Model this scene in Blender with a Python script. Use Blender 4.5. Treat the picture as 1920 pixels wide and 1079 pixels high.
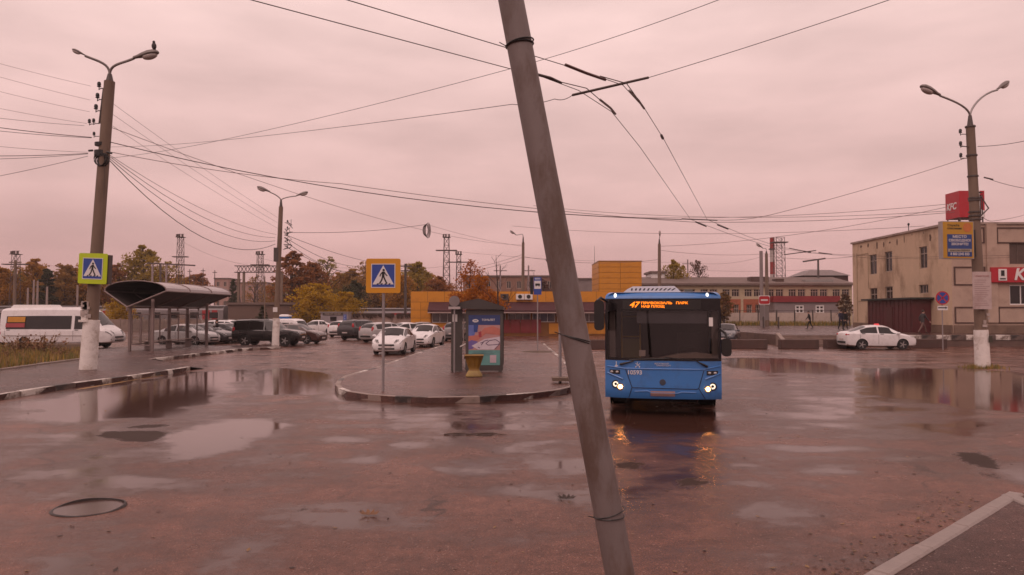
import bpy, bmesh, math, random
import numpy as np
from mathutils import Vector, Matrix
for _o in list(bpy.data.objects): bpy.data.objects.remove(_o)
SC = bpy.context.scene
COL = SC.collection
PI = math.pi
rnd = random.Random(7)

# ------------------------------------------------------------------ camera, sky, sun, exposure
CAM_H = 2.25; FPX = 1400.0; HOR = 587.0
PITCH = math.atan((HOR - 539.5) / FPX)
cam = bpy.data.objects.new('camera', bpy.data.cameras.new('camera')); COL.objects.link(cam)
cam.data.sensor_width = 36; cam.data.lens = FPX / 1920 * 36
cam.data.clip_start = 0.1; cam.data.clip_end = 4000
cam.location = (0, 0, CAM_H); cam.rotation_euler = (PI/2 + PITCH, 0, 0)
SC.camera = cam

SUN_EL, SUN_ROT = math.radians(48), math.radians(205)      # behind the camera, a little to the left
world = bpy.data.worlds.new("World"); SC.world = world; world.use_nodes = True
wn = world.node_tree; wn.nodes.clear()
def _n(nt, typ, **kw):
    n = nt.nodes.new(typ)
    for k, v in kw.items():
        if hasattr(n, k): setattr(n, k, v)
        else: n.inputs[k].default_value = v
    return n
_out = _n(wn, 'ShaderNodeOutputWorld'); _bg = _n(wn, 'ShaderNodeBackground'); _bg.inputs['Strength'].default_value = 0.1
wn.links.new(_bg.outputs[0], _out.inputs[0])
_sky = _n(wn, 'ShaderNodeTexSky', sky_type='NISHITA', sun_disc=False, sun_elevation=SUN_EL, sun_rotation=SUN_ROT)
_tc = _n(wn, 'ShaderNodeTexCoord'); _sep = _n(wn, 'ShaderNodeSeparateXYZ'); wn.links.new(_tc.outputs['Generated'], _sep.inputs[0])
_rmp = _n(wn, 'ShaderNodeValToRGB'); wn.links.new(_sep.outputs['Z'], _rmp.inputs[0])
_e = _rmp.color_ramp.elements                                 # evenly overcast rose-grey sky, a little brighter with height
_e[0].position = 0.0; _e[0].color = (0.63, 0.335, 0.318, 1)
_e[1].position = 0.40; _e[1].color = (0.985, 0.70, 0.66, 1)
_m = _rmp.color_ramp.elements.new(0.17); _m.color = (0.84, 0.545, 0.51, 1)
_mapc = _n(wn, 'ShaderNodeMapping'); _mapc.inputs['Scale'].default_value = (1.3, 1.3, 5.0); _mapc.inputs['Rotation'].default_value = (0, math.radians(7), 0)
wn.links.new(_tc.outputs['Generated'], _mapc.inputs[0])
_nz = _n(wn, 'ShaderNodeTexNoise'); _nz.inputs['Scale'].default_value = 2.9; _nz.inputs['Detail'].default_value = 6; _nz.inputs['Roughness'].default_value = 0.52
wn.links.new(_mapc.outputs[0], _nz.inputs['Vector'])
_mr = _n(wn, 'ShaderNodeMapRange'); _mr.inputs['From Min'].default_value = 0.3; _mr.inputs['From Max'].default_value = 0.7
_mr.inputs['To Min'].default_value = 8.3; _mr.inputs['To Max'].default_value = 10.7
wn.links.new(_nz.outputs['Fac'], _mr.inputs['Value'])
_sc = _n(wn, 'ShaderNodeVectorMath', operation='SCALE'); wn.links.new(_rmp.outputs[0], _sc.inputs[0]); wn.links.new(_mr.outputs[0], _sc.inputs['Scale'])
_mx = _n(wn, 'ShaderNodeMix', data_type='RGBA'); _mx.inputs['Factor'].default_value = 0.985
wn.links.new(_sky.outputs[0], _mx.inputs['A']); wn.links.new(_sc.outputs[0], _mx.inputs['B'])
wn.links.new(_mx.outputs['Result'], _bg.inputs['Color'])

sun = bpy.data.objects.new('sun', bpy.data.lights.new('sun', 'SUN')); COL.objects.link(sun)
sun.data.energy = 0.9; sun.data.angle = math.radians(50); sun.data.color = (1.0, 0.72, 0.66)
_sd = Vector((math.sin(SUN_ROT) * math.cos(SUN_EL), math.cos(SUN_ROT) * math.cos(SUN_EL), math.sin(SUN_EL)))
sun.rotation_euler = _sd.to_track_quat('Z', 'Y').to_euler()
SC.view_settings.view_transform = 'Standard'; SC.view_settings.look = 'None'
SC.view_settings.exposure = 0.0; SC.view_settings.gamma = 1.0; SC.view_settings.use_curve_mapping = False
SC.render.engine = 'CYCLES'
SC.cycles.max_bounces = 6; SC.cycles.diffuse_bounces = 3; SC.cycles.glossy_bounces = 3; SC.cycles.transparent_max_bounces = 10
SC.cycles.transmission_bounces = 4; SC.cycles.volume_bounces = 0
SC.cycles.caustics_reflective = False; SC.cycles.caustics_refractive = False; SC.cycles.sample_clamp_indirect = 25; SC.cycles.filter_width = 1.55

# ------------------------------------------------------------------ measuring helpers (photo pixels -> metres)
def ray(px, py):
    u, v = (px - 960) / FPX, (539.5 - py) / FPX
    c, s = math.cos(PITCH), math.sin(PITCH)
    return Vector((u, c - v * s, s + v * c))
def G(px, py, z=0.0):
    r = ray(px, py); t = (z - CAM_H) / r.z
    return (r.x * t, r.y * t, z)
def W(px, py, Y):
    r = ray(px, py); t = Y / r.y
    return (r.x * t, Y, CAM_H + r.z * t)
def X(px, Y): return (px - 960) / FPX * Y
def Z(py, Y): return W(960, py, Y)[2]
def sstep(a, b, x):
    t = min(1, max(0, (x - a) / (b - a))); return t * t * (3 - 2 * t)
def gz(x, y): return 0.7 * sstep(52, 80, y) * sstep(12, 22, x)

# ------------------------------------------------------------------ materials
MATS = {}
def newmat(name):
    m = bpy.data.materials.new(name); m.use_nodes = True; nt = m.node_tree; nt.nodes.clear()
    out = nt.nodes.new('ShaderNodeOutputMaterial'); b = nt.nodes.new('ShaderNodeBsdfPrincipled')
    nt.links.new(b.outputs[0], out.inputs[0]); return m, nt, b, out
def M(name, col, rough=0.6, var=0.18, scale=2.0, bump=0.0, bscale=40, metal=0.0, spec=0.5, dirt=None, dirt_amt=0.5, dscale=1.2, stretch=(1,1,1), objcol=False, coat=0.0, dthr=.5):
    """surface with uneven tone, stains (dirt colour) and a fine bump"""
    if name in MATS: return MATS[name]
    m, nt, b, out = newmat(name); L = nt.links.new
    tc = nt.nodes.new('ShaderNodeTexCoord')
    mp = nt.nodes.new('ShaderNodeMapping'); mp.inputs['Scale'].default_value = stretch; L(tc.outputs['Object'], mp.inputs[0])
    nz = nt.nodes.new('ShaderNodeTexNoise'); nz.inputs['Scale'].default_value = scale; nz.inputs['Detail'].default_value = 7; nz.inputs['Roughness'].default_value = 0.6
    L(mp.outputs[0], nz.inputs['Vector'])
    mr = nt.nodes.new('ShaderNodeMapRange'); mr.inputs['From Min'].default_value = 0.25; mr.inputs['From Max'].default_value = 0.75
    mr.inputs['To Min'].default_value = 1 - var; mr.inputs['To Max'].default_value = 1 + var; L(nz.outputs['Fac'], mr.inputs['Value'])
    vm = nt.nodes.new('ShaderNodeVectorMath'); vm.operation = 'SCALE'; L(mr.outputs[0], vm.inputs['Scale'])
    if objcol:
        oi = nt.nodes.new('ShaderNodeObjectInfo'); L(oi.outputs['Color'], vm.inputs[0])
    else: vm.inputs[0].default_value = col[:3]
    c = vm.outputs[0]
    if dirt:
        n2 = nt.nodes.new('ShaderNodeTexNoise'); n2.inputs['Scale'].default_value = dscale; n2.inputs['Detail'].default_value = 9; n2.inputs['Roughness'].default_value = 0.68
        L(mp.outputs[0], n2.inputs['Vector'])
        m2 = nt.nodes.new('ShaderNodeMapRange'); m2.inputs['From Min'].default_value = dthr; m2.inputs['From Max'].default_value = dthr + .14; m2.inputs['To Max'].default_value = dirt_amt
        L(n2.outputs['Fac'], m2.inputs['Value'])
        mx = nt.nodes.new('ShaderNodeMix'); mx.data_type = 'RGBA'; mx.inputs['B'].default_value = (*dirt, 1)
        L(m2.outputs[0], mx.inputs['Factor']); L(c, mx.inputs['A']); c = mx.outputs['Result']
    L(c, b.inputs['Base Color'])
    b.inputs['Roughness'].default_value = rough; b.inputs['Metallic'].default_value = metal; b.inputs['Specular IOR Level'].default_value = spec
    if coat: b.inputs['Coat Weight'].default_value = coat; b.inputs['Coat Roughness'].default_value = 0.06
    if bump:
        n3 = nt.nodes.new('ShaderNodeTexNoise'); n3.inputs['Scale'].default_value = bscale; n3.inputs['Detail'].default_value = 4
        L(tc.outputs['Object'], n3.inputs['Vector'])
        bp = nt.nodes.new('ShaderNodeBump'); bp.inputs['Strength'].default_value = bump; bp.inputs['Distance'].default_value = 0.02
        L(n3.outputs['Fac'], bp.inputs['Height']); L(bp.outputs[0], b.inputs['Normal'])
    MATS[name] = m; return m
def EM(name, col, strength):
    if name in MATS: return MATS[name]
    m, nt, b, out = newmat(name)
    b.inputs['Base Color'].default_value = (*[c * .5 for c in col], 1); b.inputs['Emission Color'].default_value = (*col, 1); b.inputs['Emission Strength'].default_value = strength
    MATS[name] = m; return m
def GLASS(name, tint, refl=1.0, rough=0.02):
    """thin clear pane: tinted see-through plus a mirror layer that grows at grazing angles"""
    m = bpy.data.materials.new(name); m.use_nodes = True; nt = m.node_tree; nt.nodes.clear(); L = nt.links.new
    out = nt.nodes.new('ShaderNodeOutputMaterial'); mix = nt.nodes.new('ShaderNodeMixShader')
    t = nt.nodes.new('ShaderNodeBsdfTransparent'); t.inputs[0].default_value = (*tint, 1)
    g = nt.nodes.new('ShaderNodeBsdfGlossy'); g.inputs['Roughness'].default_value = rough; g.inputs[0].default_value = (refl, refl, refl, 1)
    lw = nt.nodes.new('ShaderNodeLayerWeight'); lw.inputs[0].default_value = .5
    pw = nt.nodes.new('ShaderNodeMath'); pw.operation = 'POWER'; L(lw.outputs['Facing'], pw.inputs[0]); pw.inputs[1].default_value = 4.5
    f = nt.nodes.new('ShaderNodeMath'); f.operation = 'MULTIPLY_ADD'; L(pw.outputs[0], f.inputs[0]); f.inputs[1].default_value = .8; f.inputs[2].default_value = .045
    L(f.outputs[0], mix.inputs[0]); L(t.outputs[0], mix.inputs[1]); L(g.outputs[0], mix.inputs[2]); L(mix.outputs[0], out.inputs[0])
    MATS[name] = m; return m

def ROAD(name, colA, colB, wet=0.0, pud_rough=0.075, grain=1.0, spec=.5):
    m, nt, b, out = newmat(name); L = nt.links.new; N = nt.nodes.new
    geo = N('ShaderNodeNewGeometry')
    def noise(scale, detail, rough=.6, stretch=None):
        n = N('ShaderNodeTexNoise'); n.inputs['Scale'].default_value = scale; n.inputs['Detail'].default_value = detail; n.inputs['Roughness'].default_value = rough
        if stretch:
            mp = N('ShaderNodeMapping'); mp.inputs['Scale'].default_value = stretch; L(geo.outputs['Position'], mp.inputs[0]); L(mp.outputs[0], n.inputs['Vector'])
        else: L(geo.outputs['Position'], n.inputs['Vector'])
        return n.outputs['Fac']
    def mr(v, a, bb, c, d):
        n = N('ShaderNodeMapRange'); n.inputs['From Min'].default_value = a; n.inputs['From Max'].default_value = bb; n.inputs['To Min'].default_value = c; n.inputs['To Max'].default_value = d
        n.interpolation_type = 'SMOOTHSTEP'; L(v, n.inputs['Value']); return n.outputs[0]
    def math_(op, a, bb):
        n = N('ShaderNodeMath'); n.operation = op
        for i, v in enumerate((a, bb)):
            if isinstance(v, (int, float)): n.inputs[i].default_value = v
            else: L(v, n.inputs[i])
        return n.outputs[0]
    def mix(f, a, bb, rgba=True):
        n = N('ShaderNodeMix'); n.data_type = 'RGBA' if rgba else 'FLOAT'
        L(f, n.inputs['Factor'])
        for k, v in (('A', a), ('B', bb)):
            if isinstance(v, (int, float)): n.inputs[k].default_value = v
            elif isinstance(v, tuple): n.inputs[k].default_value = (*v, 1)
            else: L(v, n.inputs[k])
        return n.outputs['Result']
    aw = N('ShaderNodeAttribute'); aw.attribute_name = 'wet'
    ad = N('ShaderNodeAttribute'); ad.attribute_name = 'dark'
    big = noise(0.16, 8, .62, (1, 1.3, 1)); mid = noise(0.8, 7, .62, (1.0, 0.8, 1)); fine = noise(6, 5, .6); grit = noise(80, 3, .7)
    vor2 = N('ShaderNodeTexVoronoi'); vor2.inputs['Scale'].default_value = 75; L(geo.outputs['Position'], vor2.inputs['Vector'])
    vor = N('ShaderNodeTexVoronoi'); vor.inputs['Scale'].default_value = 80; L(geo.outputs['Position'], vor.inputs['Vector'])
    streak = noise(0.55, 6, .6, (.55, 1.5, 1))
    w = math_('ADD', aw.outputs['Fac'], math_('MULTIPLY', math_('SUBTRACT', mid, 0.5), 0.75))
    w = math_('ADD', w, math_('MULTIPLY', math_('SUBTRACT', streak, 0.5), 0.75))
    w = math_('ADD', w, math_('MULTIPLY', math_('SUBTRACT', fine, 0.5), 0.22))
    w = math_('ADD', w, wet)
    pud = mr(w, 0.47, 0.62, 0, 1)                       # standing water
    damp = mr(math_('ADD', math_('MULTIPLY', big, 0.7), math_('MULTIPLY', mid, 0.5)), 0.46, 0.72, 0, 1)
    film = mr(w, 0.22, 0.50, 0, 1)
    sepv = N('ShaderNodeSeparateColor'); L(vor2.outputs['Color'], sepv.inputs[0])
    blot = mr(noise(.33, 5, .6, (.8, 1.3, 1)), .32, .68, .68, 1.22)
    col0 = mix(damp, colA, colB); vb = N('ShaderNodeVectorMath'); vb.operation = 'SCALE'; L(col0, vb.inputs[0]); L(blot, vb.inputs['Scale']); col = vb.outputs[0]
    tone = math_('MULTIPLY', math_('MULTIPLY', mr(grit, .3, .72, .55, 1.5), mr(fine, .3, .7, .8, 1.2)), mr(vor2.outputs['Color'], 0, 1, .72, 1.28))
    vs = N('ShaderNodeVectorMath'); vs.operation = 'SCALE'; L(col, vs.inputs[0]); L(tone, vs.inputs['Scale'])
    glint = math_('MULTIPLY', math_('GREATER_THAN', sepv.outputs[0], .985), .5)  # sparse pale specks painted into the asphalt colour as glints
    rgh = mix(glint, vs.outputs[0], (.40, .28, .23))
    col = mix(film, rgh, tuple(c * .50 for c in colB))
    # long irregular cracks and repair seams
    mpv = N('ShaderNodeMapping'); nzv = N('ShaderNodeTexNoise'); nzv.inputs['Scale'].default_value = .9; nzv.inputs['Detail'].default_value = 6; L(geo.outputs['Position'], nzv.inputs['Vector'])
    av = N('ShaderNodeVectorMath'); av.operation = 'MULTIPLY_ADD'; L(nzv.outputs['Color'], av.inputs[0]); av.inputs[1].default_value = (1.6, 1.6, 0); L(geo.outputs['Position'], av.inputs[2])
    vc = N('ShaderNodeTexVoronoi'); vc.feature = 'DISTANCE_TO_EDGE'; vc.inputs['Scale'].default_value = .28; L(av.outputs[0], vc.inputs['Vector'])
    crack = math_('MULTIPLY', mr(vc.outputs['Distance'], .002, .012, 1, 0), math_('MULTIPLY', mr(big, .45, .6, 0, .75), mr(film, .3, .9, 1, .15)))
    col = mix(crack, col, (.022, .012, .009))
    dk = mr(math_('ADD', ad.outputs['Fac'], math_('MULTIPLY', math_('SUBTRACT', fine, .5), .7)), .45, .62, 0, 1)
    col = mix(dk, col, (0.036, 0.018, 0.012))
    L(col, b.inputs['Base Color'])
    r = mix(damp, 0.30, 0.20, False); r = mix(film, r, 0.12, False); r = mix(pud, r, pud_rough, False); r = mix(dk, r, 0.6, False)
    L(r, b.inputs['Roughness']); b.inputs['IOR'].default_value = 1.36
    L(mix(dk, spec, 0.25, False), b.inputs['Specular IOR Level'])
    h = math_('ADD', math_('MULTIPLY', vor.outputs['Distance'], 0.55), math_('MULTIPLY', grit, 0.5))
    h = math_('ADD', h, math_('MULTIPLY', fine, .8))
    bp = N('ShaderNodeBump'); bp.inputs['Distance'].default_value = 0.012 * grain
    L(mix(pud, mix(film, 0.85, 0.10, False), 0.010, False), bp.inputs['Strength']); L(h, bp.inputs['Height']); L(bp.outputs[0], b.inputs['Normal'])
    MATS[name] = m; return m

CONC = M('aged concrete', (.18, .125, .09), .75, .22, 3, .35, 60, dirt=(.12, .085, .065), dirt_amt=.55, dscale=1.5, stretch=(1, 1, .35))
WHITEWASH = M('whitewash', (.74, .70, .66), .75, .1, 4, .25, 50, dirt=(.33, .26, .2), dirt_amt=.7, dscale=1.8)
STEEL = M('galvanised steel', (.30, .28, .27), .45, .12, 5, metal=.4)
DSTEEL = M('dark steel', (.075, .058, .052), .5, .2, 4)
GPAINT = M('grey post paint', (.26, .23, .23), .5, .12, 4, dirt=(.13, .08, .06), dirt_amt=.3)
BLACK = M('black plastic', (.012, .011, .011), .35, .1, 5)
RUBBER = M('rubber', (.018, .016, .016), .7, .2, 8)
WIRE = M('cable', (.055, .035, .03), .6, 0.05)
WIRE2 = M('hazed cable', (.19, .125, .115), .6, 0.05)  # paler pinkish cable, with the haze put into its colour
DGLASS = M('dark window glass', (.022, .018, .018), .06, .2, 1.5, spec=.45)
WHITEP = M('white paint', (.78, .76, .75), .3, .03, 3, coat=.4)
WHITEPL = M('white plastic', (.72, .70, .68), .45, .05, 3)
CLEAR = GLASS('clear pane', (.965, .965, .965), .8)
RUST = M('rusty steel', (.12, .055, .035), .8, .3, 6)
LEAF = M('leaves', (1, 1, 1), .7, .45, .9, objcol=True, spec=.25)
_nt = LEAF.node_tree; _p = [n for n in _nt.nodes if n.type == 'BSDF_PRINCIPLED'][0]; _ou = [n for n in _nt.nodes if n.type == 'OUTPUT_MATERIAL'][0]
_tr = _nt.nodes.new('ShaderNodeBsdfTranslucent'); _ms = _nt.nodes.new('ShaderNodeMixShader'); _ms.inputs[0].default_value = .5
_nt.links.new(_p.inputs['Base Color'].links[0].from_socket, _tr.inputs[0]); _nt.links.new(_p.outputs[0], _ms.inputs[1]); _nt.links.new(_tr.outputs[0], _ms.inputs[2]); _nt.links.new(_ms.outputs[0], _ou.inputs[0])
BARK = M('bark', (.085, .058, .045), .85, .3, 5, stretch=(1, 1, .3))
LBARK = M('pale bark', (.32, .27, .25), .8, .3, 5, dirt=(.06, .04, .035), dirt_amt=.8)

# ------------------------------------------------------------------ mesh helpers
class B:
    def __init__(s): s.v = []; s.f = []; s.m = []
    def quad(s, *p, mi=0):
        n = len(s.v); s.v += [tuple(q) for q in p]; s.f.append(tuple(range(n, n + len(p)))); s.m.append(mi); return s
    def box(s, c, d, rz=0.0, mi=0, top=1.0, M4=None):
        """box centre c, size d; top scales the upper face"""
        n = len(s.v); a, b, h = d[0]/2, d[1]/2, d[2]/2
        cs, sn = math.cos(rz), math.sin(rz)
        for z, k in ((-h, 1), (h, top)):
            for x, y in ((-a, -b), (a, -b), (a, b), (-a, b)):
                x, y = x*k, y*k
                p = Vector((x*cs - y*sn, x*sn + y*cs, z))
                if M4 is not None: p = M4 @ p
                s.v.append((c[0] + p.x, c[1] + p.y, c[2] + p.z))
        for q in ((0,3,2,1), (4,5,6,7), (0,1,5,4), (1,2,6,5), (2,3,7,6), (3,0,4,7)):
            s.f.append(tuple(n + i for i in q)); s.m.append(mi)
        return s
    def tube(s, pts, r, n=8, mi=0, caps=True):
        pts = [Vector(p) for p in pts]; k = len(pts)
        rs = r if isinstance(r, (list, tuple)) else [r]*k
        rings = []; ref = None
        for i, p in enumerate(pts):
            t = (pts[min(i+1, k-1)] - pts[max(i-1, 0)]).normalized()
            if ref is None: ref = Vector((0, 0, 1)) if abs(t.z) < .9 else Vector((1, 0, 0))
            a = t.cross(ref)
            if a.length < 1e-4: a = t.cross(Vector((0, 1, 0)))
            a.normalize(); b = t.cross(a); ref = -b if False else ref
            st = len(s.v)
            for j in range(n):
                q = p + (a*math.cos(2*PI*j/n) + b*math.sin(2*PI*j/n)) * rs[i]
                s.v.append(tuple(q))
            rings.append(st)
        for i in range(k-1):
            for j in range(n):
                s.f.append((rings[i]+j, rings[i]+(j+1) % n, rings[i+1]+(j+1) % n, rings[i+1]+j)); s.m.append(mi)
        if caps:
            s.f.append(tuple(rings[0]+j for j in reversed(range(n)))); s.m.append(mi)
            s.f.append(tuple(rings[-1]+j for j in range(n))); s.m.append(mi)
        return s
    def lathe(s, prof, n=16, c=(0,0,0), axis='z', mi=0):
        rings = []
        for r, h in prof:
            st = len(s.v)
            for j in range(n):
                x, y = r*math.cos(2*PI*j/n), r*math.sin(2*PI*j/n)
                p = (x, y, h) if axis == 'z' else ((x, h, y) if axis == 'y' else (h, x, y))
                s.v.append((c[0]+p[0], c[1]+p[1], c[2]+p[2]))
            rings.append(st)
        for i in range(len(prof)-1):
            for j in range(n):
                s.f.append((rings[i]+j, rings[i]+(j+1) % n, rings[i+1]+(j+1) % n, rings[i+1]+j)); s.m.append(mi)
        s.f.append(tuple(rings[0]+j for j in reversed(range(n)))); s.m.append(mi)
        s.f.append(tuple(rings[-1]+j for j in range(n))); s.m.append(mi)
        return s
    def ell(s, c, r, n=10, k=7, mi=0):
        prof = [(max(1e-3, math.sin(PI*i/k)), -math.cos(PI*i/k)) for i in range(k+1)]
        st = len(s.v); s.lathe(prof, n, mi=mi)
        for i in range(st, len(s.v)):
            x, y, z = s.v[i]; s.v[i] = (c[0]+x*r[0], c[1]+y*r[1], c[2]+z*r[2])
        return s
    def prism(s, poly, y0, y1, mi=0, plane='xz'):
        """polygon in xz extruded along y (or in xy extruded along z)"""
        n = len(s.v); k = len(poly)
        for d in (y0, y1):
            for a, b in poly: s.v.append((a, d, b) if plane == 'xz' else ((a, b, d) if plane == 'xy' else (d, a, b)))
        s.f.append(tuple(range(n, n+k))); s.f.append(tuple(reversed(range(n+k, n+2*k)))); s.m += [mi, mi]
        for i in range(k):
            j = (i+1) % k; s.f.append((n+i, n+k+i, n+k+j, n+j)); s.m.append(mi)
        return s
    def xf(s, mat):
        s.v = [tuple(mat @ Vector(p)) for p in s.v]; return s
    def mesh(s, name, mats, smooth=False):
        me = bpy.data.meshes.new(name); me.from_pydata(s.v, [], s.f)
        for m in (mats if isinstance(mats, (list, tuple)) else [mats]): me.materials.append(m)
        if any(s.m): me.polygons.foreach_set('material_index', s.m)
        bm = bmesh.new(); bm.from_mesh(me); bmesh.ops.recalc_face_normals(bm, faces=bm.faces); bm.to_mesh(me); bm.free()
        if smooth: shade(me, 40 if smooth is True else smooth)
        me.update(); return me
    def build(s, name, mats, parent=None, loc=(0,0,0), smooth=False):
        return link(name, s.mesh(name, mats, smooth), parent, loc)
def shade(me, ang=40):
    me.polygons.foreach_set('use_smooth', [True]*len(me.polygons)); me.set_sharp_from_angle(angle=math.radians(ang))
def link(name, me, parent=None, loc=(0,0,0)):
    o = bpy.data.objects.new(name, me); COL.objects.link(o); o.location = loc
    if parent is not None: o.parent = parent
    return o
def tag(o, label=None, cat=None, group=None, kind=None):
    for k, v in (('label', label), ('category', cat), ('group', group), ('kind', kind)):
        if v: o[k] = v
    return o
def thing(name, label, cat, loc=(0,0,0), rz=0.0, group=None):
    o = bpy.data.objects.new(name, None); COL.objects.link(o); o.location = loc; o.rotation_euler = (0, 0, rz); o.empty_display_size = .2
    return tag(o, label, cat, group)
def copy_tree(o, parent=None):
    c = o.copy(); COL.objects.link(c)
    if parent is not None: c.parent = parent
    for ch in [x for x in bpy.data.objects if x.parent == o]: copy_tree(ch, c)
    return c
_dg = None
def text_mesh(body, size, ext=.003, align='CENTER', shear=0.0, bold=0.0, sx=1.0, spacing=1.0):
    """lettering in the xz plane facing -y, centred"""
    cu = bpy.data.curves.new('t', 'FONT'); cu.body = body; cu.size = size; cu.align_x = align; cu.align_y = 'CENTER'; cu.extrude = ext
    cu.shear = shear; cu.offset = bold; cu.resolution_u = 3; cu.space_line = .95; cu.space_character = spacing
    o = bpy.data.objects.new('t', cu); COL.objects.link(o)
    dg = bpy.context.evaluated_depsgraph_get(); me = bpy.data.meshes.new_from_object(o.evaluated_get(dg))
    bpy.data.objects.remove(o); me.transform(Matrix.Rotation(PI/2, 4, 'X') @ Matrix.Diagonal((sx, 1, 1, 1)))
    return me
def text(name, body, size, mat, parent, loc, rz=0.0, **kw):
    me = text_mesh(body, size, **kw); me.materials.clear(); me.materials.append(mat)
    o = link(name, me, parent, loc); o.rotation_euler = (0, 0, rz); return o
def arc_pts(c, r, a0, a1, n): return [(c[0]+r*math.cos(a0+(a1-a0)*i/n), c[1]+r*math.sin(a0+(a1-a0)*i/n)) for i in range(n+1)]
def rrect(w, h, r, n=4, cx=0, cz=0):
    p = []
    for (sx, sz, a) in ((1, 1, 0), (-1, 1, PI/2), (-1, -1, PI), (1, -1, 1.5*PI)):
        p += arc_pts((cx+sx*(w/2-r), cz+sz*(h/2-r)), r, a, a+PI/2, n)
    return p
# ================================================================== ground, road, pavements
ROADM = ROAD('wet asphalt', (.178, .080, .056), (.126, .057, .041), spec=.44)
PAVEM = ROAD('wet pavement', (.125, .062, .050), (.105, .050, .040), wet=-.06)
PAVED = ROAD('damp pavement', (.085, .043, .036), (.066, .034, .029), wet=-.3, spec=.25)
SOIL = M('earth', (.085, .055, .035), .9, .35, 1.2, .6, 12)

g = B().quad((-1500, -300, -.35), (1500, -300, -.35), (1500, 1500, -.35), (-1500, 1500, -.35))
tag(g.build('ground', M('rough ground', (.11, .07, .045), .95, .35, .05)), kind='structure')

def arange(a, b, s): return [a + s*i for i in range(int(round((b-a)/s)))]
xs = arange(-70, -24, 2) + arange(-24, 21, .2) + arange(21, 80, 2)
ys = arange(-6, 4, 1) + arange(4, 44, .2) + arange(44, 98, 1)
XX, YY = np.meshgrid(np.array(xs), np.array(ys)); px_, py_ = XX.ravel(), YY.ravel()
def poly_sd(poly):
    """signed distance (positive inside) of every road vertex to a ground polygon"""
    P = np.array([(p[0], p[1]) for p in poly]); d = np.full(px_.shape, 1e9); ins = np.zeros(px_.shape, bool)
    for i in range(len(P)):
        a, b = P[i], P[(i+1) % len(P)]; e = b - a; wv = np.stack([px_-a[0], py_-a[1]], 1)
        t = np.clip((wv @ e) / max(1e-9, e @ e), 0, 1); q = wv - t[:, None]*e
        d = np.minimum(d, np.hypot(q[:, 0], q[:, 1]))
        c = (a[1] > py_) != (b[1] > py_)
        with np.errstate(divide='ignore', invalid='ignore'):
            ins ^= c & (px_ < (b[0]-a[0]) * (py_-a[1]) / (b[1]-a[1] + 1e-12) + a[0])
    return np.where(ins, d, -d)
def blob(cx, cy, rx, ry, n=10): return [(cx + rx*math.cos(2*PI*i/n)*rnd.uniform(.75, 1.15), cy + ry*math.sin(2*PI*i/n)*rnd.uniform(.75, 1.15)) for i in range(n)]
PUD = [
 [(273,829),(324,809),(365,798),(419,787),(510,786),(547,798),(529,813),(474,826),(419,849),(346,864),(317,868),(343,846),(313,838)],
 [(30,755),(150,735),(250,716),(350,698),(470,692),(480,705),(430,735),(380,770),(340,790),(215,790),(150,800),(60,790)],
 [(470,700),(520,690),(620,700),(632,735),(590,742),(545,740),(480,742)],
 [(590,742),(625,738),(680,750),(700,756),(620,752)],
 [(1352,672),(1480,672),(1600,690),(1770,692),(1930,700),(2050,760),(1960,778),(1800,770),(1700,748),(1610,742),(1605,705),(1450,700),(1360,690)],
 [(1400,760),(1440,772),(1600,782),(1560,788),(1420,778)],
 [(1440,836),(1520,836),(1640,842),(1560,846),(1480,843)],
 blob(1735,918,50,6), blob(1680,862,22,4), blob(1740,861,22,4), blob(1545,884,28,4),
 [(815,880),(900,874),(955,880),(900,888),(840,886)], [(930,840),(985,830),(1000,834),(950,846)], [(1010,868),(1100,860),(1110,885),(1050,890)],
 [(960,910),(1000,905),(1045,925),(1020,935),(960,930)], blob(690,862,22,4), blob(770,835,35,5), blob(650,826,50,6),
 [(40,1075),(90,1030),(165,1000),(175,1050),(165,1110),(30,1120)], [(395,1050),(420,1022),(470,1008),(520,1012),(525,1050),(490,1066),(420,1068)],
 [(500,950),(560,940),(650,962),(640,985),(560,978),(510,965)], [(600,945),(690,960),(720,985),(620,1000),(560,985)],
 [(105,945),(160,936),(232,945),(220,960),(160,970),(115,962)], [(90,985),(150,972),(165,975),(155,990),(110,998)],
 [(1150,772),(1345,772),(1350,800),(1300,815),(1160,806)], [(1370,940),(1480,930),(1560,960),(1500,980),(1400,970)],
 [(1880,872),(1990,860),(2020,890),(1910,905)],
]
DRK = [[(180,818),(200,809),(300,808),(318,812),(285,830),(240,828)], [(222,803),(285,795),(320,798),(290,803)],  # this left pair paints a dark reflection into the asphalt; the rest are dark spots
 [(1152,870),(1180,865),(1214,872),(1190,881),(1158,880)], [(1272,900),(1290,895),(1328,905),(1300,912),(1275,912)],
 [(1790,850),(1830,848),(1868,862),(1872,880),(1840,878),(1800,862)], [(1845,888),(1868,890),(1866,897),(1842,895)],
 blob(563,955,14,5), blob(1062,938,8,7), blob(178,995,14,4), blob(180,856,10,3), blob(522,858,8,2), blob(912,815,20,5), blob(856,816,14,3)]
wet = .235 + .095*np.clip((np.hypot(px_*.6, py_) - 6.5)/6, 0, 1) - .05*np.clip((py_-30)/20, 0, 1)
for i, p in enumerate(PUD):
    sd = poly_sd([G(*q) for q in p]); mrg = .55 if i in (1, 4) else .35
    near_ = p[0][1] > 905
    wet = np.maximum(wet, np.clip((.38 if near_ else .48) + (.10 if near_ else .22) * sd / mrg, 0, .46 if near_ else .85))
FILM = [[(1120,770),(1360,770),(1365,900),(1300,935),(1140,930),(1090,860)], [(100,740),(330,715),(420,760),(300,830),(260,960),(240,1079),(110,1079),(60,900)], [(640,755),(1060,745),(1080,800),(900,850),(700,830)], [(1400,690),(1900,720),(1900,830),(1500,810)]]
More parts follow.
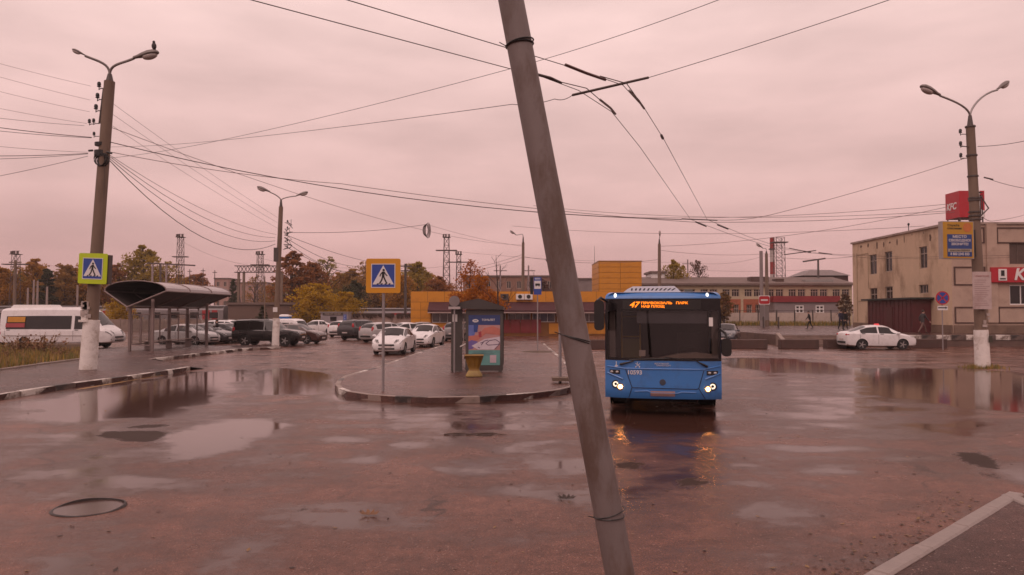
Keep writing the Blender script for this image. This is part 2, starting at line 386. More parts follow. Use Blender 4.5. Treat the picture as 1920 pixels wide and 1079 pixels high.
for p in FILM:
    sd = poly_sd([G(*q) for q in p]); wet = np.maximum(wet, np.clip(.36 + .10 * sd / .9, 0, .46))
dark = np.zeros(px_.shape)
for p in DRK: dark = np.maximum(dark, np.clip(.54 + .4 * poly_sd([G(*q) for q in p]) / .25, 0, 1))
zz = [gz(a, b) for a, b in zip(px_, py_)]
nx, ny = len(xs), len(ys)
me = bpy.data.meshes.new('road')
me.from_pydata(list(zip(px_.tolist(), py_.tolist(), zz)), [], [(j*nx+i, j*nx+i+1, (j+1)*nx+i+1, (j+1)*nx+i) for j in range(ny-1) for i in range(nx-1)])
me.materials.append(ROADM)
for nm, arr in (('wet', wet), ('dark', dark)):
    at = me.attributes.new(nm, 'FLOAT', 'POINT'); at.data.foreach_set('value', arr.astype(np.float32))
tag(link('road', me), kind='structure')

KM = {'white': M('white kerb paint', (.66, .62, .57), .6, .15, 5, .3, 50, dirt=(.13, .09, .07), dirt_amt=.95, dscale=2.6, dthr=.44),
      'black': M('black kerb paint', (.030, .024, .022), .45, .3, 5, .3, 50, dirt=(.17, .12, .1), dirt_amt=.8, dscale=2.5, dthr=.44),
      'bare': M('bare kerb stone', (.26, .20, .17), .5, .25, 4, .3, 50, dirt=(.08, .055, .045), dirt_amt=.7, dscale=2)}
def kerb_mesh(k):
    me = bpy.data.meshes.new('kerb_stone'); bm = bmesh.new(); bmesh.ops.create_cube(bm, size=1)
    for v in bm.verts: v.co = Vector((v.co.x*.994, v.co.y*.16, v.co.z*.34))
    ed = [e for e in bm.edges if e.verts[0].co.z > 0 and e.verts[1].co.z > 0]
    bmesh.ops.bevel(bm, geom=ed, offset=.018, segments=1, affect='EDGES'); bm.to_mesh(me); bm.free(); me.materials.append(KM[k]); return me
KMESH = {k: kerb_mesh(k) for k in KM}
def kerb(parent, pts, kinds, top=.15, slen=1.0, inward=1):
    """stones laid end to end along a path; kinds per path segment (or cycled per stone)"""
    cyc = 0
    for i in range(len(pts)-1):
        a, b = Vector((*pts[i][:2], 0)), Vector((*pts[i+1][:2], 0)); d = b - a; n = max(1, round(d.length/slen))
        nrm = Vector((-d.y, d.x, 0)).normalized() * inward
        for j in range(n):
            c = a + d*((j+.5)/n) + nrm*.08
            if isinstance(kinds, str): k = kinds
            elif len(kinds) == len(pts)-1: k = kinds[i]
            else: k = kinds[cyc % len(kinds)]; cyc += 1
            o = link('kerb_stone', KMESH[k], parent, (c.x, c.y, top - .17 + rnd.uniform(-.006, .006)))
            o.scale = (d.length/n, 1, 1); o.rotation_euler = (rnd.uniform(-.012, .012), rnd.uniform(-.01, .01), math.atan2(d.y, d.x) + rnd.uniform(-.008, .008))
def slab(name, poly, z, mat, depth=.3):
    b = B(); n = len(poly); b.quad(*[(p[0], p[1], z) for p in poly])
    for i in range(n):
        a, c = poly[i], poly[(i+1) % n]; b.quad((a[0], a[1], z), (c[0], c[1], z), (c[0], c[1], z-depth), (a[0], a[1], z-depth))
    return tag(b.build(name, mat), kind='structure')
def pave(name, poly, z, mat, step=.35, pud=()):
    """pavement with a fine grid so puddles can lie on it"""
    o = slab(name, poly, z, mat); me = o.data
    at = me.attributes.new('wet', 'FLOAT', 'POINT'); at.data.foreach_set('value', [.25]*len(me.vertices)); return o

# central island where the shelter stands
ISL = [G(*p, .15) for p in [(838,645),(820,650),(775,664),(735,678),(700,690),(665,699),(643,706),(631,714),(628,721),(634,728),(650,734),(690,740),(740,743.5),(800,745.5),(900,744),(1000,737),(1050,731),(1075,725),(1086,715),(1083,700),(1069,685),(1050,668),(1022,645)]]
isl = pave('island_pavement', [(p[0], p[1]) for p in ISL] + [(ISL[-1][0]-.3, 56), (ISL[0][0]+.5, 56)], .142, PAVEM)
kerb(isl, ISL, ['bare', 'bare', 'black', 'bare', 'bare', 'white', 'bare', 'bare', 'black', 'bare', 'black', 'white', 'bare'], .155, .95)

# left pavement with the bus bay
K1 = [((-90,753.5),'black'),((-30,744.5),'white'),((40,733.5),'white'),((104,723.5),'black'),((142,718),'white'),((210,709.5),'black'),((240,705.5),'white'),((292,698),'black'),((315,694.5),'white'),((357,688),None)]
K2 = [((284,673.5),'bare'),((293,672),'white'),((327,668.5),'black'),((345,666),'white'),((375,662.5),'black'),((389,661),'white'),((446,654.5),'black'),((454,653.8),'white'),((474,652.6),'bare'),((500,651.4),'white'),((527,650.2),None)]
k1 = [G(*p, .15) for p, _ in K1]; k2 = [G(*p, .15) for p, _ in K2]
near = [(k1[0][0] - .3, 8.0)]
lp = pave('left_pavement', [(p[0], p[1]) for p in near + k1 + k2] + [(-16.0, 50.2), (-18.4, 47.8), (-24, 50.3), (-24, 39.5), (-19.6, 35.8), (-18.6, 26.7), (-19.5, 8)], .142, PAVED)
kerb(lp, k1, [k for _, k in K1[:-1]], .155, 1.0); kerb(lp, k2, [k for _, k in K2[:-1]], .155, 1.0)
b = B(); a_, c_ = k1[-1], k2[0]; b.quad((a_[0], a_[1], .143), (c_[0], c_[1], .143), (c_[0]+.9, c_[1]-.5, .006), (a_[0]+.15, a_[1]+1.0, .006))
tag(b.build('pavement_ramp', PAVED), kind='structure')
# faded yellow line along the left kerb
ym = M('faded yellow paint', (.36, .20, .05), .5, .3, 3, dirt=(.1, .05, .04), dirt_amt=.95, dscale=1.6)
l0, l1 = G(140, 731), G(300, 704)
b = B().quad((l0[0], l0[1], .004), (l0[0]+.14, l0[1], .004), (l1[0]+.14, l1[1], .004), (l1[0], l1[1], .004)); tag(b.build('yellow_road_marking', ym), kind='structure')

# near pavement corner, bottom right
A_, B_ = Vector(G(1890, 921.5, .15)), Vector(G(1618, 1079, .15)); D1 = (B_-A_).normalized(); E_ = Vector(G(1930, 939, .15)); D2 = (E_-A_).normalized()
q1, q2 = A_ + D1*9, A_ + D2*10
npv = pave('near_pavement', [(A_.x, A_.y), (q1.x, q1.y), ((q1+D2*10).x, (q1+D2*10).y), (q2.x, q2.y)], .142, PAVED)
NK = M('wet grey kerb', (.24, .195, .175), .4, .2, 4, .25, 50, dirt=(.12, .09, .08), dirt_amt=.6, dscale=3)
KM['near'] = NK; KMESH['near'] = kerb_mesh('near')
kerb(npv, [tuple(q1), tuple(A_)], 'near', .160, 1.0, -1); kerb(npv, [tuple(A_ + D2*.16), tuple(q2)], 'near', .157, 1.0, -1)

# raised terrace with steps on the right
TW = M('terrace wall', (.12, .075, .06), .7, .25, 2, .3, 20, dirt=(.05, .03, .025), dirt_amt=.6)
TZ = .71
ter = tag(B().prism([(18.6, 51.7), (22.4, 51.7), (22.4, 50), (80, 50), (80, 97.5), (18.6, 97.5)], 0, TZ, plane='xy').build('terrace', TW), kind='structure')
b = B().quad((18.7, 51.8, TZ+.004), (80, 51.8, TZ+.004), (80, 97, TZ+.004), (18.7, 97, TZ+.004)).quad((22.5, 50.1, TZ+.004), (80, 50.1, TZ+.004), (80, 51.8, TZ+.004), (22.5, 51.8, TZ+.004))
tag(b.build('terrace_paving', PAVED), kind='structure')
kerb(ter, [(22.4, 49.95), (75, 49.95)], ['white', 'black'], TZ+.06, 1.0)
st = M('worn step concrete', (.20, .14, .115), .6, .25, 2, .3, 30, dirt=(.08, .05, .04), dirt_amt=.6)
for i in range(4): B().box((20.5, 50.25 + i*.38 + .3, .0875 + i*.175), (3.8, .8 if i < 3 else .62, .175)).build('step', st, ter)
b = B()
b.prism([(50.0, .1), (51.9, .86), (51.9, .0), (50.0, 0)], 18.3, 18.58, plane='yz'); b.build('step_coping', KM['bare'], ter)

# rough verge on the left: earth bank, grass, dry weeds
VP = [(-18.75, 26.0), (-19.75, 35.6), (-21.2, 38.3), (-23.1, 41.0), (-24.5, 43.0), (-36, 43.5), (-50, 43.5), (-50, 20), (-19.2, 20)]
vg = slab('verge', VP, .16, SOIL, .4)
kerb(vg, [(-18.72, 20), (-18.72, 26.7), (-19.7, 35.6), (-21.15, 38.3), (-23.05, 41.0)], 'bare', .20, 1.0)
def in_poly(x, y, P):
    c = False
    for i in range(len(P)):
        a, b = P[i], P[i-1]
        if (a[1] > y) != (b[1] > y) and x < (b[0]-a[0])*(y-a[1])/(b[1]-a[1]) + a[0]: c = not c
    return c
def grass(name, spots, mats, hmin, hmax, wd=.02, lean=.35):
    b = B()
    for x, y, z in spots:
        h = rnd.uniform(hmin, hmax); a = rnd.uniform(0, 2*PI); l = rnd.uniform(0, lean)*h; bx, by = math.cos(a), math.sin(a)
        p, q = rnd.uniform(-1, 1), rnd.uniform(-1, 1)
        b.quad((x-by*wd, y+bx*wd, z), (x+by*wd, y-bx*wd, z), (x+p*l*.5+by*wd*.6, y+q*l*.5-bx*wd*.6, z+h*.6), (x+p*l, y+q*l, z+h), mi=rnd.randrange(len(mats)))
    me = bpy.data.meshes.new(name); me.from_pydata(b.v, [], b.f)
    for m in mats: me.materials.append(m)
    me.polygons.foreach_set('material_index', b.m)
    return tag(link(name, me), kind='stuff')
GR = [M('grass green', (.15, .14, .03), .7, .3, 2), M('grass yellow', (.32, .20, .04), .7, .3, 2), M('grass olive', (.20, .145, .04), .7, .3, 2), M('dry grass', (.28, .17, .08), .8, .3, 2)]
sp = []
while len(sp) < 26000:
    x, y = rnd.uniform(-34, -18.7), rnd.uniform(22, 43.3)
    if in_poly(x, y, VP) and rnd.random() < .45 + .55*math.sin(x*1.3+y*.7)**2: sp.append((x, y, .15))
grass('verge_grass', sp, GR, .12, .45, .022)
px0, py0, _ = G(1841, 690)
grass('pole_grass', [(px0 + rnd.gauss(0, .33), py0 + rnd.gauss(-.1, .28), 0) for _ in range(900)], GR[:3], .05, .2, .012)
grass('fence_grass', [(rnd.uniform(24, 41), 91.4 + rnd.gauss(0, .5), TZ-.02) for _ in range(3000)], GR[:3], .2, .7, .05)
# dry weed stalks standing in the verge
def weed(name, n, hmax, spread):
    b = B()
    for _ in range(n):
        a, r = rnd.uniform(0, 2*PI), abs(rnd.gauss(0, spread)); h = rnd.uniform(.5, 1)*hmax
        x, y = r*math.cos(a), r*math.sin(a); dx, dy = x*.4 + rnd.gauss(0, .1), y*.4 + rnd.gauss(0, .1)
        b.tube([(x*.4, y*.4, 0), (x*.7+dx*.3, y*.7+dy*.3, h*.5), (x+dx, y+dy, h)], [.012, .009, .004], 3)
        for _ in range(7):
            t = rnd.uniform(.45, 1); c = Vector((x*t+dx*t, y*t+dy*t, h*t)); s_ = rnd.uniform(.03, .08)
            u = Vector((rnd.gauss(0, 1), rnd.gauss(0, 1), rnd.gauss(0, 1))).normalized()*s_; v = Vector((rnd.gauss(0, 1), rnd.gauss(0, 1), rnd.gauss(0, 1))).normalized()*s_
            b.quad(c-u, c-v, c+u, c+v, mi=rnd.choice((1, 1, 2)))
    return b.mesh(name, [M('dry stalk', (.17, .095, .06), .9, .3, 3), GR[3], M('russet leaf', (.22, .10, .05), .8, .3, 3)])
wm = [weed('weed_bush', 60, 1.25, .55), weed('weed_bush', 45, .95, .5)]
for (px, d, k, sc, lb) in ((40, 38, 0, .85, 'russet dry weed bush nearest the left frame edge in front of the white minibus'), (84, 37, 0, .95, 'tallest dry weed bush hiding the lower rear side of the white minibus'),
                       (118, 35, 1, .55, 'yellowish weed clump just left of the whitewashed pole base'), (12, 33, 1, .55, 'low olive weed clump in the verge at the photo edge')):
    o = link('weed_bush', wm[k], None, (X(px, d), d, .15)); o.scale = (sc,)*3; o.rotation_euler.z = rnd.uniform(0, 6); tag(o, lb, 'weed', 'dry weeds in the verge')
# a concrete block lying in the weeds
o = B().box((0, 0, .22), (2.2, .5, .45)).build('concrete_block', CONC, None, (X(125, 40.5), 40.5, .12)); tag(o, 'grey concrete block lying in the weeds beside the whitewashed pole base', 'concrete block')

# sunken manhole, front left
mx, my, _ = G(167, 953)
t = thing('manhole', 'round sunken manhole with dark raised rim full of rain water', 'manhole', (mx, my, 0))
b = B(); n = 28
for i in range(n):
    a0, a1 = 2*PI*i/n, 2*PI*(i+1)/n
    h0, h1 = [.018 + .007*math.sin(3*q+1) + .012*math.sin(q) for q in (a0, a1)]
    pr = lambda a, r, z: (r*math.cos(a), r*math.sin(a), z)
    b.quad(pr(a0, .36, .004), pr(a1, .36, .004), pr(a1, .365, h1), pr(a0, .365, h0)); b.quad(pr(a0, .365, h0), pr(a1, .365, h1), pr(a1, .38, h1), pr(a0, .38, h0)); b.quad(pr(a0, .38, h0), pr(a1, .38, h1), pr(a1, .395, .004), pr(a0, .395, .004))
b.build('rim', M('wet iron', (.02, .013, .011), .5, .3, 8), t)
B().lathe([(.358, .0025), (.358, .006)], 28).build('lid', M('flooded lid', (.07, .036, .028), .22, .2, 3, spec=.35), t)

# fallen leaves and a few twigs
b = B()
def leafq(b, x, y, s, z=.006):
    a = rnd.uniform(0, 2*PI); c, d = math.cos(a)*s, math.sin(a)*s; t = rnd.uniform(.1, .5)*s
    b.quad((x-c, y-d, z), (x+d*.6, y-c*.6, z+t*.3), (x+c, y+d, z+t), (x-d*.6, y+c*.6, z+t*.2), mi=rnd.randrange(4))
for _ in range(420):
    y = 4.5 + 26*rnd.random()**1.3; leafq(b, rnd.uniform(-1, 1)*(.69*y), y, rnd.uniform(.015, .04))
for _ in range(160):
    t_ = rnd.random(); p = A_ + D1*(t_*4.5); leafq(b, p.x - abs(rnd.gauss(0, .35)), p.y + abs(rnd.gauss(0, .3)), rnd.uniform(.015, .035))
for _ in range(120): leafq(b, -5 + rnd.gauss(0, 1.2), 27 + rnd.gauss(0, 3), rnd.uniform(.02, .045), .15)
me = bpy.data.meshes.new('fallen_leaves'); me.from_pydata(b.v, [], b.f)
for c in ((.04, .022, .015), (.12, .06, .025), (.20, .11, .04), (.07, .03, .02)): me.materials.append(M('dead leaf %d' % int(c[0]*100), c, .6, .2, 9))
me.polygons.foreach_set('material_index', b.m); tag(link('fallen_leaves', me), kind='stuff')
def twig(px, py, L, lab):
    x, y, _ = G(px, py); b = B(); b.tube([(-L/2, 0, .012), (0, .03, .03), (L/2, -.02, .012)], [.014, .012, .006], 5)
    for k in range(3): s_ = (k-1)*L*.25; b.tube([(s_, .02, .02), (s_+.12, .16*(1 if k % 2 else -1), .02)], [.007, .004], 4)
    tag(b.build('twig', BARK, None, (x, y, 0)), lab, 'twig', 'twigs lying on the road')
twig(912, 816, .75, 'forked dark twig on wet asphalt below the bus shelter'); twig(858, 816, .5, 'straight dark twig on wet asphalt left of the forked one')
for px, py, lb in ((692, 968, 'big tan dead leaf curled up on the wet road in front'), (1062, 938, 'dark curled leaf on the road left of the leaning pole')):
    x, y, _ = G(px, py); b = B()
    for k in range(6):
        a = k*PI/5 - .3; b.quad((0, 0, .01), (.09*math.cos(a), .07*math.sin(a), .02+.015*(k % 2)), (.12*math.cos(a+.3), .1*math.sin(a+.3), .05), (.08*math.cos(a+.6), .06*math.sin(a+.6), .02))
    tag(b.build('dead_leaf', M('tan leaf', (.17, .08, .035), .6, .3, 9) if px < 900 else M('dark leaf', (.03, .016, .01), .6), None, (x, y, .004)), lb, 'leaf')
# ================================================================== buildings
def wall(name, O, U, N, Wd, H, holes, mat, parent, depth=.18):
    O, U, N = Vector(O), Vector(U), Vector(N); b = B()
    P = lambda u, z, d=0: tuple(O + U*u + Vector((0, 0, z)) - N*d)
    us = sorted({0, Wd, *[h[0] for h in holes], *[h[1] for h in holes]}); zs = sorted({0, H, *[h[2] for h in holes], *[h[3] for h in holes]})
    for i in range(len(us)-1):
        for j in range(len(zs)-1):
            um, zm = (us[i]+us[i+1])/2, (zs[j]+zs[j+1])/2
            if any(h[0] < um < h[1] and h[2] < zm < h[3] for h in holes): continue
            b.quad(P(us[i], zs[j]), P(us[i+1], zs[j]), P(us[i+1], zs[j+1]), P(us[i], zs[j+1]))
    for u0, u1, z0, z1 in holes:
        for (a, c) in (((u0, z0), (u1, z0)), ((u1, z0), (u1, z1)), ((u1, z1), (u0, z1)), ((u0, z1), (u0, z0))):
            b.quad(P(*a), P(*c), P(*c, depth), P(*a, depth))
    me = bpy.data.meshes.new(name); me.from_pydata(b.v, [], b.f); me.materials.append(mat)
    return link(name, me, parent)
def obox(b, O, U, N, u0, u1, z0, z1, d0, d1, mi=0):
    """box on a wall plane; d measured outward"""
    O, U, N = Vector(O), Vector(U), Vector(N); P = lambda u, z, d: tuple(O + U*u + Vector((0, 0, z)) + N*d)
    v = [P(u0, z0, d0), P(u1, z0, d0), P(u1, z0, d1), P(u0, z0, d1), P(u0, z1, d0), P(u1, z1, d0), P(u1, z1, d1), P(u0, z1, d1)]
    for q in ((0,3,2,1), (4,5,6,7), (0,1,5,4), (1,2,6,5), (2,3,7,6), (3,0,4,7)): b.quad(*[v[i] for i in q], mi=mi)
    return b
def window(parent, O, U, N, u0, u1, z0, z1, fm, cols=2, rows=1, each=False, d=.14, bar=.06, pm=None, sill=None):
    b = B(); bw = bar
    obox(b, O, U, N, u0, u0+bw, z0, z1, -d, -d+.07); obox(b, O, U, N, u1-bw, u1, z0, z1, -d, -d+.07)
    obox(b, O, U, N, u0+bw, u1-bw, z0, z0+bw, -d, -d+.07); obox(b, O, U, N, u0+bw, u1-bw, z1-bw, z1, -d, -d+.07)
    for i in range(1, cols): c = u0 + (u1-u0)*i/cols; obox(b, O, U, N, c-bw/2, c+bw/2, z0+bw, z1-bw, -d+.005, -d+.062)
    for j in range(1, rows): c = z0 + (z1-z0)*(j if rows != 2 else 1.36)/rows; obox(b, O, U, N, u0+bw, u1-bw, c-bw/2, c+bw/2, -d+.008, -d+.058)
    w = b.build('window', fm, parent)
    pm = pm or DGLASS
    if each:
        for i in range(cols):
            c0, c1 = u0 + (u1-u0)*i/cols + bw*.5, u0 + (u1-u0)*(i+1)/cols - bw*.5
            obox(bb := B(), O, U, N, c0, c1, z0+.03, z1-.03, -d+.015, -d+.03); bb.build('pane', pm, w)
    else: obox(bb := B(), O, U, N, u0+.02, u1-.02, z0+.02, z1-.02, -d+.015, -d+.03); bb.build('pane', pm, w)
    if sill: obox(bb := B(), O, U, N, u0-.08, u1+.08, z0-.09, z0-.005, -d, .1); bb.build('sill', sill, w)
    return w

# ---- beige two-storey building with the fast-food shop
BEI = M('beige plaster', (.55, .41, .285), .85, .13, .7, .2, 25, dirt=(.21, .13, .08), dirt_amt=.65, dscale=.45, stretch=(1, 1, .55))
BEI2 = M('pinkish plaster', (.44, .325, .255), .85, .13, .8, .2, 25, dirt=(.22, .15, .11), dirt_amt=.5, dscale=.6)
PLINTH = M('plinth plaster', (.19, .125, .09), .8, .2, 1, dirt=(.09, .055, .04), dirt_amt=.6)
BRN = M('brown trim', (.085, .045, .035), .7, .2, 2)
MAROON = M('maroon metal', (.085, .013, .016), .5, .2, 2, dirt=(.035, .012, .01), dirt_amt=.5)
WFR = M('old window frame', (.30, .24, .20), .6, .2, 5)
RED = M('red sign', (.42, .012, .025), .4, .06, 3)
kx, ky0, ky1, kz, kt = 32.9, 55.8, 72.0, TZ, 8.9
KF = thing('shop_building', 'beige two-storey plastered building with stained cornice and red shop fascia', 'building', (0, 0, 0))
LO, LU, LN = (kx, ky1, kz), (0, -1, 0), (-1, 0, 0)       # left face seen along its length
u = lambda px: ky1 - FPX*kx/(px-960)
LW = [(1631, 1645, 5.75, 7.55), (1660, 1674, 5.85, 7.6), (1725, 1740, 5.8, 7.55), (1631, 1645, 2.75, 4.5), (1660, 1674, 3.3, 4.55), (1723, 1741, 3.8, 4.5)]
LH = [(u(a), u(c), z0-kz, z1-kz) for a, c, z0, z1 in LW]
wall('wall', LO, LU, LN, ky1-ky0, kt-kz, LH, BEI, KF, .2)
for i, h in enumerate(LH): window(KF, LO, LU, LN, *h, WFR, 2 if i < 5 else 3, 2 if i < 5 else 1, False, .17, .07)
FO, FU, FN = (kx, ky0, kz), (1, 0, 0), (0, -1, 0)       # front face
FHl = [(4.35, 6.9, 5.9-kz, 7.5-kz), (4.3, 6.9, 2.85-kz, 4.35-kz), (9.2, 11.8, 5.9-kz, 7.5-kz), (9.2, 11.8, 2.85-kz, 4.35-kz)]
wall('wall', FO, FU, FN, 22, kt-kz, FHl, BEI2, KF, .2)
window(KF, FO, FU, FN, *FHl[0], M('shutter frame', (.12, .085, .07), .7), 4, 1, False, .1, .05, M('closed shutter', (.085, .055, .045), .8, .2, 3))
window(KF, FO, FU, FN, *FHl[1], WHITEPL, 3, 1, True, .14, .08)
window(KF, FO, FU, FN, *FHl[2], WFR, 3, 1); window(KF, FO, FU, FN, *FHl[3], WHITEPL, 3, 1, True)
wall('wall', (kx+22, ky1, kz), (-1, 0, 0), (0, 1, 0), 22, kt-kz, [], BEI, KF); wall('wall', (kx+22, ky0, kz), (0, 1, 0), (1, 0, 0), ky1-ky0, kt-kz, [], BEI, KF)
B().box((kx+11, (ky0+ky1)/2, kt-.1), (21.9, ky1-ky0-.1, .16)).build('roof', M('roofing felt', (.06, .045, .04), .8), KF)
b = B(); obox(b, LO, LU, LN, -.12, ky1-ky0+.12, kt-kz-.02, kt-kz+.14, -.25, .14); b.build('parapet_cap', M('parapet cap', (.33, .25, .21), .6, .2, 2, dirt=(.12, .08, .06)), KF)
b = B(); obox(b, FO, FU, FN, .14, 22, kt-kz-.02, kt-kz+.14, -.25, .12); b.build('parapet_cap', MATS['parapet cap'], KF)
b = B(); obox(b, LO, LU, LN, -.0, ky1-ky0, 0, .62, .002, .07); obox(b, FO, FU, FN, .07, 22, 0, .62, .002, .07); b.build('plinth', PLINTH, KF)
b = B()                                                 # raised strip at the far corner and thin mouldings
obox(b, LO, LU, LN, .9, .98, .7, 7.2, .002, .05); obox(b, LO, LU, LN, 3.15, 3.23, 3.8, 7.0, .002, .04); obox(b, LO, LU, LN, .98, 3.15, 7.0, 7.08, .002, .04); obox(b, LO, LU, LN, .9, 5, 2.6, 2.66, .002, .03)
b.build('moulding', M('plaster moulding', (.36, .27, .18), .8), KF)
for k in range(5): B().box((kx+2.95+k*4.6, ky0-.09, kz+.62+3.9), (.75, .18, 7.4)).build('pilaster', BEI2, KF)
for k in range(4):                                      # brown-edged parapet panels and spandrels
    u0, u1 = -.05 + k*4.6 + (.2 if k == 0 else .0), 2.5 + k*4.6
    u0 = max(u0, .12) if k == 0 else u0 - 1.15
    for z0, z1 in ((6.75, 7.95), (.75, 2.0), (3.6, 5.0)):
        if z0 == 3.6 and k: continue
        b = B()
        for q in ((u0, u0+.1, z0, z1), (u1-.1, u1, z0, z1), (u0+.1, u1-.1, z0, z0+.09), (u0+.1, u1-.1, z1-.09, z1)): obox(b, FO, FU, FN, *q, .003, .06)
        b.build('panel_trim', BRN, KF)
st_ = M('damp streak', (.12, .07, .05), .9, .3, 4)      # flaked plaster under the cornice
for k in range(11):
    b = B(); c = 2 + k*1.3 + rnd.uniform(-.4, .4); h = rnd.uniform(.15, .75); w = rnd.uniform(.12, .5); zt = kt-kz-.05-rnd.uniform(.0, .4)
    pts = [(c + w*math.cos(a)*rnd.uniform(.6, 1.1)*.5, zt - h/2 + h/2*math.sin(a)*rnd.uniform(.8, 1.1)) for a in [2*PI*i/8 for i in range(8)]]
    b.quad(*[tuple(Vector(LO) + Vector(LU)*p + Vector((0, 0, q)) + Vector(LN)*.004) for p, q in pts]); b.build('flaked_patch', st_, KF)
# maroon lean-to
t = thing('lean_to_shed', 'dark maroon metal lean-to with flat green-black roof against the beige wall', 'shed', (kx-.75, (58.6+66)/2, TZ))
b = B(); b.box((0, 0, 1.3), (1.5-.04, 7.4, 2.6)); b.build('wall', MAROON, t)
b = B()
for k in range(12): b.box((-.745, -3.4+k*.62, 1.3), (.03, .05, 2.56))
b.build('rib', MAROON, t)
B().box((-.1, 0, 2.68), (2.0, 8.3, .14)).build('roof', M('dark green roof', (.022, .026, .022), .6, .2, 2), t)
B().box((-.745, -.2, 1.02), (.06, .95, 2.02)).build('door', M('shed door', (.075, .016, .016), .5, .2, 3), t)
# red fascia
t = thing('shop_fascia', 'red lit-letter shop fascia reading KFC on the front of the beige building', 'shop sign', (kx+2.75, ky0-.2, 5.08))
B().box((4.6, 0, 0), (9.2, .28, 1.12)).build('sign_board', RED, t)
B().box((.82, -.16, 0), (.62, .04, .86)).build('logo_panel', WHITEPL, t)
b = B(); b.box((.82, -.188, .12), (.26, .01, .42)); b.box((.82, -.188, -.3), (.42, .01, .1)); b.build('logo_mark', BLACK, t)
text('lettering', 'KFC', 1.22, WHITEPL, t, (2.75, -.16, 0), shear=.25, bold=.03, ext=.02)
# rooftop box sign
t = thing('rooftop_sign', 'red box sign reading KFC standing on the beige building roof corner', 'rooftop sign', (kx+1.75, ky0+1.1, kt))
B().box((0, 0, 1.55), (1.9, 1.8, 2.0)).build('sign_box', RED, t)
b = B()
for x in (-.85, 0, .85):
    for y in (-.8, .8): b.box((x, y, .27), (.07, .07, .54))
b.build('leg', DSTEEL, t)
text('lettering', 'KFC', .72, WHITEPL, t, (-.955, .14, 1.45), rz=-PI/2, shear=.2, bold=.02, ext=.012, sx=.95)
b = B(); b.prism([(.93, .56), (.93, 1.05), (.6, 1.15), (.6, 2.54), (-.05, 2.54), (.25, 1.7), (-.1, .9), (-.3, .56)], -.915, -.902); b.build('white_panel', WHITEPL, t)
b = B()
for k in range(5): b.prism([(.2+k*.13, .75), (.28+k*.13, .75), (.36+k*.11, 2.3), (.22+k*.13, 2.2)], -.925, -.916)
b.prism([(.0, 2.2), (.5, 2.5), (.85, 2.42), (.4, 2.3)], -.925, -.916); b.build('black_mark', BLACK, t)
# wall lamp / antenna bits on the roof edge
o = B().tube([(0, 0, 0), (0, 0, .5)], .03, 6).ell((0, 0, .62), (.09, .09, .13)).build('roof_vent', BLACK, None, (kx+.3, 62.3, kt+.13)); tag(o, 'small dark vent on the edge of the beige building roof', 'vent')

# ---- orange pavilion
ORA = M('orange cassette', (.58, .24, .014), .45, .05, 1.2, dirt=(.32, .12, .015), dirt_amt=.4, dscale=.8)
OSEAM = M('orange seam', (.20, .075, .01), .6)
AWN = M('maroon awning', (.062, .016, .020), .7, .2, 1.5)
REDP = M('red panel', (.22, .022, .026), .5, .12, 2)
OB = thing('orange_pavilion', 'long low orange panelled shop pavilion with maroon awning and orange tower block', 'building', (0, 0, 0))
oy, ox0, ox1, oh = 73.0, -9.9, 13.2, 4.35
holes = [(2.1, 4.35, 1.3, 2.25)] + [(4.7+k*2.4, 6.9+k*2.4, 1.35, 2.2) for k in range(7)]
wall('wall', (ox0, oy, 0), (1, 0, 0), (0, -1, 0), ox1-ox0, oh, holes, OSEAM, OB, .2)
wall('wall', (ox0, oy+14, 0), (0, -1, 0), (-1, 0, 0), 14, oh, [], ORA, OB); wall('wall', (ox1, oy, 0), (0, 1, 0), (1, 0, 0), 14, oh, [], ORA, OB)
B().box(((ox0+ox1)/2, oy+7, oh-.06), (ox1-ox0-.04, 13.9, .1)).build('roof', MATS['roofing felt'], OB)
PANEL = {}
def panel(w, h, x, z, y, parent, rz=0):
    k = (round(w, 2), round(h, 2))
    if k not in PANEL: PANEL[k] = B().box((0, 0, 0), (w-.035, .04, h-.035)).mesh('panel', ORA)
    o = link('panel', PANEL[k], parent, (x, y + rnd.uniform(-.004, .004), z)); o.rotation_euler.z = rz; return o
for k in range(14):
    w = (ox1-ox0)/14; panel(w, 1.05, ox0+w*(k+.5), oh-.525, oy-.03, OB)
for r in range(4):
    for c in range(2): panel(.98, .78, ox0+.49+c*.98, .18+.39+r*.78, oy-.03, OB)
for k in range(11):
    w = (ox1-(-7.94))/11
    if not (3 <= k <= 5): panel(w, 1.05, -7.94+w*(k+.5), .18+.525, oy-.03, OB)
for h in holes: window(OB, (ox0, oy, 0), (1, 0, 0), (0, -1, 0), *h, WHITEPL, 3, 1, False, .12, .05, M('shop glass', (.10, .075, .08), .08, .3, 1.2, spec=.7))
for k in range(4): B().box((-1.2+k*1.02+.5, oy-.05, .95), (.96, .06, 1.3)).build('red_panel', REDP, OB)
b = B(); b.prism([(oy-1.3, 2.3), (oy-1.3, 2.5), (oy-.06, 3.3), (oy-.06, 2.3)], -8.1, 13.0, plane='yz'); aw = b.build('awning', AWN, OB)
B().box((2.45, oy-1.32, 2.27), (21.1, .05, .09)).build('awning_edge', M('pale valance', (.42, .33, .30), .6), aw)
